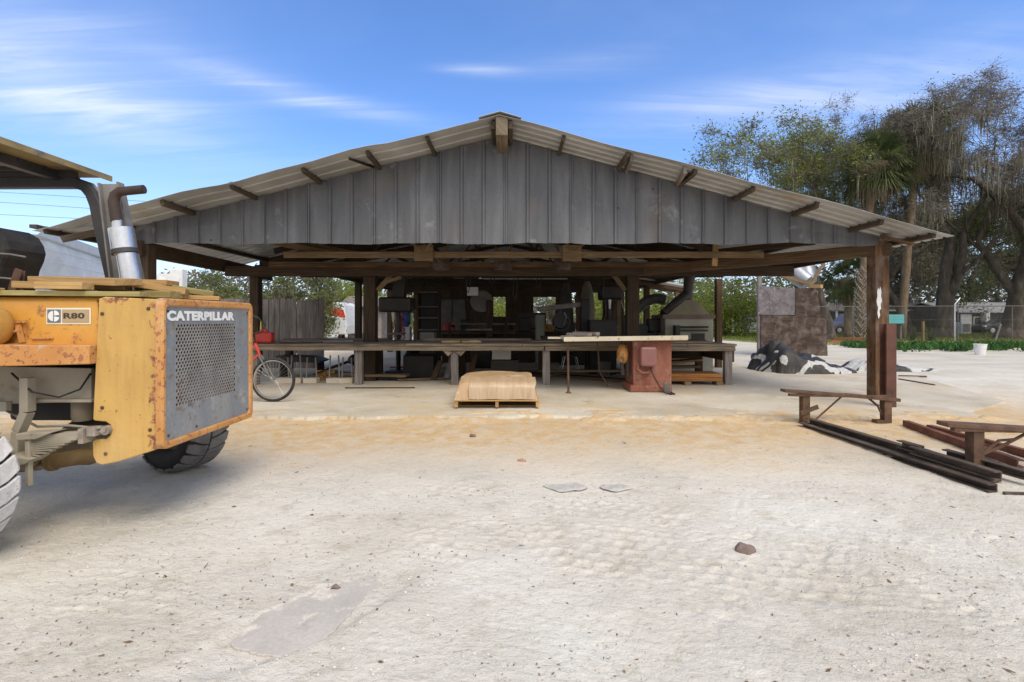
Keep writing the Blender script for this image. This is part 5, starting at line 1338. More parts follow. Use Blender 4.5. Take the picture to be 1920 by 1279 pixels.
# badge
bx, bz, bw, bh = Q(88, 608, HN)[0], Q(88, 608, HN)[1], (83/960*HN), (30.5/960*HN)
MB().bb(bx, bx+bw, HN-.004, HN-.001, bz, bz+bh).build('badge_plate', surf('cream badge', [(.3, (.7, .66, .5)), (.7, (.78, .74, .6))], 4, .5), hd_)
MB().bb(bx+.008, bx+.086, HN-.007, HN-.0045, bz+.009, bz+bh-.009).build('badge_square', surf('slate blue', [(.3, (.1, .13, .17)), (.7, (.14, .17, .2))], 5, .5), hd_)
MB().bb(bx+.095, bx+bw-.008, HN-.007, HN-.0045, bz+.009, bz+bh-.009).build('badge_panel', surf('tan badge', [(.3, (.34, .24, .12)), (.7, (.42, .31, .17))], 5, .5), hd_)
m = MB(); ccx, ccz, cr0 = bx+.047, bz+bh/2, .030
def sector(a0, a1, r0, sx_=0, sz_=0, n=8):
    pts = [(ccx+sx_, ccz+sz_)]+[(ccx+sx_+r0*math.cos(R(a0+(a1-a0)*k/n)), ccz+sz_+r0*math.sin(R(a0+(a1-a0)*k/n))) for k in range(n+1)]
    m.prism(pts, 'xz', HN-.0095, HN-.0075)
sector(90, 270, cr0, -.003); sector(8, 90, cr0, .004, .003); sector(-90, -8, cr0, .004, -.003)
m.build('emblem', WhiteP, hd_)
text_obj('R80', 'lettering', surf('dark brown ink', [(.3, (.03, .022, .015)), (.7, (.045, .032, .02))], 5, .5), hd_, .05, (bx+.104, HN-.0075, bz+.033), (1, 0, 0), (0, 0, 1), offset=.002, extr=.0005, width=.125, height=.034)
# latch
m = MB(); lx = Q(40, 0, HN)[0]
m.tube([(lx-.03, HN-.02, 1.235), (lx-.035, HN-.03, 1.21), (lx-.02, HN-.035, 1.19), (lx, HN-.03, 1.2), (lx+.005, HN-.02, 1.235)], .009, 6)
m.bb(lx-.02, lx+.04, HN-.02, HN-.001, 1.245, 1.262); m.beam((lx-.0, HN-.02, 1.235), (lx+.025, HN-.02, 1.13), .02, .02)
m.build('latch', YellowRust, hd_, smooth=True)
MB().bb(Q(61, 0, HN)[0], Q(101, 0, HN)[0], HN-.012, HN-.001, 1.148, 1.162).build('handle', YellowRust, hd_, bevel=.004)
m = MB(); m.lathe([(0, .10), (.06, .098), (.11, .08), (.125, .04), (.125, -.6)], (0, 0, 0), 'x', 28)
m.v = [(p[0]-3.03+.1-.07, p[1]+2.9, p[2]+1.232) for p in m.v]; m.build('tank', Yellow, fk, smooth='all')
# running rail below the hood
m = MB(); cs = []
vsr = [(-3.7, 2.62, 1.135), (-2.44, 2.955, 1.118), (-2.44, 2.955, 1.008), (-3.7, 2.62, 1.0), (-3.7, 3.2, 1.135), (-2.44, 3.04, 1.118), (-2.44, 3.04, 1.008), (-3.7, 3.2, 1.0)]
m.add(vsr, [(3, 2, 1, 0), (4, 5, 6, 7), (0, 1, 5, 4), (2, 3, 7, 6), (1, 2, 6, 5), (0, 4, 7, 3)]); m.build('side_step', YellowRust, fk, bevel=.006)
# chassis side, bracket, springs
m = MB(); m.prism([(-4.2, 1.0), Q(176, 690, 3.16), Q(176, 752, 3.16), (-4.2, .71)], 'xz', 3.14, 3.17)
m.prism([Q(60, 748, 3.12), Q(176, 748, 3.12), Q(176, 754, 3.12), Q(60, 754, 3.12)], 'xz', 3.1, 3.14); m.prism([(-4.2, .8), Q(20, 752, 3.13), Q(20, 770, 3.13), (-4.2, .66)], 'xz', 3.10, 3.138)
m.build('chassis_rail', Beige, fk, bevel=.004)
MB().bb(-4.2, xl, 3.85, 3.9, .7, 1.0).build('chassis_rail', BeigeD, fk)
MB().bb(-4.2, xl, 3.3, 3.8, .98, 1.11).build('engine_pan', DarkM, fk)
MB().bb(-3.3, -2.5, 3.35, 3.7, .60, 1.0).build('engine_block', Blackm, fk, bevel=.03)
m = MB(); c_ = P(154, 765, 3.2); m.lathe([(0, -.08), (.05, -.078), (.055, -.05), (.055, .1), (0, .1)], c_, 'z', 16); m.build('oil_filter', BeigeD, fk, smooth=True)
m = MB(); pa, pb, pc, pd = P(52, 708, 3.04), P(52, 772, 3.04), P(36, 808, 3.04), P(34, 848, 3.04)
m.beam(pa, pb+Vector((0, 0, -.0)), .06, .05, up=(1, 0, 0)); m.beam(pb, pc, .06, .046, up=(1, 0, 0)); m.beam(pc, pd, .06, .045, up=(1, 0, 0)); m.build('step_bracket', Beige, fk, bevel=.004)
for yy_, s in ((2.98, 1), (4.05, 0)):
    sp = MB(); 
    for k in range(11):
        z0_ = 0.0105*k
        a_ = P(62+k*.6, 818, 3.0); b_ = P(196-k*11.5, 802+k*.9, 3.0)
        a_ = Vector((a_.x, yy_+.03, .585-z0_)); b_ = Vector((b_.x, yy_+.03, .615-.0085*k-.0006*k*k))
        sp.beam(a_, b_, .07, .009)
    sp.build('leaf_spring', Beige if s else BeigeD, fk)
m = MB(); e = P(198, 807, 2.98); m.tube([(e.x, 2.97, e.z), (e.x, 3.06, e.z)], .026, 14); m.tube([(e.x, 2.96, e.z+.005), (e.x, 2.975, e.z+.005)], .015, 8)
m.box(P(163, 815, 2.98), (.03, .09, .085)); m.box(P(178, 808, 2.98), (.05, .06, .05)); m.tube([P(170, 808, 2.97), P(182, 803, 2.97), P(190, 801, 2.97)], .009, 6)
m.build('spring_shackle', surf('grimy steel', [(.3, (.16, .13, .1)), (.7, (.34, .3, .25))], 12, .7), fk, smooth=True)
m = MB(); m.prism([Q(38, 812, 2.98), Q(108, 808, 2.98), Q(75, 822, 2.98), Q(38, 824, 2.98)], 'xz', 2.95, 3.05)
m.bb(Q(58, 0)[0], Q(66, 0)[0], 2.96, 2.99, .3, .58); m.prism([Q(28, 850), Q(78, 856), Q(62, 866), Q(28, 870)], 'xz', 2.94, 3.06); m.build('spring_seat', Beige, fk, bevel=.004)
# rear axle, cylinder
m = MB(); m.tube([(-3.0, 2.75, .41), (-3.0, 4.4, .41)], .07, 12); m.lathe([(0, -.15), (.13, -.12), (.17, 0), (.13, .12), (0, .15)], (-3.0, 3.6, .41), 'y', 18); m.build('axle', BeigeD, fk, smooth=True)
m = MB(); m.tube([P(40, 872, 3.2), P(75, 868, 3.2)], .045, 12); m.tube([P(98, 865, 3.22), P(180, 852, 3.3)], .05, 12); m.tube([P(94, 866, 3.22), P(104, 864, 3.22)], .06, 12); m.build('steering_cylinder', surf('dirty yellow', [(.3, (.12, .075, .03)), (.7, (.25, .165, .07))], 5, .8), fk, smooth=True)
m = MB(); m.tube([P(55, 882, 3.18), P(100, 866, 3.2)], .015, 8); m.build('piston_rod', Steel, fk, smooth=True)
# tyres
def tyre(cx_, cy_, rr, w, steer, mat_b, mat_t, name='wheel', label=None):
    e = bpy.data.objects.new(name, None)
    q = Matrix.Rotation(steer, 3, 'Z'); c = Vector((cx_, cy_, rr-.02))
    m = MB(); h = w/2
    m.lathe([(rr*.55, -h*.55), (rr*.62, -h*.95), (rr*.8, -h*1.05), (rr*.93, -h*.95), (rr*.955, -h*.7), (rr*.965, 0), (rr*.955, h*.7), (rr*.93, h*.95), (rr*.8, h*1.05), (rr*.62, h*.95), (rr*.55, h*.55)], (0, 0, 0), 'y', 56)
    m.v = [tuple(c+q @ Vector(p)) for p in m.v]; t = m.build(name, mat_b, fk, smooth='all')
    if label: t['label'] = label
    m = MB(); nb = 22
    for k in range(nb):
        for s in (-1, 1):
            a0 = 2*math.pi*(k+(.5 if s > 0 else 0))/nb; da = 2*math.pi/nb
            def pt(a_, y_, r_): return c+q @ Vector((r_*math.cos(a_), y_, r_*math.sin(a_)))
            # chevron shaped lug: runs from the centre line to the shoulder with a kink
            ctr = [(a0, s*.006, .44), (a0+da*.12, s*h*.42, .43), (a0+da*.40, s*h*.86, .40), (a0+da*.40, s*h*1.03, .34)]
            vs = []
            for (aa, y_, hw) in ctr:
                ro = rr*(1.0 if abs(y_) < h*.9 else .955); ri = rr*(.945 if abs(y_) < h*.9 else .9)
                yo = y_*(1.0 if abs(y_) < h*.9 else 1.03)
                vs += [pt(aa-da*hw, yo, ri), pt(aa-da*hw, yo, ro), pt(aa+da*hw, yo, ro), pt(aa+da*hw, yo, ri)]
            fs = []
            for j in range(3):
                b0 = j*4
                for i in range(4): i2 = (i+1) % 4; fs.append((b0+i, b0+i2, b0+4+i2, b0+4+i) if s > 0 else (b0+i2, b0+i, b0+4+i, b0+4+i2))
            fs.append((3, 2, 1, 0) if s > 0 else (0, 1, 2, 3)); fs.append((12, 13, 14, 15) if s > 0 else (15, 14, 13, 12))
            m.add(vs, fs)
    m.build('tread', mat_t, t, bevel=.006)
    m = MB(); m.lathe([(0, -h*.3), (rr*.2, -h*.3), (rr*.45, -h*.1), (rr*.56, -h*.5), (rr*.56, h*.5), (rr*.45, h*.35), (rr*.2, h*.4), (0, h*.4)], (0, 0, 0), 'y', 32)
    m.v = [tuple(c+q @ Vector(p)) for p in m.v]; m.build('rim', BeigeD, t, smooth=True)
    bpy.data.objects.remove(e); return t
tyre(-3.06, 2.62, .41, .30, R(2), Rubber, RubberDust, label='rear tyre with pale dusty tread')
tyre(-2.86, 4.42, .41, .32, R(-24), Rubber, RubberGrey, label='dark rear tyre turned outwards')
tyre(-5.2, 2.55, .5, .34, 0, Rubber, RubberGrey, label='front tyre'); tyre(-5.2, 4.45, .5, .34, 0, Rubber, RubberGrey, label='front tyre')
MB().bb(-6.2, -4.2, 3.0, 4.0, .6, 1.1).build('front_body', Yellow, fk, bevel=.03)
# overhead guard
def ropsbar(y, mat, ht_=.02):
    pts = [P(-400, 345, y), P(60, 343, y), P(140, 343, y), P(160, 350, y), P(172, 364, y), P(180, 385, y), P(185, 412, y), P(212, 530, y)]
    pts = [Vector((p.x, y, p.z)) for p in pts]
    m = MB(); n = len(pts); vs = []
    for i, p in enumerate(pts):
        t = (pts[min(i+1, n-1)]-pts[max(i-1, 0)]).normalized(); s = Vector((-t.z, 0, t.x))
        for a_, b_ in ((-.04, -ht_), (.04, -ht_), (.04, ht_), (-.04, ht_)): vs.append(p+s*a_+Vector((0, b_, 0)))
    fs = []
    for i in range(n-1):
        for k in range(4): k2 = (k+1) % 4; fs.append((i*4+k, i*4+k2, i*4+4+k2, i*4+4+k))
    fs.append((3, 2, 1, 0)); e0 = (n-1)*4; fs.append((e0, e0+1, e0+2, e0+3)); m.add(vs, fs)
    return m.build('guard_post', mat, fk, bevel=.006)
ropsbar(3.95, DarkFrame)
o_ = ropsbar(3.95, GreyFrame, .012); o_.data.transform(Matrix.Translation((0, 0, 0)))
for v in o_.data.vertices: v.co.x = v.co.x+.012; v.co.y = v.co.y+.034
m = MB(); m.tube([(-4.6, 3.05, 2.28), (-3.55, 3.05, 2.28), (-3.42, 3.05, 2.2), (-3.35, 3.05, 2.05), (-3.2, 3.05, 1.42)], .045, 4); m.build('guard_post', DarkFrame, fk)
yr0, yr1 = 2.75, 4.12; xr_ = -3.215; zr = 2.405
m = MB(); m.bb(-5.0, xr_, yr0, yr1, zr, zr+.012); m.bb(xr_-.012, xr_, yr0, yr1, zr-.03, zr-.001)
m.build('guard_roof', surf('worn olive roof plate', [(.3, (.2, .15, .06)), (.7, (.34, .26, .12))], 3, .7, patch=((.14, .12, .1), .5, .65, 5)), fk)
m = MB()
for i in range(5): m.bb(-4.9, xr_-.25, yr0+.25+.2*i, yr0+.27+.2*i, zr-.03, zr-.002)
m.bb(-4.9, xr_-.14, 3.9, 3.96, zr-.05, zr-.002); m.bb(xr_-.32, xr_-.26, yr0, yr1, zr-.07, zr-.002); m.build('roof_ribs', DarkFrame, fk)
# exhaust with guard channel
m = MB()
D = 3.62
tl_, tr_, bl_, br_ = P(190, 345, D), P(231, 345, D), P(216, 560, D), P(277, 560, D)
def quadslab(a_, b_, c_, d_, th):
    vs = [a_, b_, c_, d_]; vs += [v+Vector((0, th, 0)) for v in vs]
    m.add(vs, [(3, 2, 1, 0), (4, 5, 6, 7), (0, 1, 5, 4), (1, 2, 6, 5), (2, 3, 7, 6), (3, 0, 4, 7)])
quadslab(bl_, br_, tr_, tl_, .01)
D2_ = D-.22
for (a_, b_, dp_) in (((231, 345), (277, 560), .06), ((190, 345), (216, 560), .03)):
    p1_, p2_ = P(*a_, D), P(*b_, D); m.beam(p1_+Vector((0, -dp_/2, 0)), p2_+Vector((0, -dp_/2, 0)), .012, dp_, up=(0, 1, 0)) 
m.build('exhaust_guard', GreyFrame, fk)
m = MB(); D = 3.5
def QQ(px, py): return P(px, py, D)
m.tube([QQ(232, 432), QQ(236, 468)], .064*.95, 4); 
m = MB()
m.tube([QQ(220, 413), QQ(221, 430)], .032, 16); m.tube([QQ(227, 429), QQ(234, 470)], .075, 24); m.tube([QQ(234, 470), QQ(236, 477)], [.075, .06], 24); m.tube([QQ(238, 477), QQ(246, 515), QQ(250, 555)], [.062, .066, .068], 24)
m.build('muffler', Chrome, fk, smooth=True)
m = MB(); m.tube([QQ(233.5, 468), QQ(235, 476)], .079, 24); m.build('muffler_band', DarkFrame, fk, smooth=True)
m = MB(); m.tube([QQ(219, 415), QQ(216, 395), QQ(213, 378), QQ(216, 366), QQ(225, 359), QQ(238, 358), QQ(270, 355)], [.036, .036, .034, .033, .032, .03, .03], 16); m.tube([QQ(271, 355), QQ(262, 356)], [.024, .024], 12)
m.build('exhaust_pipe', surf('rusty pipe', [(.3, (.022, .014, .011)), (.7, (.065, .038, .028))], 6, .75), fk, smooth=True)
MB().tube([QQ(228, 528), QQ(226, 480)], .012, 8).build('intake_tube', GreyFrame, fk)
# seat and bracket
m = MB(); D = 3.5
prof_ = [(0-60, 420), (0, 427), (22, 431), (38, 440), (48, 456), (52, 472), (48, 488), (40, 505), (34, 530), (30, 548), (-60, 548)]
m.prism([Q(a_, b_, 3.45) for a_, b_ in prof_], 'xz', 3.3, 3.6); m.build('seat_back', Rubber, fk, bevel=.025)
m = MB(); m.tube([P(-20, 474, 3.285), P(20, 477, 3.285), P(48, 482, 3.285)], .006, 6); m.tube([P(-20, 519, 3.285), P(34, 524, 3.285)], .006, 6); m.build('seat_seam', GreyFrame, fk)
m = MB(); m.beam(P(36, 505, 3.2), P(22, 545, 3.2), .012, .05, up=(1, 0, 0)); m.beam(P(42, 508, 3.23), P(38, 548, 3.23), .01, .035, up=(1, 0, 0)); m.build('seat_bracket', RustDark, fk, bevel=.004)

# boards on the hood
g3 = 'offcut boards piled on the yellow hood'
zh = 1.416
def hb(pa, pb, w, h, mat, label, roll=0, end=None):
    o = MB().beam(pa, pb, w, h, roll=roll).build('board', mat, bevel=.003); tag(o, label, 'board', g3); return o
hb((-3.9, 3.05, zh+.016), (-2.19, 3.06, zh+.0), .10, .03, W_pt, 'long greenish plank on the yellow hood, lowest and nearest of the pile')
hb((-3.6, 3.25, zh+.014), (-2.42, 3.25, zh+.01), .16, .03, W_pt, 'flat greenish plank lying on the hood behind the lowest front plank')
hb((-2.7, 3.42, zh+.02), (-2.2, 3.38, zh+.012), .16, .045, W_pt, 'greenish board on the hood reaching right towards the grille corner')
hb((-2.34, 3.62, zh+.008), (-2.12, 3.72, zh-.0), .14, .03, W_new, 'short yellow board lying at the right end of the pile near the grille')
hb((-2.78, 3.02, zh+.05), (-2.50, 3.02, zh+.047), .09, .042, W_new, 'short pale block on the hood with its cut end above the decal')
hb((-3.03, 3.14, zh+.062), (-2.5, 3.34, zh+.055), .15, .042, W_new, 'fresh yellow board crossing the pile above the decal')
hb((-2.98, 3.26, zh+.105), (-2.38, 3.18, zh+.082), .20, .042, W_new, 'wide fresh board on top of the pile with pale end grain to the right', roll=.08)
hb((-2.85, 3.5, zh+.11), (-2.35, 3.55, zh+.10), .16, .036, W_new, 'fresh board at the back of the pile before the muffler')
hb((-2.50, 3.36, zh+.085), (-2.22, 3.5, zh+.035), .20, .04, W_new, 'fresh board sloping down to the right on the pile')
hb((-2.42, 3.6, zh+.075), (-2.16, 3.72, zh+.03), .17, .04, W_pt, 'greyish board with a sawn end at the right end of the pile')
hb((-3.2, 3.6, zh+.07), (-2.6, 3.72, zh+.085), .14, .036, W_pt, 'grey green board at the back left of the pile on the hood')
hb((-3.5, 3.02, zh+.034), (-3.0, 3.0, zh+.03), .06, .012, W_new, 'thin sliver of wood on the hood at the left edge of the photo')

# ------------------------------------------------------------------ wooden fence
fc = thing('board_fence', 'grey weathered vertical board fence behind the bicycle', 'fence', (-8, 13, -.03))
x = -8.9; i = 0
while x < -4.86:
    w = random.uniform(.125, .15); yy_ = 13.0+.03*math.sin(x*3)
    top_ = 1.77+.025*math.sin(x*5)+random.uniform(-.015, .015)
    if -5.62 < x < -5.5: top_ -= .0; w = .13
    gap = .02 if (i % 9 == 5) else .004
    m = MB(); t_ = random.uniform(-.006, .006)
    m.prism([(x, -.03), (x+w, -.03), (x+w+t_, top_-.03), (x+w-.02+t_, top_), (x+.02+t_, top_+.005), (x+t_, top_-.03)], 'xz', yy_, yy_+.022)
    k = random.randint(0, 400)*50+10; m.uv = [[(k+m.v[v][2], m.v[v][0]+m.v[v][1]) for v in f] for f in m.f]
    m.build('fence_board', W_grey, fc); x += w+gap; i += 1
for z in (.4, 1.4): MB().bb(-8.9, -4.9, 13.06, 13.1, z, z+.09).build('fence_rail', W_grey, fc)
for x in (-8.6, -6.8, -5.0): MB().bb(x, x+.09, 13.1, 13.19, -.03, 1.6).build('fence_post', W_grey, fc)

# ------------------------------------------------------------------ chain link fence
cf = thing('chain_link_fence', 'galvanised chain link fence with top rail along the green lawn', 'fence', (20, 26, -.03))
A, B = Vector((15.3, 27.0, -.03)), Vector((30.5, 25.2, -.03)); dF = (B-A); LF = dF.length; dF.normalize(); nF = Vector((-dF.y, dF.x, 0)); Hf = 1.95
m = MB(); m.tube([A+Vector((0, 0, Hf)), B+Vector((0, 0, Hf))], .022, 6); m.tube([A+Vector((0, 0, 1.25)), B+Vector((0, 0, 1.25))], .006, 4); m.build('top_rail', GreyM, cf, smooth=True)
q = []; s = .095; wr = .0032
for sg in (1, -1):
    k = -Hf
    while k < LF+Hf:
        # wire from (k,0) to (k+sg*Hf, Hf) clipped
        a0, a1 = k, k+sg*Hf; z0_, z1_ = 0, Hf
        pts = []
        lo, hi = 0., 1.
        for bound in (0,):
            if a0 < 0: lo = max(lo, (0-a0)/(a1-a0)) if a1 > a0 else lo; 
            if a1 < 0: hi = min(hi, (0-a0)/(a1-a0)) if a1 < a0 else hi
            if a0 > LF: lo = max(lo, (LF-a0)/(a1-a0)) if a1 < a0 else lo
            if a1 > LF: hi = min(hi, (LF-a0)/(a1-a0)) if a1 > a0 else hi
        if hi > lo and not (a0 < 0 and a1 < 0) and not (a0 > LF and a1 > LF):
            p0_ = A+dF*(a0+(a1-a0)*lo)+Vector((0, 0, Hf*lo)); p1_ = A+dF*(a0+(a1-a0)*hi)+Vector((0, 0, Hf*hi))
            for nn in (nF, (p1_-p0_).normalized().cross(nF)):
                q.append([p0_-nn*wr, p0_+nn*wr, p1_+nn*wr, p1_-nn*wr])
        k += s
quads_obj('wire_mesh', [[tuple(v) for v in c] for c in q], GreyM, cf)
for d_ in np.arange(0, LF, 2.5):
    p = A+dF*d_; MB().tube([p, p+Vector((0, 0, Hf+.03))], .022, 8).build('fence_post', GreyM, cf, smooth=True)
pX = 22.6; p = A+dF*((pX-A.x)/dF.x)
MB().tube([p, p+Vector((0, 0, Hf+.1)), p+Vector((.35, .1, Hf+.42))], .035, 10).build('fence_post', Steel, cf, smooth=True)
p = A+dF*.02; MB().tube([p, p+Vector((0, 0, Hf+.05))], .04, 10).build('fence_post', GreyM, cf, smooth=True)
# bucket, timbers, teal board, stakes
bk = thing('bucket', 'white plastic bucket standing in the ground cover before the fence', 'bucket', (16.9, 18.4, -.03))
gx_, gD = (1838-960)/960*18.6, 18.6
MB().lathe([(0, -.03), (.15, -.03), (.19, .33), (.2, .33), (.2, .36), (.18, .36), (.14, .0), (0, 0)], (gx_, gD, 0), 'z', 22).build('bucket_body', WhiteP, bk, smooth=True)
MB().tube([(gx_-.2, gD, .33), (gx_-.15, gD-.12, .22), (gx_, gD-.2, .18), (gx_+.15, gD-.12, .22), (gx_+.2, gD, .33)], .005, 6).build('handle', Steel, bk)
g4 = 'landscape timbers along the lawn edge'
for i, (a_, b_, D, mt) in enumerate((((1555, 641), (1662, 640), 27.5, W_brace), ((1690, 641), (1790, 645), 26.2, W_pt), ((1500, 641), (1560, 640), 28.5, W_new))):
    p0_, p1_ = P(a_[0], 0, D), P(b_[0], 0, D); tag(MB().beam((p0_.x, D, .05), (p1_.x, D-.3, .05), .16, .14).build('landscape_timber', mt, bevel=.01), ['long brown timber on the ground behind the corner post', 'greenish timber on the ground right of the corner post', 'yellowish timber on the ground at the foot of the plywood screen'][i], 'timber', g4)
for i in range(4):
    a_ = P(1552+4*i, 0, 26.5+.3*i).x; tag(MB().beam((a_, 26.5+.3*i, .04+.07*i), (a_+1.5, 26.5+.3*i, .04+.07*i), .2, .06).build('board', W_orange, bevel=.004), ['lowest', 'second', 'third', 'topmost'][i]+' yellow orange board of the stack beside the palm foot', 'board', 'orange boards stacked by the palm')
tb = thing('teal_sign', 'blank teal board on two short posts beyond the steel column', 'sign', (23.0, 30, -.03))
tx0, tx1 = px_(1664, 30), px_(1698, 30); z1_, z0_ = pz_(590, 30), pz_(607, 30)
MB().bb(tx0, tx1, 30, 30.4, z0_, z1_).build('sign_board', Teal, tb, bevel=.02)
for x in (tx0+.15, tx1-.15): MB().bb(x-.05, x+.05, 30.15, 30.25, -.03, z0_).build('sign_post', W_grey, tb)
st_ = px_(1729, 26.4)
tag(MB().bb(st_-.05, st_+.05, 26.3, 26.4, -.03, 1.15).build('fence_stake', W_brace), 'pale leaning wooden stake at the fence before the forked oak', 'stake')
tag(MB().tube([(px_(1865, 27.5), 27.5, 0), (px_(1880, 27.5), 27.6, 1.0)], .05, 6).build('fence_stake', W_grey), 'grey diagonal stake behind the fence near the right oak', 'stake')

# ------------------------------------------------------------------ buildings
def gable_house(name, label, x0, x1, y0, y1, ze, zr_, wallm, roofm, wins=(), doors=(), axis='x', ov=.3, cat='house'):
    t = thing(name, label, cat, ((x0+x1)/2, y0, -.03))
    MB().bb(x0, x1, y0, y1, -.03, ze).build('wall', wallm, t)
    m = MB()
    ym = (y0+y1)/2; xm = (x0+x1)/2
    if axis == 'x': m.prism([(y0-ov, ze-.03), (ym, zr_), (y1+ov, ze-.03), (y1+ov, ze+.05), (ym, zr_+.08), (y0-ov, ze+.05)], 'yz', x0-ov, x1+ov)
    else: m.prism([(x0-ov, ze-.03), (xm, zr_), (x1+ov, ze-.03), (x1+ov, ze+.05), (xm, zr_+.08), (x0-ov, ze+.05)], 'xz', y0-ov, y1+ov)
    m.build('roof', roofm, t)
    if axis == 'x': 
        m = MB(); m.prism([(y0+.01, ze), (ym, zr_-.02), (y1-.01, ze)], 'yz', x0, x0+.1); m.build('gable', wallm, t); m = MB(); m.prism([(y0+.01, ze), (ym, zr_-.02), (y1-.01, ze)], 'yz', x1-.1, x1); m.build('gable', wallm, t)
    else:
        m = MB(); m.prism([(x0+.01, ze), (xm, zr_-.02), (x1-.01, ze)], 'xz', y0, y0+.1); m.build('gable', wallm, t)
    for (wx, wz, ww, wh) in wins:
        w = MB().bb(wx-.06, wx+ww+.06, y0-.05, y0-.002, wz-.06, wz+wh+.06).build('window', WhiteP, t)
        MB().bb(wx, wx+ww, y0-.06, y0-.051, wz, wz+wh).build('pane', GlassD, w)
    for (wx, ww, wh) in doors: MB().bb(wx, wx+ww, y0-.04, y0-.002, 0, wh).build('door', WallDark, t)
    return t
X = lambda q, D: (q-960)/960*D
Z = lambda q, D: CAMZ+(598-q)/960*D
D = 45
h1 = gable_house('bungalow', 'pale bungalow with long grey roof beyond the lawn between the two big oaks', X(1800, D), X(1960, D), D, D+8, Z(586, D), Z(566, D), WallDark, RoofGrey, [(X(1826, D), .4, .7, 1.0), (X(1850, D), .3, .9, .8)])
MB().bb(X(1800, D), X(1820, D), D-.1, D-.01, -.03, 1.7).build('white_wall_panel', HouseW, h1); MB().bb(X(1838, D), X(1844, D), D-.6, D-.05, -.03, 1.9).build('porch_column', WhiteP, h1)
MB().bb(X(1895, D), X(1925, D), D-.1, D-.01, -.03, 1.7).build('white_wall_panel', surf('pinkish wall', [(.3, (.4, .32, .32)), (.7, (.5, .42, .42))], 3), h1)
ac = thing('air_conditioner', 'grey air conditioner unit standing against the bungalow', 'air conditioner', (X(1812, 43), 43, -.03))
MB().bb(X(1803, 43), X(1821, 43), 43, 43.7, -.03, 1.0).build('casing', HouseW, ac, bevel=.03)
MB().bb(X(1805, 43), X(1819, 43), 42.97, 42.995, .15, .85).build('grille', GreyM, ac)
D = 50
h2 = gable_house('porch_house', 'low dark house with white porch posts behind the boot covered palm', X(1550, D), X(1790, D), D, D+9, Z(582, D), Z(566, D), WallDark, RoofBrown, [(X(1570, D), .6, .9, 1.1), (X(1625, D), .6, .9, 1.1)])
for q_ in (1567, 1598, 1630, 1660): MB().bb(X(q_, D-1.5), X(q_, D-1.5)+.12, D-1.6, D-1.48, -.03, 2.0).build('porch_post', WhiteP, h2)
MB().bb(X(1555, D), X(1680, D), D-1.7, D-.05, 2.0, 2.12).build('porch_roof', RoofGrey, h2)
D = 40
h3 = gable_house('storage_hut', 'low dark hut with grey brown roof seen between planer and inner post', X(1290, D), X(1372, D), D, D+5, Z(584, D), Z(568, D), WallDark, RoofBrown, cat='hut', ov=.8)
for q_ in (1376, 1381): MB().bb(X(q_, D)-.05, X(q_, D)+.05, D-.3, D-.2, -.03, Z(583, D)).build('roof_post', W_grey, h3)
h4 = gable_house('long_shed', 'long white shed with dark base beyond the silver car', X(1372, 56), X(1560, 56), 56, 62, Z(590, 56), Z(572, 56), HouseW, White_metal, [(X(1385, 56), 1.0, 1.4, .6)], cat='shed')
# left white metal building (roof slopes towards us)
D0 = 17
wb = thing('white_barn', 'white metal sided building behind the yellow forklift', 'building', (-17, 20, -.03))
e1 = [P(-120, 440, 17), P(190, 480, 24)]
m = MB(); a_ = P(-150, 420, 14); b_ = P(70, 440, 17.5); c_ = P(235, 497, 25); 
def wq(pts, th, name, mat):
    m = MB(); vs = [Vector(p) for p in pts]; vs2 = [v+Vector(th) for v in vs]; n = len(vs)
    m.add(vs+vs2, [tuple(range(n))]+[tuple(reversed(range(n, 2*n)))]+[(i, (i+1) % n, n+(i+1) % n, n+i) for i in range(n)]); return m.build(name, mat, wb)
fl = lambda p: Vector((p.x, p.y, -.03))
wq([fl(a_), fl(b_), fl(c_), c_, b_, a_], (-.3, .6, 0), 'wall', White_metal)
wq([b_+Vector((0, 0, .0)), c_+Vector((0, 0, 0)), c_+Vector((-.2, .5, .35)), b_+Vector((-.2, .5, .3))], (-.1, .2, -.06), 'roof_trim', surf('grey trim', [(.3, (.42, .45, .47)), (.7, (.52, .55, .57))], 2))
n_ = (c_-b_).cross(Vector((0, 0, 1))).normalized(); 
if n_.y > 0: n_ = -n_
m = MB(); L_ = (c_-b_).length
for k in range(9):
    z = .4+k*.42
    m.tube([Vector((b_.x, b_.y, z))+n_*.012, Vector((c_.x, c_.y, z*.97))+n_*.012], .012, 4)
for k in range(6):
    z = .4+k*.55
    m.tube([Vector((a_.x, a_.y, z))+Vector((.012, -.012, 0)), Vector((b_.x, b_.y, z))+Vector((.012, -.012, 0))], .012, 4)
m.build('siding_seam', surf('grey seam', [(.3, (.45, .47, .48)), (.7, (.55, .57, .58))], 2), wb)
tag(MB().prism([(X(205, 27), -.03), (X(342, 27), -.03), (X(342, 27), Z(505, 27)), (X(318, 27), Z(505, 27)), (X(318, 27), Z(513, 27)), (X(205, 27), Z(513, 27))], 'xz', 27, 27.4).build('white_block_wall', WhiteP), 'white stepped wall rising right of the muffler', 'wall')
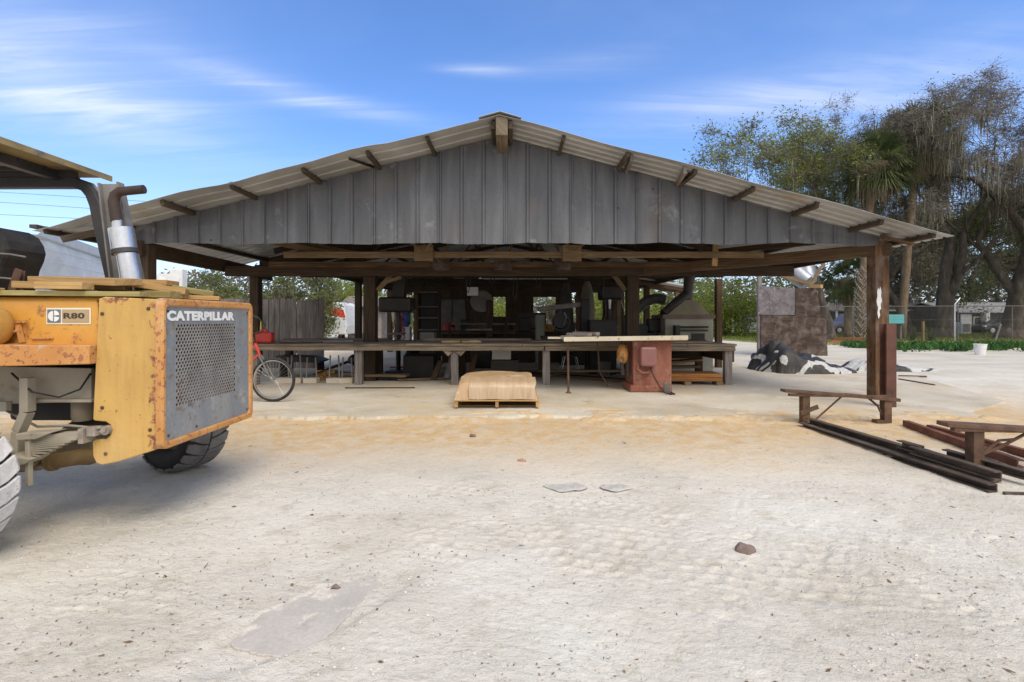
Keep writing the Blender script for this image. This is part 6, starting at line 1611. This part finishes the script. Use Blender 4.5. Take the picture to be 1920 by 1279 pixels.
# hut and trailer at left
D = 30
ht = gable_house('wooden_hut', 'grey wooden hut with brown overhanging roof beyond the left inner post', X(652, D), X(715, D), D, D+3, Z(575, D), Z(556, D), W_grey, RoofBrown, cat='hut', ov=.45)
MB().bb(X(655, D), X(668, D), D-.5, D-.46, Z(592, D), Z(584, D)).build('hut_sign', surf('yellow sign', [(.3, (.4, .3, .06)), (.7, (.5, .38, .1))], 4), ht)
MB().bb(X(650, D)-.1, X(650, D), D-.5, D-.4, -.03, Z(573, D)).build('roof_post', W_beam, ht)
D = 27
tr = thing('travel_trailer', 'white travel trailer with a red stripe seen past the end of the board fence', 'trailer', (X(600, D), D, -.03))
m = MB(); m.prism([(X(520, D), .45), (X(648, D), .45), (X(650, D), .9), (X(645, D), 2.0), (X(636, D), 2.15), (X(520, D), 2.2)], 'xz', D, D+2.3); m.build('body', White_metal, tr, bevel=.05)
m = MB(); m.prism([(X(520, D), 1.45), (X(600, D), 1.75), (X(640, D), 1.35), (X(648, D), 1.35), (X(644, D), 1.75), (X(600, D), 2.0), (X(520, D), 1.7)], 'xz', D-.012, D-.003); m.build('stripe', RedP, tr)
MB().bb(X(618, D), X(628, D), D-.02, D-.003, 1.0, 1.35).build('window', GlassD, tr, bevel=.005); 
for q_ in (560, 578): MB().lathe([(0, -.1), (.2, -.1), (.33, -.08), (.35, 0), (.33, .1), (0, .1)], (X(q_, D), D+.1, .33), 'y', 24).build('wheel', Rubber, tr, smooth=True)
MB().beam((X(648, D), D+1.1, .4), (X(672, D), D+1.1, .4), .1, .1).build('tow_bar', DarkFrame, tr)
MB().tube([(X(668, D), D+1.1, -.03), (X(668, D), D+1.1, .5)], .05, 8).build('jack', DarkFrame, tr)
# cars
def car(label, xf, D, L, body, s=1, grp=None, suv=False):
    t = thing('parked_car', label, 'car', (xf, D, -.03), grp)
    hr, hb_ = (1.7, 1.05) if suv else (1.42, .92)
    pr = [(0, .35), (.02, .6), (.12, .72), (1.0, hb_-.08), (1.25, hb_), (1.85, hr-.06), (2.2, hr), (3.0, hr), (3.5, hr-.1), (4.05, hb_+.05), (4.35, hb_-.05), (4.45, .6), (4.4, .35), (3.95, .28), (3.85, .5), (3.6, .62), (3.35, .6), (3.15, .3), (1.2, .28), (1.1, .5), (.9, .62), (.6, .6), (.42, .32)]
    k = L/4.45
    m = MB(); pts = [(xf+s*x*k, z) for x, z in pr]
    if s < 0: pts = pts[::-1]
    m.prism(pts, 'xz', D, D+1.75); m.build('body', body, t, bevel=.06)
    m = MB(); wn_ = [(1.4, hb_+.02), (1.95, hr-.12), (2.45, hr-.08), (2.45, hb_+.02)]; w2 = [(2.55, hb_+.02), (2.55, hr-.08), (3.0, hr-.1), (3.45, hr-.2), (3.75, hb_+.05)]
    for w_ in (wn_, w2): m.prism([(xf+s*x*k, z) for x, z in w_], 'xz', D-.012, D-.002)
    m.build('window', GlassD, t)
    for wx in (.75, 3.6):
        w = MB().lathe([(.2, -.05), (.3, -.07), (.33, 0), (.3, .12), (0, .12)], (xf+s*wx*k, D+.05, .30), 'y', 22).build('wheel', Rubber, t, smooth=True)
        MB().lathe([(0, -.04), (.12, -.05), (.2, -.04), (.2, 0)], (xf+s*wx*k, D+.04, .30), 'y', 18).build('rim', Steel, w, smooth=True)
    MB().bb(xf+s*.02, xf+s*.16, D-.01, D+.25, .6, .72).build('headlight', WhiteP, t); return t
SilverP = surf('silver car paint', [(.3, (.42, .44, .46)), (.7, (.52, .54, .56))], 2, .3, .4)
car('silver car parked beyond the shed, seen left of the plywood screen', X(1370, 45), 45, 4.4, SilverP)
car('dull purple car parked behind the boot covered palm', X(1558, 44), 44, 4.4, surf('purple grey paint', [(.3, (.16, .13, .17)), (.7, (.25, .21, .26))], 2, .35, .3), suv=True)
car('dark car parked under the roof of the bungalow by the right oak', X(1840, 43.5), 43.2, 4.2, surf('dark car paint', [(.3, (.04, .04, .045)), (.7, (.07, .07, .075))], 2, .35, .3))
# lean-to at the rear right
ln = thing('lean_to', 'small lean to canopy with pale edged metal roof behind the planer', 'canopy', (4.6, 17, -.03))
m = MB(); vs = [P(1150, 512, 16.2), P(1300, 536, 16.2), P(1300, 546, 21), P(1150, 520, 21)]; 
m.add(vs+[v-Vector((0, 0, .05)) for v in vs], [(0, 1, 2, 3), (7, 6, 5, 4), (0, 4, 5, 1), (1, 5, 6, 2), (2, 6, 7, 3), (3, 7, 4, 0)]); m.build('roof', GalvRoof, ln)
for i in range(4): a_, b_ = P(1150, 517+3*i, 16.3+1.2*i), P(1298, 541+2*i, 16.3+1.2*i); MB().beam(a_-Vector((0, 0, .08)), b_-Vector((0, 0, .08)), .05, .1).build('rafter', W_beam, ln)
for q_, D in ((1269, 16.4), (1160, 16.4), (1290, 20.5)): p = P(q_, 0, D); MB().bb(p.x-.06, p.x+.06, D-.06, D+.06, -.03, Z(540, 16.4)-.02 if q_ != 1160 else Z(520, 16.4)).build('post', W_brace, ln)
# power lines
for i, (z0_, z1_) in enumerate(((360, 371), (379, 391), (402, 411))):
    D = 40; pts = []
    for k in range(13):
        u = k/12; q_ = -300+u*900; p = P(q_, z0_+(z1_-z0_)*(q_/170.)+10*(u-.5)**2, D+0); pts.append(p)
    tag(MB().tube(pts, .014, 5).build('power_line', Blackm), ['topmost', 'middle', 'lowest'][i]+' of the three thin power lines crossing the sky at the left edge', 'power line', 'power lines at the left')
up = thing('utility_pole', 'wooden utility pole standing just outside the left edge', 'pole', (-53, 40, -.03))
MB().tube([(-52.5, 40, -.03), (-52.5, 40, 13)], [.18, .12], 10).build('pole', W_grey, up); MB().beam((-53.6, 40, 12.2), (-51.4, 40, 12.2), .1, .12).build('crossarm', W_grey, up)

# ------------------------------------------------------------------ trees
def leaf_quads(centers, per, spread, size, droop=0, flat=.6):
    c = np.repeat(np.asarray(centers), per, 0); n = len(c)
    c = c+rng.normal(0, spread, (n, 3)); d = rng.normal(0, 1, (n, 3)); d[:, 2] = d[:, 2]*flat-droop
    d /= np.linalg.norm(d, axis=1)[:, None]+1e-6
    s = np.cross(d, rng.normal(0, 1, (n, 3))); s /= np.linalg.norm(s, axis=1)[:, None]+1e-6
    L = size*rng.uniform(.5, 1.4, n)[:, None]; W = L*.38
    return np.stack([c-d*L, c-s*W, c+d*L, c+s*W], 1)
def grow(rnd, base, H, lean, r0, levels, spread, first=.35, nch=(2, 4), up=.25, ratio=.72, trunk_l=None, wob=.12):
    m = MB(); tips = []; 
    def br(p, d, L, r, lv):
        n = 5 if lv > 1 else 4; pts = [Vector(p)]; rs = [r]; d = d.copy()
        for i in range(n):
            d = (d+Vector((rnd.gauss(0, wob), rnd.gauss(0, wob), rnd.gauss(0, wob)*.7+up*.06))).normalized()
            pts.append(pts[-1]+d*(L/n)); rs.append(r*(1-.42*(i+1)/n))
        m.tube(pts, rs, 9 if lv == levels else (6 if lv > levels-3 else (4 if lv > 1 else 3)), cap=False)
        if lv <= 1:
            tips.extend([tuple(q) for q in pts[1:]]); return
        k = rnd.randint(*nch)
        for i in range(k):
            j = n if i == 0 else rnd.randint(2, n); a = rnd.uniform(0, 6.28); ang = rnd.uniform(.35, .95)*spread
            ax = d.orthogonal().normalized(); ax = Quaternion(d, a) @ ax; nd = (Quaternion(ax, ang) @ d); nd.z += up*.3; nd.normalize()
            br(pts[j], nd, L*ratio*rnd.uniform(.75, 1.15), rs[j]*(.8 if i == 0 else .62), lv-1)
        if lv <= 2: tips.append(tuple(pts[-1]))
    br(Vector(base), Vector(lean).normalized(), trunk_l or H*first, r0, levels)
    return m, np.array(tips)
def tree(name, label, base, seed, H, r0, lean=(0, 0, 1), levels=6, spread=1.0, leaf=LeafOak, per=9, lsize=.07, lspread=.22, moss=0, group=None, twig=0, up=.25, ratio=.72, tl=None, nch=(2, 4), cat='tree', bark=None, wob=.12, fit=False):
    rnd = random.Random(seed); t = thing(name, label, cat, base, group)
    st8 = rnd.getstate()
    m, tips = grow(rnd, base, H, lean, r0, levels, spread, up=up, ratio=ratio, trunk_l=tl, nch=nch, wob=wob)
    if fit:
        s_ = H/np.quantile(tips[:, 2]-base[2], .98); rnd.setstate(st8)
        m, tips = grow(rnd, base, H, lean, r0/s_, levels, spread, up=up, ratio=ratio, trunk_l=tl, nch=nch, wob=wob)
        B_ = Vector(base); m.v = [tuple(B_+(Vector(p)-B_)*s_) for p in m.v]; tips = np.array(base)+(tips-np.array(base))*s_
    # root flare
    b_ = Vector(base); m.tube([b_-Vector((0, 0, .05)), b_+Vector((0, 0, .15)), b_+Vector(lean).normalized()*.7], [r0*1.5, r0*1.25, r0*1.0], 10)
    m.build('trunk', bark or BarkM, t, smooth='all')
    if per: quads_obj('crown', leaf_quads(tips, per, lspread, lsize), leaf, t)
    if twig:
        c = tips[rng.integers(0, len(tips), twig)]; n = len(c); d = rng.normal(0, 1, (n, 3)); d[:, 2] *= .5; d /= np.linalg.norm(d, axis=1)[:, None]
        L = rng.uniform(.25, .8, n)[:, None]; s = np.cross(d, rng.normal(0, 1, (n, 3))); s /= np.linalg.norm(s, axis=1)[:, None]; w = .011
        mid = c+d*L*.5+rng.normal(0, .06, (n, 3)); e = c+d*L+rng.normal(0, .08, (n, 3))
        q = np.concatenate([np.stack([c-s*w, c+s*w, mid+s*w*.7, mid-s*w*.7], 1), np.stack([mid-s*w*.7, mid+s*w*.7, e+s*w*.3, e-s*w*.3], 1)])
        quads_obj('twigs', q, BarkGrey, t)
    if moss:
        low = tips[tips[:, 2] < np.quantile(tips[:, 2], .62)]; c = low[rng.integers(0, len(low), moss)]+rng.normal(0, .12, (moss, 3)); n = len(c); q = []
        L = rng.uniform(.3, 1.5, n); a = rng.uniform(0, 6.28, n); w = rng.uniform(.01, .035, n)
        sd = np.stack([np.cos(a), np.sin(a), np.zeros(n)], -1)*w[:, None]; cur = c; seg = 3
        for k in range(seg):
            nx_ = cur-np.stack([rng.normal(0, .04, n), rng.normal(0, .04, n), L/seg], -1)*1.0; f0, f1 = 1-k*.22, 1-(k+1)*.22
            q.append(np.stack([cur-sd*f0, cur+sd*f0, nx_+sd*f1, nx_-sd*f1], 1)); cur = nx_
        q = np.concatenate(q); q[:, :, 2] = np.maximum(q[:, :, 2], .3); quads_obj('hanging_moss', q, MossM, t)
    return t
def gp_(px, D): return ((px-960)/960*D, D, -.03)
# right side, near enough to show individually
tree('live_oak', 'airy oak with fresh yellow green leaves rising behind the right roof slope', gp_(1552, 31), 5, 13.4, .36, (.02, 0, 1), 8, .95, LeafFresh, 8, .09, .36, moss=300, twig=6000, tl=4.2, ratio=.76, up=.3, nch=(2, 3), fit=True)
tree('live_oak', 'slender curving oak just right of the corner post beyond the fence', gp_(1708, 37), 12, 15.0, .33, (-.12, 0, 1), 8, 1.0, LeafOak, 9, .10, .3, moss=700, twig=7000, tl=4.0, ratio=.76, up=.3, nch=(2, 3), bark=BarkM, fit=True)
tree('live_oak', 'big dark forked oak with grey moss beyond the fence at the right', gp_(1770, 35), 26, 16.5, .62, (-.02, 0, 1), 9, 1.0, LeafGrey, 3, .075, .3, moss=2000, twig=17000, tl=5.2, ratio=.76, wob=.10, up=.3, nch=(2, 3), fit=True)
tree('live_oak', 'massive leaning oak trunk at the right edge of the photo', gp_(1893, 33), 38, 16.5, .62, (.20, 0, 1), 9, 1.0, LeafGrey, 3, .075, .3, moss=2000, twig=17000, tl=5.0, ratio=.76, wob=.10, up=.3, nch=(2, 3), fit=True)
tree('live_oak', 'bare grey oak whose branches reach in from beyond the right edge', gp_(2060, 34), 47, 16.5, .5, (-.25, 0, 1), 9, 1.0, LeafGrey, 4, .085, .32, moss=1600, twig=20000, tl=4.2, ratio=.78, up=.3, nch=(2, 3), fit=True)
tree('live_oak', 'grey oak far behind between the forked oak and the leaning oak', gp_(1830, 50), 52, 13, .5, (0, 0, 1), 8, 1.05, LeafGrey, 13, .13, .55, moss=3500, twig=5000, tl=3.0, ratio=.78, up=.15, nch=(2, 3), fit=True)
tree('live_oak', 'grey oak far behind between the palms and the forked oak', gp_(1665, 53), 56, 12, .5, (0, 0, 1), 8, 1.05, LeafGrey, 13, .13, .55, moss=3500, twig=5000, tl=3.0, ratio=.78, up=.15, nch=(2, 3), fit=True)
tree('live_oak', 'far mossy oak at the extreme right edge behind the bungalow', gp_(1935, 58), 57, 14, .5, (0, 0, 1), 8, 1.05, LeafGrey, 13, .13, .55, moss=3500, twig=5000, tl=3.0, ratio=.78, up=.15, nch=(2, 3), fit=True)
tree('live_oak', 'green leaved oak right behind the taller palm crown', gp_(1640, 40), 77, 15.0, .36, (.02, 0, 1), 8, 1.0, LeafOak, 12, .11, .4, moss=900, twig=6000, tl=4.2, ratio=.77, up=.25, nch=(2, 3), fit=True)
# palms
def palm(label, base, H, lean, cr_r, seed, boots, top_bend=0):
    rnd = random.Random(seed); t = thing('cabbage_palm', label, 'palm tree', base)
    b_ = Vector(base); pts = [b_+Vector((lean*(k/8)**1.2+top_bend*math.sin(k/8*3.1), 0, H*k/8)) for k in range(9)]
    m = MB(); m.tube(pts, [.30]+[.24]*3+[.2]*3+[.22, .26], 14); m.build('trunk', PalmBark, t, smooth='all')
    if boots:
        m = MB()
        for k in range(110):
            z = .1+k*.038+rnd.uniform(-.03, .03); a = k*2.4+rnd.uniform(-.3, .3); u = z/H; c = b_+Vector((lean*u**1.2+top_bend*math.sin(u*3.1), 0, z)); o = Vector((math.cos(a), math.sin(a), 0))
            for s in (-1, 1):
                sd = Vector((-o.y, o.x, 0))*s; m.beam(c+o*.25+sd*.13-Vector((0, 0, .12)), c+o*.42-sd*.04+Vector((0, 0, .2)), .022, .04)
        m.build('boots', PalmBoot, t)
    top = pts[-1]; q = []
    for k in range(46):
        a = rnd.uniform(0, 6.28); e = rnd.uniform(-.95, 1.25); o = Vector((math.cos(a)*math.cos(e), math.sin(a)*math.cos(e), math.sin(e)))
        pl_ = cr_r*rnd.uniform(.35, .6); c = top+o*pl_*1.0-Vector((0, 0, .12*pl_)); sd = o.cross(Vector((0, 0, 1))).normalized(); upv = sd.cross(o)
        q.append([tuple(top-sd*.015), tuple(top+sd*.015), tuple(c+sd*.012), tuple(c-sd*.012)])
        nb = 26
        for j in range(nb):
            th = (j/(nb-1)-.5)*3.6; d = (o*math.cos(th)+sd*math.sin(th)+upv*.25*math.cos(th*2)).normalized(); L = cr_r*.62*rnd.uniform(.8, 1.1)*(1-.12*abs(th))
            w = sd*math.cos(th)-o*math.sin(th); w = w*.017*cr_r/1.2; m1 = c+d*L*.5; e1 = c+d*L+Vector((0, 0, -L*rnd.uniform(.15, .5)))
            q.append([tuple(c-w*.4), tuple(c+w*.4), tuple(m1+w), tuple(m1-w)]); q.append([tuple(m1-w), tuple(m1+w), tuple(e1+w*.15), tuple(e1-w*.15)])
    quads_obj('crown', q, LeafPalm, t)
    q = []
    for k in range(900):
        a = rnd.uniform(0, 6.28); rr = cr_r*rnd.uniform(.1, .55); p = top+Vector((math.cos(a)*rr, math.sin(a)*rr, rnd.uniform(-.2, .2)-rr*.3)); L = cr_r*rnd.uniform(.3, 1.0)
        w = Vector((-math.sin(a), math.cos(a), 0))*.014; e1 = p+Vector((math.cos(a)*.12, math.sin(a)*.12, -L)); q.append([tuple(p-w), tuple(p+w), tuple(e1+w*.4), tuple(e1-w*.4)])
    quads_obj('dead_fronds', q, surf('dead fronds', [(.3, (.12, .095, .06)), (.7, (.26, .21, .14))], 3, .95), t)
    return t
b_ = gp_(1610, 31); palm('tall palm with crisscrossed leaf stubs on its lower trunk beside the corner post', b_, Z(305, 31)+.03, X(1640, 31)-b_[0], 2.6, 3, True)
b_ = gp_(1690, 33); palm('taller palm whose dark round crown stands against the sky right of the roof', b_, Z(262, 33)+.03, X(1722, 33)-b_[0], 2.8, 4, False)
b_ = gp_(1590, 33.5); palm('short palm with low green fronds behind the plywood screen', b_, Z(520, 33.5)+.03, 0, 2.0, 9, False)
# left and rear: oaks seen under the roof
protos = []
OT = 'oaks behind the shed'
specs = [(332, 30, 'broad oak with moss right of the white wall', 0), (420, 33, 'oak standing behind the left eave post', 1), (552, 27, 'oak with a thick mossy trunk rising behind the board fence', 2), (640, 34, 'oak behind the travel trailer', 0),
         (742, 36, 'oak seen past the left drill press', 1), (935, 40, 'oak seen through the narrow rear opening', 2), (1030, 38, 'oak whose trunk shows in the wide rear opening', 0), (1120, 42, 'oak behind the dust collector', 1), (1245, 44, 'oak behind the lean to canopy', 2), (1335, 47, 'oak behind the storage hut', 0), (1430, 50, 'oak behind the silver car', 1), (1490, 46, 'oak behind the plywood screen', 2)]
for i, (px, D, lab, k) in enumerate(specs):
    if i < 3:
        t = tree('live_oak', lab, gp_(px, D), 60+i*7, 11, .34, (.08*(i-1), 0, 1), 7, 1.1, LeafOak, 9, .10, .34, moss=1500, twig=800, tl=2.6, ratio=.74, up=.05, nch=(2, 3), group=OT); protos.append(t)
    else:
        t = copy_tree(protos[k]); t.location = gp_(px, D); t.rotation_euler = (0, 0, i*1.3); s_ = .85+.1*(i % 3); t.scale = (s_, s_, s_*.8); t['label'] = lab
for t, s_ in zip(protos, (.62, .62, .62)): t.scale = (s_, s_, s_)
for t in [o for o in bpy.data.objects if o.get('group') == OT and o not in protos]: t.scale = tuple(v*.68 for v in t.scale)
def bush(label, base, r, h, leafm, n, seed, size=.07, group=None):
    t = thing('bush', label, 'bush', base, group); c = []
    rr_ = random.Random(seed)
    m = MB()
    for k in range(16):
        a = rr_.uniform(0, 6.28); e = Vector((math.cos(a)*r*rr_.uniform(.2, .8), math.sin(a)*r*rr_.uniform(.2, .8), h*rr_.uniform(.5, .95))); p = Vector(base)
        m.tube([p, p+e*.5+Vector((0, 0, .1)), p+e], [.03, .02, .006], 5); 
        for j in range(5): c.append(tuple(p+e*rr_.uniform(.35, 1.1)+Vector((rr_.gauss(0, r*.2), rr_.gauss(0, r*.2), rr_.gauss(0, h*.12)))))
    m.build('stems', BarkGrey, t); q = leaf_quads(c, n//len(c), r*.17, size); q[:, :, 2] = np.maximum(q[:, :, 2], 0); quads_obj('foliage', q, leafm, t); return t
GB = 'bright shrubs behind the shed'
bl = [(372, 24, 1.4, 3.0), (440, 26, 1.2, 3.4), (500, 24, 1.2, 2.9), (590, 25, 1.3, 3.0), (655, 34, 2.2, 4.2), (715, 34, 2.0, 3.8), (770, 30, 1.3, 2.6), (935, 36, 1.6, 3.0), (1115, 32, 1.8, 3.6), (1200, 30, 1.7, 3.4), (1310, 36, 2.2, 4.6), (1350, 38, 2.3, 4.8), (1400, 37, 2.0, 4.6), (1450, 39, 2.2, 4.4)]
bn = ['beside the white stepped wall', 'behind the left eave post', 'peeking over the fence near the eave post', 'above the right end of the board fence', 'behind the brown roofed hut', 'behind the left inner post', 'seen beyond the water jug', 'seen through the narrow rear opening', 'showing between the dust collector bags', 'under the lean to canopy', 'just right of the planer duct', 'left of the thin brown post', 'above the silver car', 'left of the plywood screen']
pb_ = None
for i, ((px, D, r, h), nm) in enumerate(zip(bl, bn)):
    if i in (0, 4, 10): pb_ = bush('bright yellow green shrub '+nm, gp_(px, D), r, h, LeafLime if i != 0 else LeafOak, 5200, 70+i, .085, GB); ref = (r, h)
    else:
        t = copy_tree(pb_); t.location = gp_(px, D); t.rotation_euler = (0, 0, i*1.7); t.scale = (r/ref[0], r/ref[0], h/ref[1]); t['label'] = 'bright yellow green shrub '+nm if i > 3 else 'green shrub '+nm
for i, (px, D) in enumerate(((1710, 29), (1745, 27.6), (1660, 30))):
    b_ = gp_(px, D); q = []; rr_ = random.Random(90+i)
    for k in range(90):
        a = rr_.uniform(0, 6.28); L = rr_.uniform(.5, 1.3); e = rr_.uniform(.5, 1.4); p = Vector(b_); d = Vector((math.cos(a)*math.cos(e), math.sin(a)*math.cos(e), math.sin(e))); w = Vector((-math.sin(a), math.cos(a), 0))*.012
        q.append([tuple(p-w), tuple(p+w), tuple(p+d*L+w*.2), tuple(p+d*L-w*.2)])
    tag(quads_obj('palmetto', q, LeafPalm), ['spiky palmetto plant before the slender curving oak', 'spiky palmetto plant at the fence left of the forked oak', 'spiky palmetto plant hidden half behind the corner post'][i], 'plant', 'palmettos by the fence')
# far wood
n = 42000; xx = rng.uniform(-75, 85, n); zz_ = rng.random(n)**1.2*8*(.55+.7*fbm(xx*.08, xx*0+3, 3)); yy_ = rng.uniform(62, 74, n)
wd = leaf_quads(np.stack([xx, yy_, zz_], -1), 1, .2, .38); wo = quads_obj('far_wood', wd, LeafGrey); tag(wo, 'far grey green wood closing the view behind the yard', 'wood', kind='stuff')
for o in bpy.data.objects:
    for k in ('_w', '_local'):
        if k in o: del o[k]
